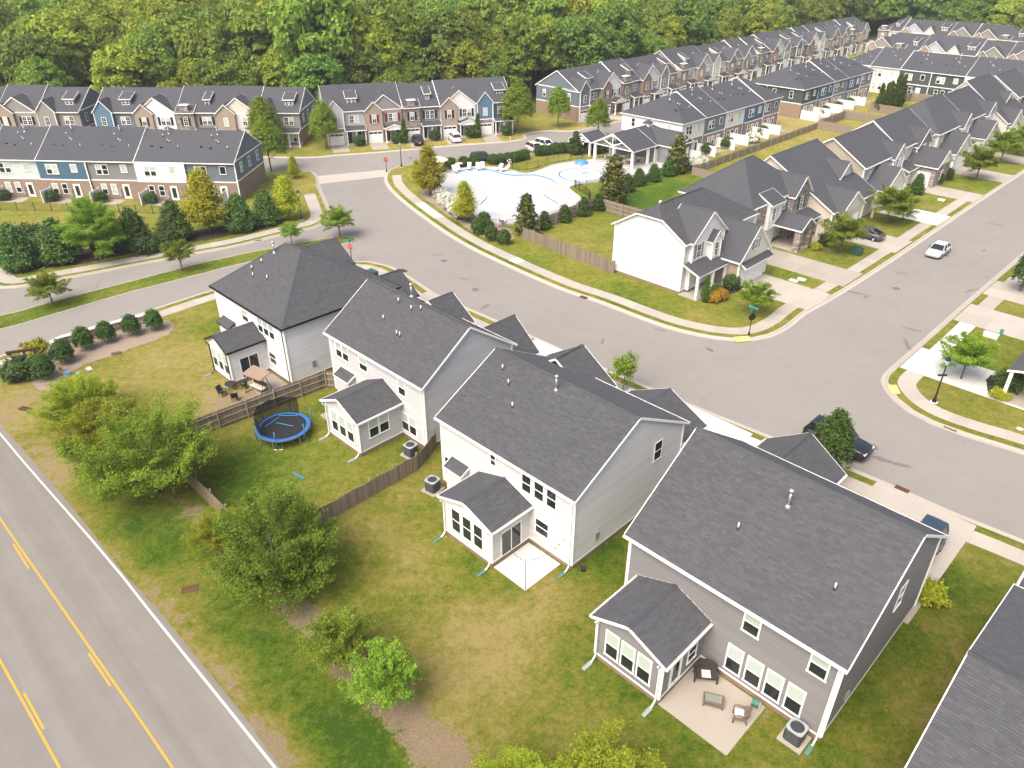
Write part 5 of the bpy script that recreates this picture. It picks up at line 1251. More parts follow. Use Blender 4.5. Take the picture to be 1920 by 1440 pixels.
proto('zelT', boughs(22, 150, 330, (4.0, 4.0, 4.2), 5.4, .1, 1.7, .42, up=.6, m=L_MID, amp=.35, inner=.3, taper=.25), trunk(22, 3, .2, 7, 3, 5, 3.8))
FOR = []
for i, (m, rx, rz, cz) in enumerate(((L_FOR, 5.6, 6.2, 9.6), (L_FOR, 6.2, 5.6, 9.2), (L_FORY, 5.6, 6.0, 9.3), (L_FORD, 5.2, 6.6, 9.8), (L_FOR, 4.8, 6.8, 9.8), (L_FORY, 5.0, 5.4, 8.8), (L_FORD, 6.0, 6.0, 9.2))):
    FOR.append('for%d' % i); proto('for%d' % i, clumps(40 + i, 150, 62, (rx, rx, rz), cz, .40, 1.75, m), trunk(40 + i, 8, .3, 6, 4, 8.5, 5))
def tree(k, name, label, cat, p, s=1.0, rot=None, group=None, sz=None):
    r = thing(name, label, cat, (p[0], p[1], p[2] if len(p) > 2 else GZ), RND.uniform(0, 6.28) if rot is None else rot, group)
    r.scale = (s, s, s * (sz or 1))
    cm, tm = TP[k]
    obj('crown' if cat == 'tree' else 'foliage', cm, r); obj('trunk' if k != 'blossom' else 'leaves', tm, r)
    return r
def gt(px, py): v = g(px, py); return (v.x, v.y, GZ)
# trees between the main road and the back yards
for k, px, py, s, sz, lab in (
    ('zelY', 158, 788, .68, .95, 'bright green tree nearest the entrance sign, left of the others'), ('zelY', 204, 842, .72, .95, 'bright green tree tucked between the sign tree and the large tree'),
    ('zel', 296, 925, .92, 1.1, 'largest tree of the roadside bed, beside the trampoline yard'), ('zelY', 415, 1020, .42, .95, 'yellowish small tree at the left flank of the dark spreading tree'), ('zel2', 530, 1100, .84, 1.12, 'dark green spreading tree at the end of the picket fence'),
    ('small2', 638, 1248, .78, 1.1, 'small roadside tree with a thin crown and bare soil below'), ('small2', 726, 1325, .82, 1.1, 'small bushy tree nearest the bottom edge trees'),
    ('zelY', 962, 1540, .60, .95, 'bright tree cut by the bottom picture edge, left of two'), ('zelY', 1130, 1555, .72, .95, 'bright tree cut by the bottom picture edge, right of two')):
    tree(k, 'broadleaf_tree', lab, 'tree', gt(px, py), s, sz=sz, group='trees of the roadside bed')
tree('ball', 'round_shrub', 'dark round shrub under the thin crowned roadside tree', 'shrub', gt(636, 1242), .6)
# median, entrance road and pond
for k, px, py, s, lab in (('small2', 100, 574, .9, 'small tree on the median, leftmost'), ('small', 343, 509, .95, 'small tree on the median with a mulch ring, middle one'), ('small2', 638, 446, .95, 'tree at the tip of the median beside the junction'), ('small', 548, 461, .75, 'small tree on the median half hidden by the hipped roof')):
    tree(k, 'median_tree', lab, 'tree', gt(px, py), s, group='trees on the median')
for k, px, py, s, lab in (('zelT', 190, 488, .78, 'tall loose tree by the entrance road in front of the rear terrace'), ('yelB', 394, 438, 1.45, 'yellow green tree in front of the rear terrace'), ('yelB', 541, 414, 1.05, 'young yellow tree by the lamp post at the junction'), ('yel', 553, 336, .55, 'thin yellow sapling at the terrace street corner'),
    ('oval', 509, 322, 1.05, 'tall oval tree at the corner of the slate blue end wall, front one'), ('oval', 503, 285, 1.15, 'tall oval tree behind the front one at the slate blue end'), ('oval', 612, 279, 1.0, 'oval tree at the left end of the terrace facing the pool'), ('oval', 971, 251, 1.2, 'broad oval tree at the right end of the terrace facing the pool'),
    ('oval', 1046, 239, .95, 'oval tree beside the white car on its driveway'), ('oval', 1120, 260, .88, 'oval tree standing by the small gabled shelter'), ('oval', 1308, 165, .9, 'street tree showing above the white ended terrace roof'), ('small2', 1250, 168, .9, 'low street tree left of the taller one behind the roof'), ('oval', 1440, 125, 1.0, 'tree in the terrace street between the dark roofs')):
    tree(k, 'street_tree', lab, 'tree', gt(px, py), s)
for i, (px, py, s) in enumerate(((42, 505, 1.12), (118, 492, 1.1), (258, 466, 1.05), (333, 450, 1.05), (453, 433, 1.0), (503, 421, .95))):
    tree('cedar', 'cedar', 'dark bushy cedar by the entrance pavement, %s from the left' % ('first', 'second', 'third', 'fourth', 'fifth', 'sixth')[i], 'tree', gt(px, py), s, group='cedars along the entrance road', sz=.95)
tree('tuft', 'ornamental_grass', 'rounded grassy shrub beside the pavement, left of two', 'shrub', gt(277, 474), 1.5); tree('tuft', 'ornamental_grass', 'rounded grassy shrub beside the pavement, right of two', 'shrub', gt(309, 466), 1.5)
for i, (px, py) in enumerate(((20, 465), (60, 455), (90, 470), (220, 450), (150, 455), (200, 470))):
    tree('tuft', 'reed_clump', 'tall reeds by the pond among the cedars, number %s from left' % ('one', 'three', 'four', 'six', 'five', 'two')[i], 'reeds', gt(px, py), 1.6, group='pond reeds')
# clipped shrubs in front of the entrance wall
for i, (px, py, s) in enumerate(((88, 713, 1.12), (124, 682, 1.1), (162, 657, 1.08), (204, 643, 1.0), (251, 630, 1.0), (293, 620, 1.0))):
    tree('round', 'clipped_shrub', 'clipped dark evergreen along the stone wall, %s from the sign' % ('first', 'second', 'third', 'fourth', 'fifth', 'sixth')[i], 'shrub', gt(px, py), s * .76, group='clipped shrubs along the entrance wall', sz=1.28)
tree('tuft', 'grassy_shrub', 'loose dark green shrub under the black entrance sign', 'shrub', gt(42, 712), 1.25, sz=1.1); tree('ylow', 'yellow_shrub', 'low yellow shrub behind the entrance sign', 'shrub', gt(76, 672), 2.0)
# around the pool
tree('yel', 'pool_tree', 'bright yellow green tree at the pool fence corner', 'tree', gt(806, 368), 1.35, sz=.82); tree('yel', 'pool_tree', 'smaller yellow tree among the white blossoms', 'tree', gt(872, 418), 1.0, sz=.85); tree('yel', 'pool_tree', 'pale sapling left of the bright yellow tree', 'tree', gt(783, 345), .55)
for i, (px, py, s) in enumerate(((827, 372, 1.1), (834, 384, 1.15), (843, 394, 1.1), (853, 402, 1.1), (861, 411, 1.0))):
    tree('blossom', 'hydrangea', 'white blossoming shrub in the pool hedge, %s from the top' % ('first', 'second', 'third', 'fourth', 'fifth')[i], 'shrub', gt(px, py), s, group='white blossoming hedge')
for i, (px, py, s) in enumerate(((1147, 385, 1.25), (987, 441, .95), (1268, 326, 1.1))): tree('mag', 'magnolia', 'bronze green magnolia %s' % ('on the pool lawn between clipped cones', 'at the corner of the wooden fence', 'beside the pavilion corner')[i], 'tree', gt(px, py), s, group='magnolias near the pool', sz=1.0)
CN = 'lowest', 'second', 'third', 'fourth', 'fifth', 'sixth', 'seventh', 'eighth'
for i, (px, py, s) in enumerate(((1020, 430, 1.0), (1058, 417, 1.0), (1093, 405, 1.08), (1122, 395, 1.0), (1175, 360, 1.12), (1197, 349, 1.12), (1225, 341, 1.15), (1252, 331, 1.15))):
    tree('holly', 'clipped_cone', 'dark clipped evergreen cone along the pool lawn, %s from the street' % CN[i], 'shrub', gt(px, py), s * 1.12, group='clipped cones along the pool lawn', sz=.82)
for i, (px, py, s) in enumerate(((908, 424, 1.2), (897, 440, 1.35), (916, 437, 1.1), (922, 452, 1.2), (945, 459, 1.25))): tree('ball', 'round_shrub', 'round green shrub outside the pool fence, %s' % ('at the back of the group', 'leftmost', 'in the middle', 'in front', 'rightmost, apart from the rest')[i], 'shrub', gt(px, py), s, group='round shrubs outside the pool fence', sz=1.2)
for i, (px, py) in enumerate(((845, 316), (870, 314), (890, 311), (925, 309), (938, 308), (953, 306), (962, 305), (972, 303), (983, 300))): tree('ball', 'hedge_shrub', 'small round hedge shrub between pool and street, %s from the left' % ('first', 'second', 'third', 'fourth', 'fifth', 'sixth', 'seventh', 'eighth', 'ninth')[i], 'shrub', gt(px, py), 1.35, group='pool street hedge')
for i, (px, py, s) in enumerate(((1012, 293, 1.4), (1022, 292, 1.4), (1038, 289, 1.4), (1052, 288, 1.4), (1064, 287, 1.4), (1110, 290, 1.5), (1122, 288, 1.5), (1135, 286, 1.5), (1146, 283, 1.5))): tree('ball', 'hedge_shrub', 'hedge shrub before the parked cars, %s from the left' % ('first', 'second', 'third', 'fourth', 'fifth', 'sixth', 'seventh', 'eighth', 'ninth')[i], 'shrub', gt(px, py), s, group='car park hedge')
tree('holly', 'clipped_cone', 'dark cone shaped evergreen beside the small gabled shelter', 'shrub', gt(1079, 290), 1.5)
for i, (px, py) in enumerate(((1290, 313), (1305, 309), (1400, 262))): tree('blossom', 'hydrangea', 'white blossoming shrub by the long board fence, %s' % ('nearer of the pair', 'farther of the pair', 'single one farther off')[i], 'shrub', gt(px + 10, py + 6), 1.3)
# street with the silver car
for k, px, py, s, lab in (('small2', 1574, 476, 1.15, 'bright round yard tree before the stone porch house'), ('small2', 1661, 421, 1.25, 'wide yard tree beside the dark coupe'), ('small2', 1829, 338, 1.25, 'yard tree in a ring before the stone garage'), ('small2', 1874, 306, 1.3, 'leafy yard tree near the upper right corner'), ('small2', 1910, 292, 1.3, 'yard tree cut by the right picture edge, far'), ('small', 1413, 592, .95, 'young tree at the corner behind the street name sign'), ('small2', 1801, 712, 1.0, 'spreading young tree behind the tall lamp post'),
    ('small2', 1690, 418, .7, 'small yard tree by the dark rounded evergreen'), ('holly', 1717, 365, 1.2, 'dark rounded evergreen by a garage'), ('dense', 1912, 548, .8, 'dark evergreen cut by the right picture edge')):
    tree(k, 'yard_tree', lab, 'tree', gt(px, py), s)
tree('dense', 'evergreen_tree', 'dense dark evergreen before the black parked car', 'tree', gt(1544, 893), .9); tree('myrtle', 'myrtle', 'slim leafy shrub showing between the front gables', 'tree', gt(1167, 738), 1.0)
tree('thuja', 'thuja', 'slim pointed evergreen beside the porch post', 'shrub', gt(1321, 568), 1.05); tree('ball', 'round_shrub', 'round green shrub by the corner house garage', 'shrub', gt(1369, 543), 1.35); tree('ball', 'round_shrub', 'grey green shrub behind the orange one', 'shrub', gt(1342, 556), 1.0); tree('orange', 'orange_shrub', 'low orange shrub before the corner porch, left end', 'shrub', gt(1337, 568), 1.2); tree('orange', 'orange_shrub', 'low orange shrub before the corner porch, right end', 'shrub', gt(1350, 563), 1.2)
for px, py, s, lab, k in ((1528, 470, 1.1, 'yellow green shrub by the stone porch', 'ylow'), (1545, 462, 1.2, 'green shrub right of the stone porch', 'ball'), (1755, 345, 1.4, 'green shrub left in the flower bed', 'ball'), (1772, 338, 1.5, 'green shrub right in the flower bed', 'ball'), (1885, 735, 1.6, 'leafy shrub in the dark mulch by the white post', 'ball'), (1868, 748, 1.1, 'yellow shrub in the dark mulch bed', 'ylow'), (1880, 752, .9, 'small yellow shrub nearest the white post', 'ylow'), (1740, 1128, 1.5, 'yellow green thuja beside the taupe house wall', 'ylow')):
    tree(k, 'garden_shrub', lab, 'shrub', gt(px, py), s)
for i, (u, w) in enumerate(((190, -66.5), (192, -66), (186, -67), (183.5, -67.3), (188, -67))): tree('thuja', 'thuja', 'pointed evergreen in the far fenced yard, %s' % ('tallest', 'right of the tallest', 'left of the tallest', 'farthest left', 'second from left')[i], 'shrub', uw(u, w, GZ), 2.0 + .35 * (i < 2), group='row of far thujas')
for i, k in enumerate((4.75, 3.75, 2.75, 1.72, .7)): p = bo + bx * (k * 7.6) + by * 13.2; tree('ball', 'patio_shrub', 'round shrub beside the short white screen, %s' % ('farthest left', 'second from left', 'middle', 'second from right', 'farthest right')[i], 'shrub', p, 1.25)
for i, u in enumerate((125.3, 132, 145, 172, 178.5, 184.5)): tree('ball', 'patio_shrub', 'dark shrub between the long white screens, %s from the pavilion' % ('first', 'second', 'third', 'fourth', 'fifth', 'sixth')[i], 'shrub', uw(u - .9, -74.0, GZ), 1.6)
for i in range(5):
    p = co_ + cx * (i * 7.3 + 5.6) - cy * 2.2; tree('ball', 'front_shrub', 'shrub by the porch of the terrace facing the pool, %s unit from the left' % ('first', 'second', 'third', 'fourth', 'fifth')[i], 'shrub', (p.x, p.y, GZ), 1.5)
for i, (a, b) in enumerate(((1, 6.9), (3, 6.9))): p = co_ + cx * (a * 7.3 + b) - cy * 2.6; tree('thuja', 'thuja', 'slim dark evergreen by the %s porch of the terrace facing the pool' % ('red shuttered', 'white gabled')[i], 'shrub', (p.x, p.y, GZ), 1.5)
# the woods
def in_woods(x, y):
    u, w = (x + y) * R2, (x - y) * R2
    if u > 318: return True
    if w < -129 and y > 164 + .27 * max(x + 40, 0): return True
    return False
def far_edge(x, y): return not in_woods(x, y - 11) or not in_woods((x * 1), y - 7) or not in_woods(x + 8, y - 8)
rf = random.Random(11); spots = []
row = 0; y = 158.0
while y < 600:
    x = -360 + (row % 2) * 4.2
    while x < 470:
        X, Y = x + rf.uniform(-2.6, 2.6), y + rf.uniform(-2.4, 2.4)
        if abs(X) < .60 * Y + 34 and in_woods(X, Y): spots.append((X, Y))
        x += 8.6
    y += 7.4; row += 1
spots.sort(key=lambda p: math.hypot(p[0] * .8, p[1]))
WG = 'trees of the woods'
for i, (X, Y) in enumerate(spots[:270]):
    edge = far_edge(X, Y); s = rf.uniform(.78, 1.28); k = rf.choice(FOR)
    if edge and rf.random() < .45: s *= .62
    look = ('fresh green', 'fresh green', 'yellow green', 'dark green', 'fresh green', 'yellow green', 'dark green')[int(k[3:])]; uu = (X + Y) * R2; where = 'behind the left hand terraces' if X < -38 else ('behind the terrace facing the pool' if X < 8 else ('behind the long diagonal terraces' if uu < 318 else 'at the far end of the estate'))
    tree(k, 'woodland_tree', '%s%s broadleaf tree in the woods %s' % ('low ' if s < .75 else ('tall ' if s > 1.1 else ''), look, where), 'tree', (X, Y, 0), s, group=WG, sz=rf.uniform(.9, 1.15))
tree('for2', 'woodland_tree', 'broad yellow green crowned tree standing out of the left woods', 'tree', (*g(345, 168).xy, 0), 1.75, sz=.88)
r = thing('dead_tree', 'pale leafless tree at the edge of the woods', 'tree', (*g(512, 178).xy, 0)); obj('trunk', trunk(77, 10, .28, 14, 4.2, 8, 7, mat('dead_wood', (.42, .39, .34), .9, .1)), r)
tree('for1', 'woodland_tree', 'tallest full green tree of the woods, behind the gap between two terraces', 'tree', (*g(618, 215).xy, 0), 1.35, sz=1.2)
rest = spots[270:]
me = bpy.data.meshes.new('far_woods'); me.from_pydata([(p[0], p[1], rf.uniform(-3, .5)) for p in rest], [], []); me.update()
fw = obj('far_woods', me, kind='stuff'); fw['label'] = 'dense far woods closing the view at the top of the picture'; fw['category'] = 'woods'
ng = bpy.data.node_groups.new('scatter_crowns', 'GeometryNodeTree'); ng.interface.new_socket('Geometry', in_out='INPUT', socket_type='NodeSocketGeometry'); ng.interface.new_socket('Geometry', in_out='OUTPUT', socket_type='NodeSocketGeometry')
N = ng.nodes; gi_ = N.new('NodeGroupInput'); go_ = N.new('NodeGroupOutput'); jn = N.new('GeometryNodeJoinGeometry')
srcs = {}
for o in list(COL.objects):
    if o.name.startswith('crown') and o.parent and o.parent.name.startswith('woodland_tree') and o.data.name not in srcs: srcs[o.data.name] = o
for o in srcs.values():
    oi = N.new('GeometryNodeObjectInfo'); oi.inputs['Object'].default_value = o; oi.inputs['As Instance'].default_value = False; oi.transform_space = 'ORIGINAL'
    gi2 = N.new('GeometryNodeGeometryToInstance'); ng.links.new(oi.outputs['Geometry'], gi2.inputs[0]); ng.links.new(gi2.outputs[0], jn.inputs[0])
ip = N.new('GeometryNodeInstanceOnPoints'); ip.inputs['Pick Instance'].default_value = True
rv = N.new('FunctionNodeRandomValue'); rv.data_type = 'FLOAT_VECTOR'; rv.inputs[0].default_value = (0, 0, 0); rv.inputs[1].default_value = (0, 0, 6.28)
rsv = N.new('FunctionNodeRandomValue'); rsv.data_type = 'FLOAT'; rsv.inputs[2].default_value = .8; rsv.inputs[3].default_value = 1.35; rsv.inputs['Seed'].default_value = 3
ng.links.new(gi_.outputs[0], ip.inputs['Points']); ng.links.new(jn.outputs[0], ip.inputs['Instance']); ng.links.new(rv.outputs[0], ip.inputs['Rotation']); ng.links.new(rsv.outputs[1], ip.inputs['Scale'])
ng.links.new(ip.outputs[0], go_.inputs[0])
md = fw.modifiers.new('scatter', 'NODES'); md.node_group = ng
# ------------------------------------------------------------------ fences
def plank_mesh(h, w=.135, dog=True):
    mb = MB(); c = .035 if dog else 0
    P = [(-w / 2, 0), (w / 2, 0), (w / 2, h - c), (w / 2 - c, h), (-w / 2 + c, h), (-w / 2, h - c)]
    mb.idx([(x, -.011, z) for x, z in P] + [(x, .011, z) for x, z in P], [(0, 1, 2, 3, 4, 5), (11, 10, 9, 8, 7, 6)] + [(i, i + 6, (i + 1) % 6 + 6, (i + 1) % 6) for i in range(6)]); return mb.mesh('plank', M_FENCE)
def board_fence(name, label, pts, h=1.75, side=1, scallop=0., far=False, step=.145):
    """planks on one face, rails and posts on the other (side +1: rails left of the walking direction)"""
    root = thing(name, label, 'fence', (pts[0].x, pts[0].y, GZ)); o = pts[0]
    joined = MB()
    for a, b in zip(pts[:-1], pts[1:]):
        d = (b - a); L = d.length; d = d.normalized(); n = Vector((-d.y, d.x, 0)) * side; rot = math.atan2(d.y, d.x)
        npn = int(L / step)
        for i in range(npn):
            s = (i + .5) * L / npn; ph = (s % 2.4) / 2.4; hh = h + scallop * (-.5 + 2 * (ph - .5) ** 2) + RND.uniform(-.012, .012)
            p = a + d * s - o
            if far: joined.box(-.068, -.011, 0, .068, .011, hh, 0, Matrix.Translation(p) @ Matrix.Rotation(rot, 4, 'Z'))
            else:
                q = obj('plank', mesh_cache(('plank', h), lambda: plank_mesh(h)), root, p, rot + RND.uniform(-.02, .02)); q.scale = (1, 1, hh / h)
        for z in (.3, h * .52, h - .25):
            mb = MB(); mb.box(0, -.028, -.05, L, .028, .05); r = mb.build('rail', M_FRAIL_LIT, root, a - o + n * .041 + Vector((0, 0, z)), rot)
        k = max(1, round(L / 2.4))
        for i in range(k + 1):
            mb = mesh_cache(('fpost', h), lambda: fpost(h)); obj('post', mb, root, a + d * (L * i / k) - o + n * .10, rot)
    if far: joined.build('planks', M_FENCE, root, kind='stuff')
    return root
def fpost(h):
    mb = MB(); mb.box(-.05, -.05, -.1, .05, .05, h + .06); mb.face([(-.05, -.05, h + .061), (.05, -.05, h + .061), (.05, .05, h + .061), (-.05, .05, h + .061)]); return mb.mesh('post', M_FRAIL_LIT)
board_fence('board_fence', 'weathered board fence between the white hipped house and the trampoline yard', [uw(14.6, -54.3), uw(29.6, -53.4)], 1.75, -1)
board_fence('board_fence', 'short return of board fence running to the light grey house', [uw(29.6, -53.3), uw(30.4, -52.2)], 1.75, -1)
board_fence('board_fence', 'board fence behind the trampoline yard, under the roadside trees', [uw(14.5, -38.0), uw(14.5, -54.2)], 1.6, -1, .25)
board_fence('board_fence', 'scalloped picket fence between the light grey and warm white houses', [uw(14.6, -37.8), uw(27.8, -38.0), uw(30.6, -39.2)], 1.5, 1, .22)
board_fence('board_fence', 'scalloped fence along the pavement side of the pool block yard', [uw(69.5, -67.8), uw(68.6, -51.4)], 1.7, 1, .25)
board_fence('board_fence', 'board fence of the same yard facing the pool lawn', [uw(69.7, -67.9), uw(86.2, -68.5), uw(86.2, -54)], 1.75, -1)
board_fence('board_fence', 'long board fence behind the silver car street houses', [uw(111, -62), uw(111.3, -68.6), uw(158, -69.2)], 1.35, -1, far=True, step=.15)
board_fence('board_fence', 'fence round the small far yard in the middle of the lawn', [uw(157.6, -62), uw(157.8, -69), uw(171.2, -69.4), uw(171.6, -60)], 1.8, -1, far=True, step=.15)
board_fence('board_fence', 'far fence round the yard with pointed evergreens', [uw(182.6, -60), uw(182.8, -69), uw(202, -67), uw(203, -58)], 1.8, -1, far=True, step=.15)
def iron_fence(name, label, pts, h=1.3, post_step=2.2):
    P = smooth_line(pts, .5) if len(pts) > 2 else smooth_line(pts, .5); o = P[0]; root = thing(name, label, 'fence', (o.x, o.y, GZ))
    s = 0; pk = MB(); lastp = -9; lastk = 0; pm = mesh_cache(('ipost', h), lambda: ipost(h)); rb = [MB(), MB()]
    for i in range(len(P) - 1):
        a, b = P[i] - o, P[i + 1] - o
        for r, z in zip(rb, (.12, h - .12)): r.tube([(a.x, a.y, z), (b.x, b.y, z)], .018, 4, caps=False)
        L = (b - a).length
        while lastk < s + L:
            p = a.lerp(b, (lastk - s) / L); pk.tube([(p.x, p.y, .05), (p.x, p.y, h)], .009, 3, caps=False); lastk += .13
        if s - lastp >= post_step: obj('post', pm, root, (a.x, a.y, 0)); lastp = s
        s += L
    for r in rb: r.build('rail', M_BLACK, root)
    pk.build('pickets', M_BLACK, root, kind='stuff')
def ipost(h):
    mb = MB(); mb.box(-.035, -.035, -.1, .035, .035, h + .08); mb.lathe([(.045, h + .08), (.03, h + .13), (0, h + .15)], 6); return mb.mesh('post', M_BLACK)
iron_fence('iron_fence', 'black iron fence between the pool deck and the terrace street', gp((836, 316), (880, 312), (930, 309), (975, 320), (1000, 318), (1030, 309), (1060, 303), (1095, 297)))
iron_fence('iron_fence', 'black iron fence round the low side of the pool', gp((836, 318), (822, 345), (836, 378), (866, 408), (893, 424), (937, 429), (975, 428), (1010, 421), (1050, 409), (1085, 399), (1104, 388), (1104, 373), (1090, 361), (1077, 353), (1095, 347), (1130, 341), (1180, 331)))
iron_fence('iron_fence', 'black iron fence along the lawn behind the brick and siding terrace', gp((-30, 396), (60, 397), (200, 400), (300, 403), (400, 412), (470, 428)))

# ------------------------------------------------------------------ pool
M_WATER = mat('pool_water', (.44, .57, .61), .04, .5, lambda n, l, b: bump(n, l, b, noise(n, l, 2.5, 4, .6, pos(n)), .12, .03)); M_TILE = mat('blue_pool_tile', (.06, .20, .36), .3, .5); M_PWHITE = mat('pool_plaster', (.78, .79, .79), .6, .3)
deck = smooth_line(gp((815, 345), (830, 327), (870, 317), (915, 315), (955, 320), (985, 328), (1010, 322), (1040, 311), (1080, 305), (1130, 299), (1165, 291), (1215, 296), (1245, 310), (1222, 326), (1180, 336), (1130, 342), (1090, 348), (1068, 354), (1076, 363), (1090, 375), (1085, 392), (1050, 405), (1000, 418), (950, 424), (905, 418), (885, 402), (852, 382), (832, 366)), 1.2, True)
pool = smooth_line(gp((858, 327), (880, 320), (905, 319), (930, 325), (955, 331), (985, 331), (1001, 331), (1042, 347), (1033, 352), (1020, 358), (1019, 367), (1034, 378), (1046, 386), (1030, 396), (990, 402), (950, 404), (915, 399), (901, 388), (913, 373), (906, 361), (882, 350), (862, 340)), .9, True)
DZ, WZ = GZ + .20, GZ + .06
i0 = min(range(len(deck)), key=lambda i: (deck[i] - pool[0]).length)
outer = deck[i0:] + deck[:i0 + 1]
def area(L): return sum(a.x * b.y - b.x * a.y for a, b in zip(L, L[1:] + L[:1]))
inner = pool if area(pool) * area(deck) < 0 else [pool[0]] + pool[:0:-1]
mb = MB(); mb.face([(p.x, p.y, DZ) for p in outer + inner + [inner[0]]])
for a, b in zip(deck, deck[1:] + deck[:1]): mb.face([(a.x, a.y, GZ - .05), (b.x, b.y, GZ - .05), (b.x, b.y, DZ), (a.x, a.y, DZ)])
mb.build('pool_deck', M_POOLDECK, kind='structure')
sheet('pool_water', pool, WZ, M_WATER)
mb = MB()
for a, b in zip(pool, pool[1:] + pool[:1]): mb.face([(a.x, a.y, WZ - .02), (b.x, b.y, WZ - .02), (b.x, b.y, DZ + .002), (a.x, a.y, DZ + .002)])
PI_ = offset_line(pool + [pool[0]], .22 if area(pool) > 0 else -.22)
mb.build('pool_tile_edge', M_TILE, kind='structure')
c = g(1089, 331); mb = MB(); mb.lathe([(3.75, 0), (3.75, .012), (3.45, .012)], 48, 1); mb.lathe([(3.45, .008), (0, .008)], 48, 0)
mb.build('splash_pad', [M_PWHITE, M_TILE], None, (c.x, c.y, DZ + .004), kind='structure')
t = thing('water_mushroom', 'blue umbrella shaped water feature in the wading pool', 'water feature', (c.x, c.y, DZ))
mb = MB(); mb.tube([(0, 0, 0), (0, 0, 2.1)], .1, 10); mb.build('pole', M_PWHITE, t, smooth=True)
mb = MB(); mb.lathe([(1.15, 1.95), (1.1, 2.1), (.8, 2.32), (.35, 2.45), (0, 2.48)], 24); mb.lathe([(0, 2.05), (1.15, 1.95)], 24); mb.build('cap', mat('blue_fibreglass', (.07, .22, .42), .35, .4), t, smooth=True)
mL = mat('white_resin', (.76, .76, .75), .45, .35)
def lounger():
    t = thing('pool_lounger', '', 'lounger')
    mb = MB(); mb.box(-.32, -.1, .28, .32, 1.15, .36); mb.build('seat', mL, t)
    mb = MB(); mb.idx([(-.32, -.1, .3), (.32, -.1, .3), (.32, -.75, .85), (-.32, -.75, .85), (-.32, -.06, .36), (.32, -.06, .36), (.32, -.7, .91), (-.32, -.7, .91)], [(0, 1, 2, 3), (7, 6, 5, 4), (0, 4, 5, 1), (3, 2, 6, 7), (0, 3, 7, 4), (1, 5, 6, 2)]); mb.build('backrest', mL, t)
    for x in (-.28, .28):
        for y in (-.05, 1.05): mb = MB(); mb.box(x - .03, y - .03, 0, x + .03, y + .03, .28); mb.build('leg', mL, t)
    return t
ln = ('nearest the umbrella', 'second from the umbrella', 'left of the middle pair', 'right of the middle pair', 'left of the two by the life ring', 'by the life ring', 'on the left deck near the yellow tree', 'nearest us on the left deck', 'at the low fence, left', 'at the low fence, right')
L0 = None
for i, (px, py, a) in enumerate(((852, 321, 20), (858, 318, 10), (880, 316, 0), (896, 316, 5), (905, 315, 5), (937, 318, -35), (948, 320, -55), (823, 331, 60), (820, 340, 75), (942, 420, 170))):
    p = g(px, py, DZ); lab = 'white resin lounger %s' % ln[i]
    if L0 is None: L0 = lounger(); L0.location = p; L0.rotation_euler = (0, 0, math.pi + rad(a)); L0['label'] = lab; L0['group'] = 'pool loungers'
    else: clone(L0, p, math.pi + rad(a), lab)
t = thing('parasol', 'cream parasol at the left end of the pool deck', 'parasol', g(824, 323, DZ)); mb = MB(); mb.tube([(0, 0, 0), (0, 0, 2.5)], .03, 6); mb.build('pole', M_STEEL, t)
mb = MB(); mb.lathe([(1.6, 2.1), (.8, 2.45), (0, 2.65)], 8); mb.lathe([(0, 2.62), (.8, 2.42), (1.6, 2.07)], 8); mb.build('canopy', mat('cream_canvas', (.62, .55, .42), .8, .2), t)
t = thing('patio_table', 'round white table between the loungers', 'table', g(862, 314, DZ)); mb = MB(); mb.lathe([(.0, .7), (.55, .7), (.55, .74), (0, .74)], 20); mb.build('top', mL, t); mb = MB(); mb.lathe([(.3, 0), (.3, .04), (.05, .08), (.05, .7)], 12); mb.build('pedestal', mL, t)
t = thing('life_ring_stand', 'red and white life ring post at the pool edge', 'life ring', g(955, 316, DZ)); mb = MB(); mb.tube([(0, 0, 0), (0, 0, 1.5)], .04, 6); mb.build('post', M_PVC, t)
mb = MB()
for k in range(16):
    a0, a1 = 2 * math.pi * k / 16, 2 * math.pi * (k + 1) / 16; mb.tube([(.32 * math.cos(a0), -.08, 1.25 + .32 * math.sin(a0)), (.32 * math.cos(a1), -.08, 1.25 + .32 * math.sin(a1))], .08, 6, (k // 2) % 2, caps=False)
mb.build('ring', [mat('red_ring', (.5, .04, .04), .5, .4), M_PVC], t, smooth=True)
# pavilion
pv = thing('pool_pavilion', 'grey roofed pool pavilion with white columns and trussed gables', 'pavilion', uw(106.4, -81.6, DZ - .02), HOUSE_ROT)
vol(pv, -4.3, 6.2, 4.3, 14.5, 0, 3.0, 5.3, 'y', 'nh', S_DUSK, found=0, gut=M_WHITE, hip=(4.6, 4.6))
pl, _, _, _ = gable_planes(-4.3, 0, 4.3, 6.21, 3.0, 5.3, 'y', 'gn', .3, .5); roof(pv, pl)
vol(pv, 1.0, 7.0, 7.4, 13.0, 0, 3.0, 5.0, 'x', 'ng', S_DUSK, found=0, sides='012')
for x in (-4.1, 0, 4.1): post(pv, x, .1, 3.0 if x else 3.2, t=.2)
for x in (-4.1, 4.1): post(pv, x, 4.5, 3.0, t=.2)
def truss(root, p, rot, half, h):
    mb = MB()
    for a, b in (((-half, 0), (half, 0)), ((0, 0), (0, h)), ((0, .25), (-half * .45, h * .5)), ((0, .25), (half * .45, h * .5)), ((-half, 0), (0, h)), ((half, 0), (0, h))): mb.tube([(a[0], 0, a[1]), (b[0], 0, b[1])], .09, 4)
    mb.build('truss', M_WHITE, root, p, rot)
truss(pv, (0, -.35, 3.0), 0, 4.4, 2.0); truss(pv, (7.62, 10, 3.0), HALF, 3.1, 1.75)
pl_box(pv, 'gable_panel', -3.9, .1, 3.05, 3.9, .14, 3.5, S_DUSK)
for y in (8.6, 11.4): door(pv, 7.405, y, 0, HALF, M_DOORW)
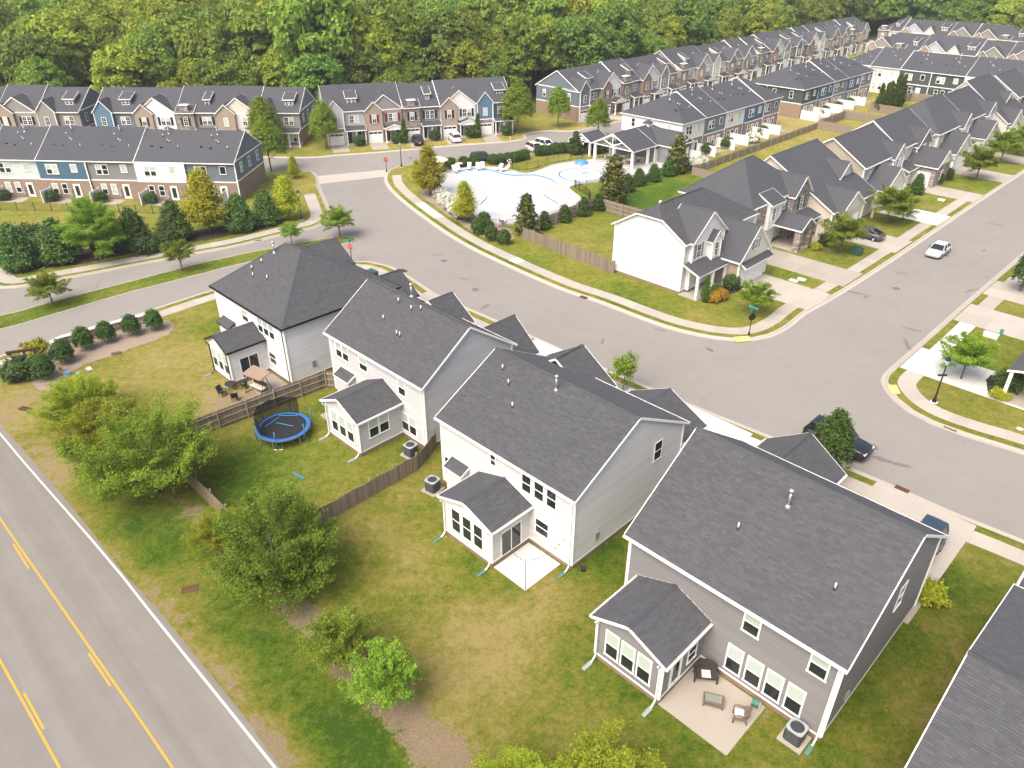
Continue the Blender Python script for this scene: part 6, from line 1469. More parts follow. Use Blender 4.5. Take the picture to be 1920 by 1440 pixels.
door(pv, 4.305, 6.6, 0, HALF, M_DOORW, .8)
mb = MB(); mb.box(-.6, -.6, 0, .6, .6, .7); mb.build('cupola_base', M_WHITE, pv, (0, 9.5, 4.9)); pl, _, _, _ = gable_planes(-.6, -.6, .6, .6, .7, 1.25, 'x', 'hh', .2, .2, (.75, .75)); cr = MB(); [cr.face(p) for p in pl]; cr.build('cupola_roof', M_SHF, pv, (0, 9.5, 4.9))
for i, (x, y) in enumerate(((-2.5, 2.5), (-.5, 3.5), (1.8, 2.4), (2.2, 4.6))):
    p = Matrix.Rotation(HOUSE_ROT, 3, 'Z') @ Vector((x, y, 0)) + pv.location
    t = thing('cafe_table', 'table with chairs under the pavilion roof, %s' % ('left', 'middle', 'right front', 'right back')[i], 'table', (p.x, p.y, DZ)); mb = MB(); mb.lathe([(0, .7), (.6, .7), (.6, .75), (0, .75)], 16); mb.build('top', mL, t); mb = MB(); mb.lathe([(.3, 0), (.04, .06), (.04, .7)], 10); mb.build('pedestal', M_DARK, t)
    for q in range(4):
        a = q * HALF + .5; mb = MB(); mb.box(-.22, -.22, .4, .22, .22, .46); mb.box(-.22, .18, .46, .22, .22, .9)
        for dx in (-.19, .19):
            for dy in (-.19, .19): mb.box(dx - .02, dy - .02, 0, dx + .02, dy + .02, .4)
        o = mb.build('cafe_chair', mat('tan_resin', (.45, .36, .25), .6, .3), None, (p.x + .95 * math.cos(a), p.y + .95 * math.sin(a), DZ), a - HALF); tag(o, 'tan chair at the %s pavilion table' % ('left', 'middle', 'right front', 'right back')[i], 'chair', 'pavilion chairs at the %s table' % ('left', 'middle', 'right front', 'right back')[i])
sh = thing('gabled_shelter', 'small gabled shelter beside the pool car park', 'shelter', g(1105, 286, GZ), rad(-45))
pl, _, _, _ = gable_planes(-1.9, -2.2, 1.9, 2.2, 2.6, 3.8, 'y', 'gg', .3, .3); roof(sh, pl)
for x in (-1.7, 1.7):
    for y in (-2.0, 2.0): post(sh, x, y, 2.6, t=.16)
truss(sh, (0, -2.3, 2.6), 0, 1.9, 1.05); pl_box(sh, 'mailbox_bank', -1.2, -.3, .3, 1.2, .3, 1.6, M_DARK)

# ------------------------------------------------------------------ vehicles
M_TYRE = mat('tyre_rubber', (.015, .015, .016), .85, .2); M_RIM = mat('alloy_rim', (.45, .45, .46), .3, .5, metal=.6); M_CGLASS = mat('car_glass', (.012, .015, .018), .05, .6)
M_HEAD = mat('headlamp', (.7, .72, .74), .15, .5); M_TAIL = mat('tail_lamp', (.35, .01, .012), .25, .5)
def paint(name, c): return mat('paint_' + name, c, .28, .5)
def loft(mb, secs, mi=0, cap=True):
    """secs: list of rings (equal point counts)"""
    n = len(secs[0]); k = len(mb.v)
    for s in secs: mb.v += [tuple(p) for p in s]
    for i in range(len(secs) - 1):
        for j in range(n - 1): mb.f.append((k + i * n + j, k + (i + 1) * n + j, k + (i + 1) * n + j + 1, k + i * n + j + 1)); mb.m.append(mi)
    if cap:
        mb.f.append(tuple(k + j for j in range(n))); mb.m.append(mi); e = k + (len(secs) - 1) * n; mb.f.append(tuple(e + j for j in reversed(range(n)))); mb.m.append(mi)
def car_meshes(kind, m):
    L, Wd, H, hood, belt, roof0, roof1, ws, bs, gr = {'sedan': (4.75, 1.82, 1.45, .86, .96, -.35, 1.05, -1.15, 1.75, .2), 'coupe': (4.6, 1.85, 1.38, .86, .95, -.2, .8, -1.0, 1.9, .18),
        'suv': (4.65, 1.86, 1.68, 1.02, 1.08, -.45, 1.75, -1.15, 2.15, .24), 'jeep': (4.3, 1.85, 1.85, 1.1, 1.18, -.5, 1.95, -.72, 2.05, .3), 'bigsuv': (5.2, 2.0, 1.88, 1.12, 1.2, -.6, 2.05, -1.25, 2.5, .28)}[kind]
    hw = Wd / 2; x0, x1 = -L / 2, L / 2; mb = MB(); secs = []
    st = [(x0, .72, gr + .18, hood - .28), (x0 + .12, .88, gr + .05, hood - .14), (x0 + .55, .97, gr, hood - .04), (ws, 1.0, gr, hood + .05), (roof0, 1.0, gr, belt), (roof1, 1.0, gr, belt + .02), (bs, .98, gr, belt), (x1 - .35, .96, gr, belt - .04 if kind in ('sedan', 'coupe') else belt), (x1 - .08, .9, gr + .06, belt - .12), (x1, .78, gr + .16, belt - .28)]
    for x, f, zb, zt in st:
        w = hw * f; r = [(x, -w * .86, zb), (x, -w, zb + .12), (x, -w, zb + (zt - zb) * .55), (x, -w * .96, zt - .06), (x, -w * .86, zt), (x, 0, zt + .025), (x, w * .86, zt), (x, w * .96, zt - .06), (x, w, zb + (zt - zb) * .55), (x, w, zb + .12), (x, w * .86, zb), (x, -w * .86, zb)]
        secs.append(r)
    loft(mb, secs); body = mb.mesh('body', m, True)
    g1 = MB(); secs = []
    for x, z, f in ((ws, hood + .05, .86), (roof0, H - .03, .70), ((roof0 + roof1) / 2, H, .72), (roof1, H - .03, .70), (bs, belt + .01, .84)):
        w = hw * f; wb = hw * .90; zb = belt if x not in (ws,) else hood + .03
        secs.append([(x, -wb, zb), (x, -w, z), (x, 0, z + .02), (x, w, z), (x, wb, zb), (x, -wb, zb)])
    loft(g1, secs); glass = g1.mesh('greenhouse', M_CGLASS)
    r1 = MB(); rr = []
    for x, z in ((roof0 - .08, H - .05), (roof0 + .1, H + .0), ((roof0 + roof1) / 2, H + .025), (roof1 - .1, H + .0), (roof1 + .1, H - .05)):
        w = hw * .715; rr.append([(x, -w - .01, z - .03), (x, -w + .05, z + .012), (x, 0, z + .03), (x, w - .05, z + .012), (x, w + .01, z - .03)])
    loft(r1, rr, cap=False)
    for s in (-1, 1):      # pillars
        for xa, za, xb, zb2 in ((ws + .02, hood + .06, roof0, H - .02), ((roof0 + roof1) / 2, belt, (roof0 + roof1) / 2, H), (bs - .02, belt + .02, roof1, H - .02)): r1.tube([(xa, s * hw * .89, za), (xb, s * hw * .715, zb2)], .04, 4)
    top = r1.mesh('roof', m, False)
    wr = .33 if kind in ('sedan', 'coupe') else .38
    tm = MB(); tm.lathe([(wr * .6, -.1), (wr * .95, -.11), (wr, -.08), (wr, .08), (wr * .95, .11), (wr * .6, .1)], 18); ty = tm.mesh('wheel', M_TYRE, True)
    rm = MB(); rm.lathe([(0, .09), (wr * .25, .10), (wr * .6, .075), (wr * .62, .1)], 12); rim = rm.mesh('rim', M_RIM, True)
    hl = MB(); hl.box(-.05, -.19, -.06, .08, .19, .07); return dict(L=L, hw=hw, hood=hood, belt=belt, wr=wr, body=body, glass=glass, top=top, wheel=ty, rim=rim, kind=kind)
CARS = {}
def car(kind, col, label, p, heading, group=None, z=None):
    """heading: world direction (rad) the bonnet points to"""
    k = (kind, col)
    if k not in CARS: CARS[k] = car_meshes(kind, paint(col, {'silver': (.52, .55, .57), 'white': (.78, .78, .78), 'black': (.02, .021, .024), 'charcoal': (.055, .06, .068), 'navy': (.03, .045, .075), 'beige': (.50, .48, .43), 'grey': (.22, .225, .21), 'red': (.3, .02, .02), 'teal': (.045, .075, .09)}[col]))
    c = CARS[k]; t = thing('car' if kind not in ('suv', 'bigsuv', 'jeep') else 'suv', label, 'car', (p[0], p[1], p[2] if z is None else z), heading + math.pi, group)
    obj('body', c['body'], t); obj('windows', c['glass'], t); obj('roof', c['top'], t)
    wb = c['L'] * .29
    for x in (-wb, wb * 1.02):
        for s in (-1, 1):
            w = obj('wheel', c['wheel'], t, (x, s * (c['hw'] - .1), c['wr'])); w.rotation_euler = (-s * HALF, 0, 0); obj('rim', c['rim'], w)
    hm = mesh_cache(('hl', 'h'), lambda: lampm('headlight', M_HEAD)); tl = mesh_cache(('hl', 't'), lambda: lampm('tail_light', M_TAIL))
    for s in (-1, 1):
        obj('headlight', hm, t, (-c['L'] / 2 + .14, s * c['hw'] * .66, c['hood'] - .22)); obj('tail_light', tl, t, (c['L'] / 2 - .11, s * c['hw'] * .68, c['belt'] - .2))
    pm = mesh_cache(('mir',), lambda: mirror_mesh())
    for s in (-1, 1): obj('mirror', pm, t, (-.72, s * (c['hw'] + .08), c['belt'] + .05))
    npm = mesh_cache(('plate',), lambda: plate_mesh()); obj('number_plate', npm, t, (c['L'] / 2 + .005, 0, c['belt'] - .42))
    return t
def lampm(n, m):
    mb = MB(); mb.box(-.09, -.2, -.06, .09, .2, .06); return mb.mesh(n, m)
def mirror_mesh():
    mb = MB(); mb.box(-.06, -.09, -.06, .05, .09, .07); return mb.mesh('mirror', M_DARK)
def plate_mesh():
    mb = MB(); mb.box(-.02, -.16, -.06, .012, .16, .06); return mb.mesh('number_plate', M_PVC)
U45 = math.pi / 4
car('sedan', 'silver', 'silver sedan driving down the street', uw(103.2, -26.2, .01), math.pi + U45)
car('coupe', 'charcoal', 'dark grey coupe on the driveway behind two yard trees', uw(102.4, -35.2, GZ + .02), 3 * U45)
car('bigsuv', 'black', 'black car parked in the street behind the dense evergreen', uw(53.5, -16.6, .01), -U45)
car('jeep', 'navy', 'blue jeep with grey top on the taupe house driveway', uw(45.6, -7.2, GZ + .02), math.pi + U45)
for k, x, col, lab in ((2, 1.9, 'black', 'black car on a driveway of the terrace facing the pool'), (3, 1.9, 'white', 'white car on a driveway of the terrace facing the pool')):
    p = co_ + cx * (k * 7.3 + x) - cy * 3.8; car('suv', col, lab, (p.x, p.y, GZ + .02), ct + HALF)
car('suv', 'white', 'white car parked before the slate blue ended terrace', uw(132.6, -105.4, GZ + .02), -U45)
for i, (px, py, k, col, lab, a) in enumerate(((905, 303, 'suv', 'black', 'black car at the kerb behind the pool loungers', 10), (1003, 285, 'suv', 'beige', 'beige car in the pool car park, leftmost', -60), (1022, 278, 'suv', 'white', 'white car behind the beige one in the pool car park', -50), (1052, 281, 'sedan', 'grey', 'grey sedan in the middle of the pool car park', -45), (1086, 276, 'suv', 'white', 'white car at the right of the pool car park', -40))):
    car(k, col, lab, g(px, py, .01), rad(a))
for i, (u, w, col, k) in enumerate(((250, -100, 'white', 'suv'), (256, -100.5, 'white', 'sedan'), (262, -100, 'silver', 'suv'), (238, -98.6, 'black', 'sedan'), (230, -98.8, 'charcoal', 'suv'), (222, -98.6, 'black', 'suv'), (214, -98.8, 'charcoal', 'sedan'), (268, -99, 'white', 'sedan'))):
    car(k, col, '%s car in the far terrace street, %s from the far end' % ({'white': 'white', 'silver': 'silver', 'black': 'black', 'charcoal': 'dark grey'}[col], ('fourth', 'third', 'second', 'fifth', 'sixth', 'seventh', 'eighth', 'first')[i]), uw(u, w, .01), U45, 'cars in the far terrace street')
# ------------------------------------------------------------------ yard things
def place(hu, hw, x, y, z=0): return uw(hu + y, hw + x, GZ + z)
# trampoline
tp = g(535, 818); t = thing('trampoline', 'blue rimmed trampoline in the fenced yard with its net half fallen', 'trampoline', (tp.x, tp.y, GZ), rad(20))
M_BLUEPAD = mat('blue_vinyl', (.03, .12, .33), .5, .3); M_MATBLK = mat('trampoline_mat', (.016, .017, .02), .7, .3); M_CYAN = mat('blue_foam', (.045, .2, .36), .6, .3)
mb = MB(); mb.lathe([(0, .86), (1.95, .86)], 40); mb.build('jump_mat', M_MATBLK, t)
mb = MB(); mb.lathe([(1.84, .90), (1.88, .925), (2.14, .925), (2.18, .90), (2.18, .84), (1.84, .85)], 40); mb.build('pad', M_BLUEPAD, t, smooth=True)
mb = MB(); mb.lathe([(2.15 + .03 * math.cos(a), .83 + .03 * math.sin(a)) for a in [i * math.pi / 3 for i in range(7)]], 40); mb.build('frame_ring', M_STEEL, t, smooth=True)
for k in range(6):
    a = k * math.pi / 3; b = a + .35; mb = MB(); f = lambda an, r, z: (r * math.cos(an), r * math.sin(an), z)
    mb.tube([f(a, 2.1, .83), f(a, 2.12, .05), f(a + .17, 2.12, .03), f(b, 2.12, .05), f(b, 2.1, .83)], .025, 6); mb.build('leg', M_STEEL, t)
for k in range(6):
    a = k * math.pi / 3 + .17; low = k in (4, 5, 0); mb = MB(); f = lambda an, r, z: (r * math.cos(an), r * math.sin(an), z)
    if low: mb.tube([f(a, 2.15, .1), f(a, 2.3, .9), f(a, 2.38, 1.5), f(a, 2.3, 1.9)], .045, 7)
    else: mb.tube([f(a, 2.15, .1), f(a, 2.32, .9), f(a, 2.34, 1.9), f(a, 2.1, 2.5)], .045, 7)
    mb.build('net_pole', M_CYAN, t, smooth=True)
def netb(n, l, b):
    tr = n.new('ShaderNodeBsdfTransparent'); m = n.new('ShaderNodeMixShader'); m.inputs[0].default_value = .78
    l.new(tr.outputs[0], m.inputs[1]); l.new(b.outputs[0], m.inputs[2]); l.new(m.outputs[0], n['Material Output'].inputs[0])
M_NET = mat('black_netting', (.012, .012, .012), .9, .1, netb)
mb = MB(); n_ = 18; ring = []
for j in range(n_ + 1):
    a = .17 + math.pi / 3 * (.6 + 2.8 * j / n_); ring.append([(2.0 * math.cos(a), 2.0 * math.sin(a), .93), (2.15 * math.cos(a), 2.15 * math.sin(a), 1.6), (2.08 * math.cos(a), 2.08 * math.sin(a), 2.42 + .06 * math.sin(j * 1.9))])
for j in range(n_):
    for q in range(2): mb.face([ring[j][q], ring[j + 1][q], ring[j + 1][q + 1], ring[j][q + 1]])
mb.build('net', M_NET, t, smooth=True)
for j, (a, r) in enumerate(((1.2, 1.5), (.9, .2), (2.3, 1.2))): mb = MB(); mb.tube([(r * math.cos(a) - .8 * math.sin(a), r * math.sin(a) + .8 * math.cos(a), .93), (r * math.cos(a) + .8 * math.sin(a), r * math.sin(a) - .8 * math.cos(a), .93)], .035, 6); mb.build('fallen_pole', M_CYAN, t)
o = MB(); o.box(-.6, -.07, 0, .6, .07, .1); tag(o.build('foam_tube', M_CYAN, None, g(560, 893, GZ), rad(-35)), 'loose blue foam tube lying on the yard grass', 'foam tube')
# canopy swing, chairs and grill of the white hipped house
M_BRONZE = mat('bronze_tube', (.035, .026, .022), .5, .4); M_TANCAN = mat('tan_canopy', (.24, .18, .14), .85, .2)
sp = g(488, 738); t = thing('canopy_swing', 'brown canopy swing seat on the patio of the white hipped house', 'swing', (sp.x, sp.y, GZ + .02), HOUSE_ROT + rad(12))
for x in (-1.0, 1.0):
    for s in (-1, 1): mb = MB(); mb.tube([(x, s * .75, 0), (x, s * .15, 1.75)], .035, 7); mb.build('leg', M_BRONZE, t)
    mb = MB(); mb.tube([(x, -.78, .03), (x, .78, .03)], .03, 6); mb.build('foot_bar', M_BRONZE, t)
mb = MB(); mb.tube([(-1.02, 0, 1.78), (1.02, 0, 1.78)], .035, 7); mb.build('top_bar', M_BRONZE, t)
mb = MB(); mb.idx([(-1.15, -.65, 1.85), (1.15, -.65, 1.85), (1.15, .7, 2.1), (-1.15, .7, 2.1), (-1.15, -.65, 1.9), (1.15, -.65, 1.9), (1.15, .7, 2.15), (-1.15, .7, 2.15)], [(3, 2, 1, 0), (4, 5, 6, 7), (0, 1, 5, 4), (1, 2, 6, 5), (2, 3, 7, 6), (3, 0, 4, 7)]); mb.build('canopy', M_TANCAN, t)
mb = MB(); mb.box(-.85, -.35, .5, .85, .25, .58); mb.build('seat', M_BRONZE, t); mb = MB(); mb.box(-.85, .2, .58, .85, .28, 1.1); mb.build('backrest', M_BRONZE, t)
for x in (-.42, .42): mb = MB(); mb.box(x - .38, -.33, .581, x + .38, .2, .68); mb.build('cushion', mat('cream_cushion', (.60, .54, .44), .9, .1), t)
for x in (-.85, .85): mb = MB(); mb.tube([(x, 0, .55), (x, 0, 1.76)], .012, 4); mb.build('chain', M_BRONZE, t)
def lowchair(label, p, rot):
    t = thing('garden_chair', label, 'chair', p, rot); 
    mb = MB(); mb.box(-.28, -.28, .36, .28, .25, .41); mb.build('seat', M_DARK, t); mb = MB(); mb.idx([(-.28, .22, .4), (.28, .22, .4), (.26, .42, .95), (-.26, .42, .95), (-.28, .26, .4), (.28, .26, .4), (.26, .46, .95), (-.26, .46, .95)], [(0, 1, 2, 3), (7, 6, 5, 4), (3, 2, 6, 7), (0, 3, 7, 4), (1, 5, 6, 2), (0, 4, 5, 1)]); mb.build('backrest', M_DARK, t)
    for x in (-.26, .26):
        mb = MB(); mb.box(x - .04, -.28, .6, x + .04, .3, .64); mb.build('armrest', M_DARK, t)
        for y in (-.25, .24): mb = MB(); mb.tube([(x, y, 0), (x, y, .62 if y < 0 else .5)], .022, 5); mb.build('leg', M_DARK, t)
lowchair('black garden chair on the dry lawn, left of two', g(418, 742, GZ), rad(60)); lowchair('black garden chair on the dry lawn, right of two', g(441, 750, GZ), rad(-160))
t = thing('fire_table', 'round dark garden table by the black chairs', 'table', g(434, 730, GZ)); mb = MB(); mb.lathe([(0, .6), (.5, .6), (.5, .65), (0, .65)], 18); mb.build('top', M_DARK, t)
for k in range(3): a = k * 2.09; mb = MB(); mb.tube([(.35 * math.cos(a), .35 * math.sin(a), 0), (.1 * math.cos(a), .1 * math.sin(a), .6)], .025, 5); mb.build('leg', M_DARK, t)
t = thing('grill', 'small black grill by the sliding door of the white hipped house', 'grill', g(459, 727, GZ + .02), rad(-20)); mb = MB(); mb.lathe([(0, .25), (.3, .3), (.32, .45), (.28, .58), (0, .66)], 14); mb.build('bowl', M_BLACK, t, smooth=True)
for k in range(3): a = k * 2.09; mb = MB(); mb.tube([(.2 * math.cos(a), .2 * math.sin(a), .3), (.28 * math.cos(a), .28 * math.sin(a), 0)], .02, 5); mb.build('leg', M_BLACK, t)
# air conditioners
def ac(label, u, w, rot, s=.9):
    t = thing('air_conditioner', label, 'air conditioner', uw(u, w, GZ), HOUSE_ROT + rot); h = .95 * s / .9
    mb = MB(); mb.box(-s * .72, -s * .72, -.05, s * .72, s * .72, .08); mb.build('pad', M_CONCT, t)
    mb = MB(); r = s / 2; c_ = .09; P = [(-r + c_, -r), (r - c_, -r), (r, -r + c_), (r, r - c_), (r - c_, r), (-r + c_, r), (-r, r - c_), (-r, -r + c_)]; mb.prism(P, .1, h); mb.build('casing', mat('ac_dark_grey', (.045, .05, .058), .5, .4), t)
    lv = MB()
    for k in range(16): z = .16 + k * (h - .22) / 16; lv.box(-r - .008, -r + .1, z, r + .008, r - .1, z + .018); lv.box(-r + .1, -r - .008, z, r - .1, r + .008, z + .018)
    lv.build('louvres', mat('ac_louvre', (.075, .08, .09), .5, .4), t, kind='stuff')
    mb = MB(); n = 24; P2_ = [(p[0] * 1.02, p[1] * 1.02) for p in P]
    ring = [(r * .8 * math.cos(2 * math.pi * i / n), r * .8 * math.sin(2 * math.pi * i / n)) for i in range(n)]
    sq = []
    for i in range(n):
        a = 2 * math.pi * i / n; k = r * 1.02 / max(abs(math.cos(a)), abs(math.sin(a))); k = min(k, r * 1.3); sq.append((k * math.cos(a), k * math.sin(a)))
    for i in range(n): j = (i + 1) % n; mb.face([(*sq[i], h + .04), (*sq[j], h + .04), (*ring[j], h + .05), (*ring[i], h + .05)]); mb.face([(*sq[j], h + .04), (*sq[i], h + .04), (*sq[i], h - .03), (*sq[j], h - .03)]); mb.face([(*ring[j], h + .05), (*ring[i], h + .05), (*ring[i], h - .12), (*ring[j], h - .12)][::-1])
    mb.build('top', mat('ac_light_grey', (.30, .33, .35), .45, .4), t)
    mb = MB()
    for k in range(4):
        a = k * HALF; d = Vector((math.cos(a), math.sin(a), 0)); e = Vector((-math.sin(a), math.cos(a), 0)); mb.face([d * .06 - e * .05 + Vector((0, 0, h - .1)), d * r * .74 - e * .12 + Vector((0, 0, h - .12)), d * r * .74 + e * .1 + Vector((0, 0, h - .06)), d * .06 + e * .05 + Vector((0, 0, h - .08))])
    mb.lathe([(0, h - .04), (.09, h - .05), (.09, h - .12)], 10); mb.build('fan', M_STEEL, t)
    gr = MB()
    for k in range(5): gr.lathe([(r * (.16 * k + .1), h + .05), (r * (.16 * k + .1) + .01, h + .055)], 20)
    gr.build('guard', M_DARK, t)
ac('dark air conditioner at the near corner of the taupe house', 27.2, -6.65, 0); ac('air conditioner beside the warm white house, left of its bump-out', 27.0, -35.3, .2); ac('air conditioner in the trampoline yard corner beside the fence', 28.6, -39.9, .1)
# wicker set on the taupe house patio
M_WICK = mat('dark_wicker', (.05, .042, .04), .75, .3, lambda n, l, b: bump(n, l, b, noise(n, l, 90, 2, .5, n.new('ShaderNodeTexCoord').outputs['Object']), .8, .02)); M_WICKB = mat('brown_wicker', (.16, .125, .10), .75, .3); M_CUSH = mat('pale_cushion', (.66, .62, .58), .9, .1)
def wicker(name, label, p, rot, wid, m, cush):
    t = thing(name, label, 'chair', p, rot); hw = wid / 2
    mb = MB(); mb.box(-hw, -.33, .3, hw, .33, .42); mb.build('seat', m, t)
    mb = MB(); n = 10; R = []
    for i in range(n + 1):
        a = math.pi * i / n; x = -hw * math.cos(a); y = .1 + .28 * math.sin(a); z = .62 + .36 * math.sin(a) ** .8
        R.append(((x, y, .42), (x * 1.08, y + .1 * math.sin(a), z), (x * 1.08, y + .1 * math.sin(a) + .05, z), (x, y + .05, .42)))
    for i in range(n):
        for q in range(3): mb.face([R[i][q], R[i][q + 1], R[i + 1][q + 1], R[i + 1][q]])
    mb.build('backrest', m, t, smooth=True)
    for s in (-1, 1):
        mb = MB(); mb.tube([(s * hw * 1.02, .12, .64), (s * hw * 1.06, -.15, .66), (s * hw, -.33, .6), (s * hw * .97, -.33, .0)], .045, 7); mb.build('armrest', m, t, smooth=True)
        mb = MB(); mb.tube([(s * hw * .9, .3, .32), (s * hw * .95, .34, 0)], .04, 6); mb.build('leg', m, t)
    for x in cush: mb = MB(); mb.box(x - .24, -.31, .421, x + .24, .16, .50); mb.build('cushion', M_CUSH, t)
def hp(x, y, z=0): return uw(27.96 + y, -5.67 + x, GZ + .02 + z)
wicker('wicker_loveseat', 'dark wicker loveseat with one pale cushion in the patio corner', hp(-6.25, -.85), HOUSE_ROT + rad(38), 1.25, M_WICK, (0,)); wicker('wicker_armchair', 'brown wicker armchair with white cushion beside the hose reel', hp(-3.55, -1.75), HOUSE_ROT - rad(62), .62, M_WICKB, (0,))
t = thing('wicker_table', 'low wicker coffee table with glass top on the patio', 'table', hp(-5.05, -1.95), HOUSE_ROT + rad(28))
mb = MB(); mb.box(-.5, -.28, .12, .5, .28, .16); mb.build('shelf', M_WICKB, t); mb = MB(); mb.box(-.44, -.23, .415, .44, .23, .43); mb.build('glass_top', mat('table_glass', (.20, .21, .18), .08, .5), t)
for a, b in (((-.52, -.3), (.52, -.3)), ((.52, -.3), (.52, .3)), ((.52, .3), (-.52, .3)), ((-.52, .3), (-.52, -.3))): mb = MB(); mb.tube([(*a, .42), (*b, .42)], .035, 6); mb.build('rim', M_WICKB, t)
for x in (-.5, .5):
    for y in (-.28, .28): mb = MB(); mb.tube([(x, y, 0), (x, y, .42)], .035, 6); mb.build('leg', M_WICKB, t)
t = thing('hose_reel', 'green garden hose on a tan reel by the taupe house wall', 'hose reel', hp(-3.35, -.6), HOUSE_ROT + rad(20))
M_TANPL = mat('tan_plastic', (.42, .36, .29), .6, .3)
for s in (-1, 1): mb = MB(); mb.tube([(s * .24, -.22, 0), (s * .24, 0, .62), (s * .24, .22, 0)], .03, 6); mb.build('side_frame', M_TANPL, t)
mb = MB()
for k in range(9): mb.tube([(-.17 + k * .042, .2 * math.cos(q * .524), .4 + .2 * math.sin(q * .524)) for q in range(13)], .024, 5, caps=False)
mb.build('hose', M_GREENPL, t, smooth=True); mb = MB(); mb.tube([(-.26, 0, .4), (.26, 0, .4)], .05, 8); mb.build('drum', M_TANPL, t)
def bulb():
    mb = MB(); mb.lathe([(.018, 0), (.018, -.05), (.03, -.09), (.02, -.12), (0, -.125)], 8); return mb.mesh("bulb", M_DARK)
# string lights over the bare patio
t = thing('string_lights', 'string lights from a slim pole over the bare concrete patio', 'string lights', uw(24.75, -23.55, GZ))
mb = MB(); mb.tube([(0, 0, 0), (0, 0, 2.6)], .025, 6); mb.build('pole', M_BLACK, t)
o0 = uw(24.75, -23.55, 0); bm = mesh_cache(('bulb',), lambda: bulb())
for e in (uw(28.0, -23.0, 2.9) - o0, uw(25.4, -26.55, 2.6) - o0):
    a = Vector((0, 0, 2.58)); L = [a.lerp(e, i / 10) - Vector((0, 0, .55 * 4 * (i / 10) * (1 - i / 10))) for i in range(11)]; mb = MB(); mb.tube(L, .008, 4); mb.build('cable', M_BLACK, t)
    for q in L[1:-1]: obj('bulb', bm, t, q)


# ------------------------------------------------------------------ street furniture and small things
def lamp(label, p, h=4.3, arm=False):
    t = thing('street_lamp', label, 'street lamp', p)
    mb = MB(); mb.lathe([(.32, -.05), (.32, .06), (0, .06)], 20); mb.build('concrete_base', M_CONCW, t)
    mb = MB(); mb.lathe([(.2, .06), (.2, .2), (.13, .35), (.09, .6), (.07, 1.0), (.055, h - .7), (.08, h - .62), (.05, h - .55)], 12); mb.build('pole', M_BLACK, t, smooth=True)
    mb = MB(); mb.lathe([(.08, h - .55), (.2, h - .1), (.2, h - .05)], 6); mb.build('lantern_glass', mat('lantern_glass', (.55, .6, .62), .15, .5), t)
    mb = MB(); mb.lathe([(.27, h - .06), (.22, h + .08), (.08, h + .2), (.03, h + .32), (0, h + .33)], 6); mb.build('lantern_cap', M_BLACK, t)
    if arm: pl_box(t, 'sign_plate', -.45, -.015, h * .62, .35, .015, h * .62 + .18, M_BLACK)
    return t
lamp('tall black lamp post on the lawn at the right hand corner', g(1751, 754, GZ), 4.3, True); lamp('black lamp post opposite the terrace facing the pool', g(753, 313, GZ), 4.2); lamp('black lamp post beside the young yellow tree', g(566, 412, GZ), 4.0)
def octa(r, y, th, mi=0):
    P = [(r * math.cos(math.pi / 8 + k * math.pi / 4), r * math.sin(math.pi / 8 + k * math.pi / 4)) for k in range(8)]; mb = MB()
    mb.idx([(x, y, z) for x, z in P] + [(x, y + th, z) for x, z in P], [tuple(range(8)), tuple(range(15, 7, -1))] + [(k, k + 8, (k + 1) % 8 + 8, (k + 1) % 8) for k in range(8)]); return mb
M_RED = mat('stop_red', (.45, .03, .03), .5, .3); M_SIGNG = mat('street_sign_green', (.03, .28, .20), .5, .3)
def stop(label, p, rot, blades=True, face=True, black=False):
    t = thing('stop_sign', label, 'sign', p, rot); mb = MB(); mb.tube([(0, 0, -.1), (0, 0, 3.1 if blades else 2.4)], .045, 8); mb.lathe([(.11, 0), (.11, .25), (.045, .4)], 8); mb.build('pole', M_BLACK, t)
    s = octa(.38, -.06, .02).build('plate', M_BLACK if black else M_RED, t, (0, 0, 2.05)); octa(.40, -.045, .012).build('back_plate', M_BLACK, t, (0, 0, 2.05))
    if face and not black:
        cu = bpy.data.curves.new('stop_text', 'FONT'); cu.body = 'STOP'; cu.size = .24; cu.align_x = 'CENTER'; cu.align_y = 'CENTER'; cu.extrude = .002
        tmp = bpy.data.objects.new('tmp', cu); cu.materials.append(M_WPAINT); to = obj('lettering', bpy.data.meshes.new_from_object(tmp), t); bpy.data.objects.remove(tmp); to.location = (0, -.068, 2.05); to.rotation_euler = (HALF, 0, 0)
        rb = MB(); P = [(.35 * math.cos(math.pi / 8 + k * math.pi / 4), .35 * math.sin(math.pi / 8 + k * math.pi / 4)) for k in range(8)]
        rb.tube([(x, -.064, 2.05 + z) for x, z in P + P[:1]], .012, 4, caps=False); rb.build('border', M_WPAINT, t)
    if blades:
        for r, z in ((rad(25), 2.75), (rad(-62), 2.98)):
            b = MB(); b.box(-.55, -.015, 0, .55, .015, .2); b.build('street_name_blade', M_SIGNG, t, (0, 0, z), r)
    return t
stop('red stop sign beside the lamp post opposite the terrace', g(725, 322, GZ), 0, blades=False); stop('stop sign with green street name blade behind the hipped roof', g(660, 492, GZ), rad(-25)); stop('street name sign on a black pole at the corner house, seen from behind', g(1404, 628, GZ), rad(10), black=True)
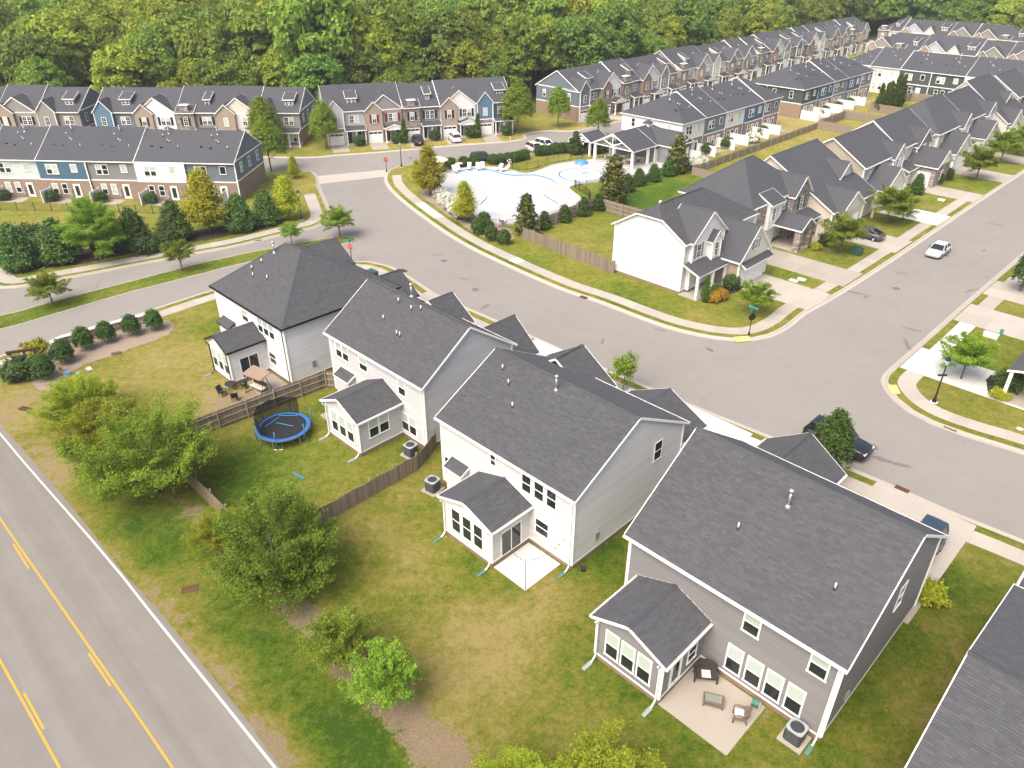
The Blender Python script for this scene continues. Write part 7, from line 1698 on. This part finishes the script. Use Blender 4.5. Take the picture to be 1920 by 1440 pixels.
# entrance sign and wall
t = thing('entrance_sign', 'black hanging entrance sign on a dark timber frame', 'sign', g(62, 700, GZ), rad(22))
for x in (-.1, .75): pl_box(t, 'post', x - .1, -.1 + (0 if x > 0 else .0), -.1, x + .1, .1, 2.35, M_TIMBER)
pl_box(t, 'beam', -1.5, -.11, 2.35, 1.15, .11, 2.58, M_TIMBER); pl_box(t, 'brace', -1.4, -.07, 2.2, -1.1, .07, 2.35, M_TIMBER)
pl_box(t, 'sign_board', -1.15, -.16, 1.15, .1, -.105, 2.15, M_BLACK)
mb = MB(); mb.tube([(-1.08, -.165, 1.22), (.03, -.165, 1.22), (.03, -.165, 2.08), (-1.08, -.165, 2.08), (-1.08, -.165, 1.22)], .012, 4, caps=False); mb.build('border', M_WPAINT, t)
mb = MB()
for z, a, b in ((1.85, -.95, -.2), (1.55, -.8, -.05), (1.4, -.7, -.2)): mb.tube([(a + (b - a) * k / 14, -.166, z + .055 * math.sin(k * 2.1) * (1 if z > 1.5 else .3)) for k in range(15)], .014, 4)
mb.build('lettering', M_WPAINT, t)
t = thing('entrance_wall', 'low stone entrance wall with pale cap stones beside the pavement', 'wall', (0, 0, 0))
wp = smooth_line(gp((90, 678), (112, 652), (142, 643), (182, 631), (222, 620), (248, 613), (292, 603)), .5); mb = MB(); A, B = offset_line(wp, .2), offset_line(wp, -.2); H_ = .85
strip(mb, wp and [p for p in A], [p for p in A], GZ, GZ)
mb = MB()
for L, fl in ((A, 0), (B, 1)):
    for i in range(len(L) - 1):
        q = [(L[i].x, L[i].y, GZ - .1), (L[i + 1].x, L[i + 1].y, GZ - .1), (L[i + 1].x, L[i + 1].y, GZ + H_), (L[i].x, L[i].y, GZ + H_)]; mb.face(q if fl else q[::-1])
for k in (0, -1): mb.face([(A[k].x, A[k].y, GZ - .1), (B[k].x, B[k].y, GZ - .1), (B[k].x, B[k].y, GZ + H_), (A[k].x, A[k].y, GZ + H_)])
mb.build('stonework', M_STONE, t)
A, B = offset_line(wp, .27), offset_line(wp, -.27); k = 0
while k < len(wp) - 1:
    e = min(k + 3, len(wp) - 1); mb = MB(); q = [A[i] for i in range(k, e + 1)] + [B[i] for i in range(e, k - 1, -1)]; c0 = sum((p for p in q), Vector((0, 0))) / len(q)
    mb.prism([tuple(c0 + (p - c0) * .985) for p in q][::-1], GZ + H_ + .001, GZ + H_ + .1, bottom=True); mb.build('cap_stone', M_CONCW, t); k = e
# hydrants
M_HYD = mat('hydrant_yellow', (.62, .36, .03), .5, .4)
def hydrant(label, p):
    t = thing('fire_hydrant', label, 'hydrant', p); mb = MB(); mb.lathe([(.17, 0), (.17, .05), (.11, .07), (.11, .5), (.14, .52), (.14, .58), (.1, .68), (.03, .72), (0, .78)], 14); mb.build('barrel', M_HYD, t, smooth=True)
    for a in (0, HALF, math.pi): mb = MB(); mb.tube([(.1 * math.cos(a), .1 * math.sin(a), .42), (.2 * math.cos(a), .2 * math.sin(a), .42)], .055, 8); mb.build('outlet', M_HYD, t)
hydrant('yellow fire hydrant beside the clipped shrubs at the entrance wall', g(116, 698, GZ)); hydrant('yellow fire hydrant on the grass at the end of the terrace facing the pool', g(957, 263, GZ)); hydrant('yellow hydrant on the far terrace verge', uw(141, -103.4, GZ))
# utility boxes and lids
M_UTG = mat('utility_green', (.03, .075, .05), .5, .4); M_UTB = mat('valve_blue', (.08, .26, .5), .5, .3)
def box_thing(name, label, cat, p, dims, m, rot=0, lid=True):
    t = thing(name, label, cat, p, rot); x, y, z = dims; mb = MB(); mb.box(-x / 2, -y / 2, -.1, x / 2, y / 2, z * .8); mb.build('box', m, t); mb = MB(); mb.box(-x / 2 - .03, -y / 2 - .03, z * .8 + .001, x / 2 + .03, y / 2 + .03, z); mb.build('lid', m, t); return t
box_thing('transformer', 'dark green utility transformer by the stop sign behind the hipped roof', 'utility box', g(697, 523, GZ), (1.3, 1.1, 1.0), M_UTG, HOUSE_ROT); box_thing('transformer', 'dark green utility transformer under the bright yard tree', 'utility box', g(1605, 477, GZ), (1.2, 1.1, .9), M_UTG, HOUSE_ROT)
for px, py, d, m, lab in ((126, 703, (.5, .5, .3), M_UTB, 'blue valve box beside the entrance shrubs'), (147, 701, (.5, .35, .12), M_STEEL, 'grey valve lid right of the blue box'), (167, 692, (.6, .35, .06), M_CONCW, 'pale valve lid farthest from the sign'), (1488, 527, (1.0, .7, .1), M_CONCW, 'white utility lid on the lawn strip, left of two'), (1503, 525, (.9, .45, .16), M_PVC, 'white utility lid on the lawn strip, right of two'), (1857, 632, (1.3, .5, .45), M_PVC, 'white utility box by the white driveway'), (1876, 628, (.25, .25, .6), M_GREENPL, 'green pedestal beside the white utility box'), (1765, 376, (.9, .6, .2), M_PVC, 'white utility lid on the far lawn strip'), (1912, 805, (.4, .3, .08), M_PVC, 'small white lid on the corner lawn'), (899, 437, (.6, .6, .7), M_STEEL, 'grey meter cabinet among the round shrubs'), (14, 505, (.9, .6, 1.1), M_UTG, 'green cabinet beside the leftmost cedar')):
    box_thing('utility_box', lab, 'utility box', g(px, py, GZ), d, m, HOUSE_ROT)
M_RUST = mat('rusty_iron', (.13, .06, .04), .8, .3)
def grate(label, p, rot, lx=1.1, ly=.6, z=GZ + .02):
    t = thing('storm_drain', label, 'drain', (p[0], p[1], z), rot); mb = MB(); mb.box(-lx / 2, -ly / 2, -.12, lx / 2, ly / 2, -.06); mb.build('pit', M_DARK, t)
    mb = MB(); [mb.box(*b) for b in ((-lx / 2, -ly / 2, -.06, lx / 2, -ly / 2 + .05, .012), (-lx / 2, ly / 2 - .05, -.06, lx / 2, ly / 2, .012), (-lx / 2, -ly / 2 + .05, -.06, -lx / 2 + .05, ly / 2 - .05, .012), (lx / 2 - .05, -ly / 2 + .05, -.06, lx / 2, ly / 2 - .05, .012), (-lx / 2 + .05, -.02, -.05, lx / 2 - .05, .02, .011))]; mb.build('frame', M_RUST, t)
    n = int(lx / .1)
    for k in range(1, n): mb = mesh_cache(('gbar', ly), lambda: gbar(ly)); obj('bar', mb, t, (-lx / 2 + k * lx / n, 0, 0))
def gbar(ly):
    mb = MB(); mb.box(-.022, -ly / 2 + .05, -.05, .022, ly / 2 - .05, .008); return mb.mesh('bar', M_RUST)
for px, py, r, lx, z, lab in ((357, 1107, rad(20), 1.0, GZ + .03, 'rusty drain grate in the grass by the main road'), (48, 769, rad(-20), 1.1, GZ + .03, 'rusty drain cover in the dry grass near the entrance'), (1690, 919, HOUSE_ROT, 1.0, .09, 'rusty kerb drain before the taupe house'), (1783, 803, HOUSE_ROT, 1.0, .09, 'rusty kerb drain at the right hand corner lawn'), (481, 451, rad(18), 1.1, .09, 'kerb drain on the entrance road below the cedars'), (48, 647, rad(18), 1.1, .09, 'dark kerb drain near the entrance sign'), (1095, 558, rad(-40), .9, .09, 'kerb drain on the curve below the scalloped fence'), (756, 508, HOUSE_ROT, .9, .09, 'kerb drain near the utility transformer'), (219, 665, rad(20), .9, GZ + .04, 'rusty drain lid on the mulch bed')):
    grate(lab, g(px, py), r, lx, .6, z)
M_IRON = mat('manhole_iron', (.14, .13, .125), .8, .3)
for i, (px, py, lab) in enumerate(((1636, 838, 'round manhole cover beside the black parked car'), (1680, 541, 'round manhole cover in the silver car street'), (832, 489, 'small round cover on the curved street'), (891, 543, 'larger round cover on the curved street'), (1774, 479, 'small cover beyond the silver car'), (770, 296, 'small cover in the terrace street'))):
    t = thing('manhole_cover', lab, 'manhole', g(px, py, .006)); mb = MB(); mb.lathe([(.42, -.01), (.42, .012), (.38, .012), (.38, .006), (0, .006)], 20); mb.build('cover', M_IRON, t)
    mb = MB(); [mb.box(-.3, -.3 + k * .1, .005, .3, -.26 + k * .1, .012) for k in range(7)]; mb.build('tread', M_IRON, t)
o = box_thing('speaker', 'small dark round container by the warm white house corner', 'container', uw(28.6, -22.1, GZ), (.3, .3, .25), M_DARK)
t = thing('bird_feeder_pole', 'thin white post with a cap beside the corner house back yard', 'post', uw(88.5, -59, GZ)); mb = MB(); mb.tube([(0, 0, 0), (0, 0, 2.6)], .06, 6); mb.build('pole', M_PVC, t); mb = MB(); mb.lathe([(.2, 2.5), (.2, 2.75), (0, 2.9)], 8); mb.build('cap', M_PVC, t)
t = thing('grill', 'covered black grill behind the pale green terrace unit', 'grill', bo + bx * 37.2 + by * 13.6); mb = MB(); mb.lathe([(.45, 0), (.55, .5), (.6, .8), (.4, 1.15), (0, 1.2)], 14); mb.build('cover', M_BLACK, t, smooth=True)

# stains and patches on the streets
M_STAIN = mat('oil_stain', (.145, .136, .126), .8, .3)
for i, (px, py, a, b) in enumerate(((1600, 548, 1.6, .28), (1625, 556, .8, .22), (1690, 512, .9, .2), (1700, 645, 1.5, .3), (1712, 618, 1.2, .25), (1820, 545, 1.6, .25), (1865, 420, 1.5, .25), (1845, 470, .9, .2), (1655, 862, .9, .35), (1690, 872, 1.0, .3), (1640, 905, .9, .4), (820, 478, 1.0, .25), (868, 523, .9, .22), (910, 575, 1.1, .3), (1240, 610, .9, .2), (1330, 655, .7, .3), (1235, 618, 1.0, .16), (1130, 640, .8, .2))):
    c = g(px, py); th = RND.uniform(0, 6.3) if i % 2 else -.6; mb = MB(); n = 14
    mb.face([(c.x + math.cos(th) * a * math.cos(k * 6.283 / n) * RND.uniform(.6, 1) - math.sin(th) * b * math.sin(k * 6.283 / n) * RND.uniform(.6, 1), c.y + math.sin(th) * a * math.cos(k * 6.283 / n) * RND.uniform(.6, 1) + math.cos(th) * b * math.sin(k * 6.283 / n) * RND.uniform(.6, 1), .004) for k in range(n)])
    mb.build('street_stain', M_STAIN, kind='structure')
M_REDPL = mat('red_plastic', (.4, .03, .03), .5, .3)
_d = M_DARK
for i, (u, w) in enumerate(((138.4, -73.6), (139.6, -73.2), (140.8, -73.4))):
    M_DARK = M_REDPL if i == 1 else _d
    lowchair('%s garden chair on a patio behind the white ended terrace%s' % (('black', 'red', 'black')[i], (', left', '', ', right')[i]), uw(u, w, GZ + .02), rad(40 + 30 * i))
M_DARK = _d

# thin summer haze over the whole place
def haze_f(n, l, b):
    v = n.new('ShaderNodeVolumePrincipled'); v.inputs['Color'].default_value = (.86, .90, .95, 1); v.inputs['Density'].default_value = .00027; v.inputs['Anisotropy'].default_value = .2
    l.new(v.outputs[0], n['Material Output'].inputs['Volume'])
    for k in list(n['Material Output'].inputs['Surface'].links): l.remove(k)
    n.remove(b)
hz = MB(); hz.box(-3020, -1220, -1.2, 3020, 4020, 46); hz.build('haze', mat('haze', build=haze_f), kind='stuff')
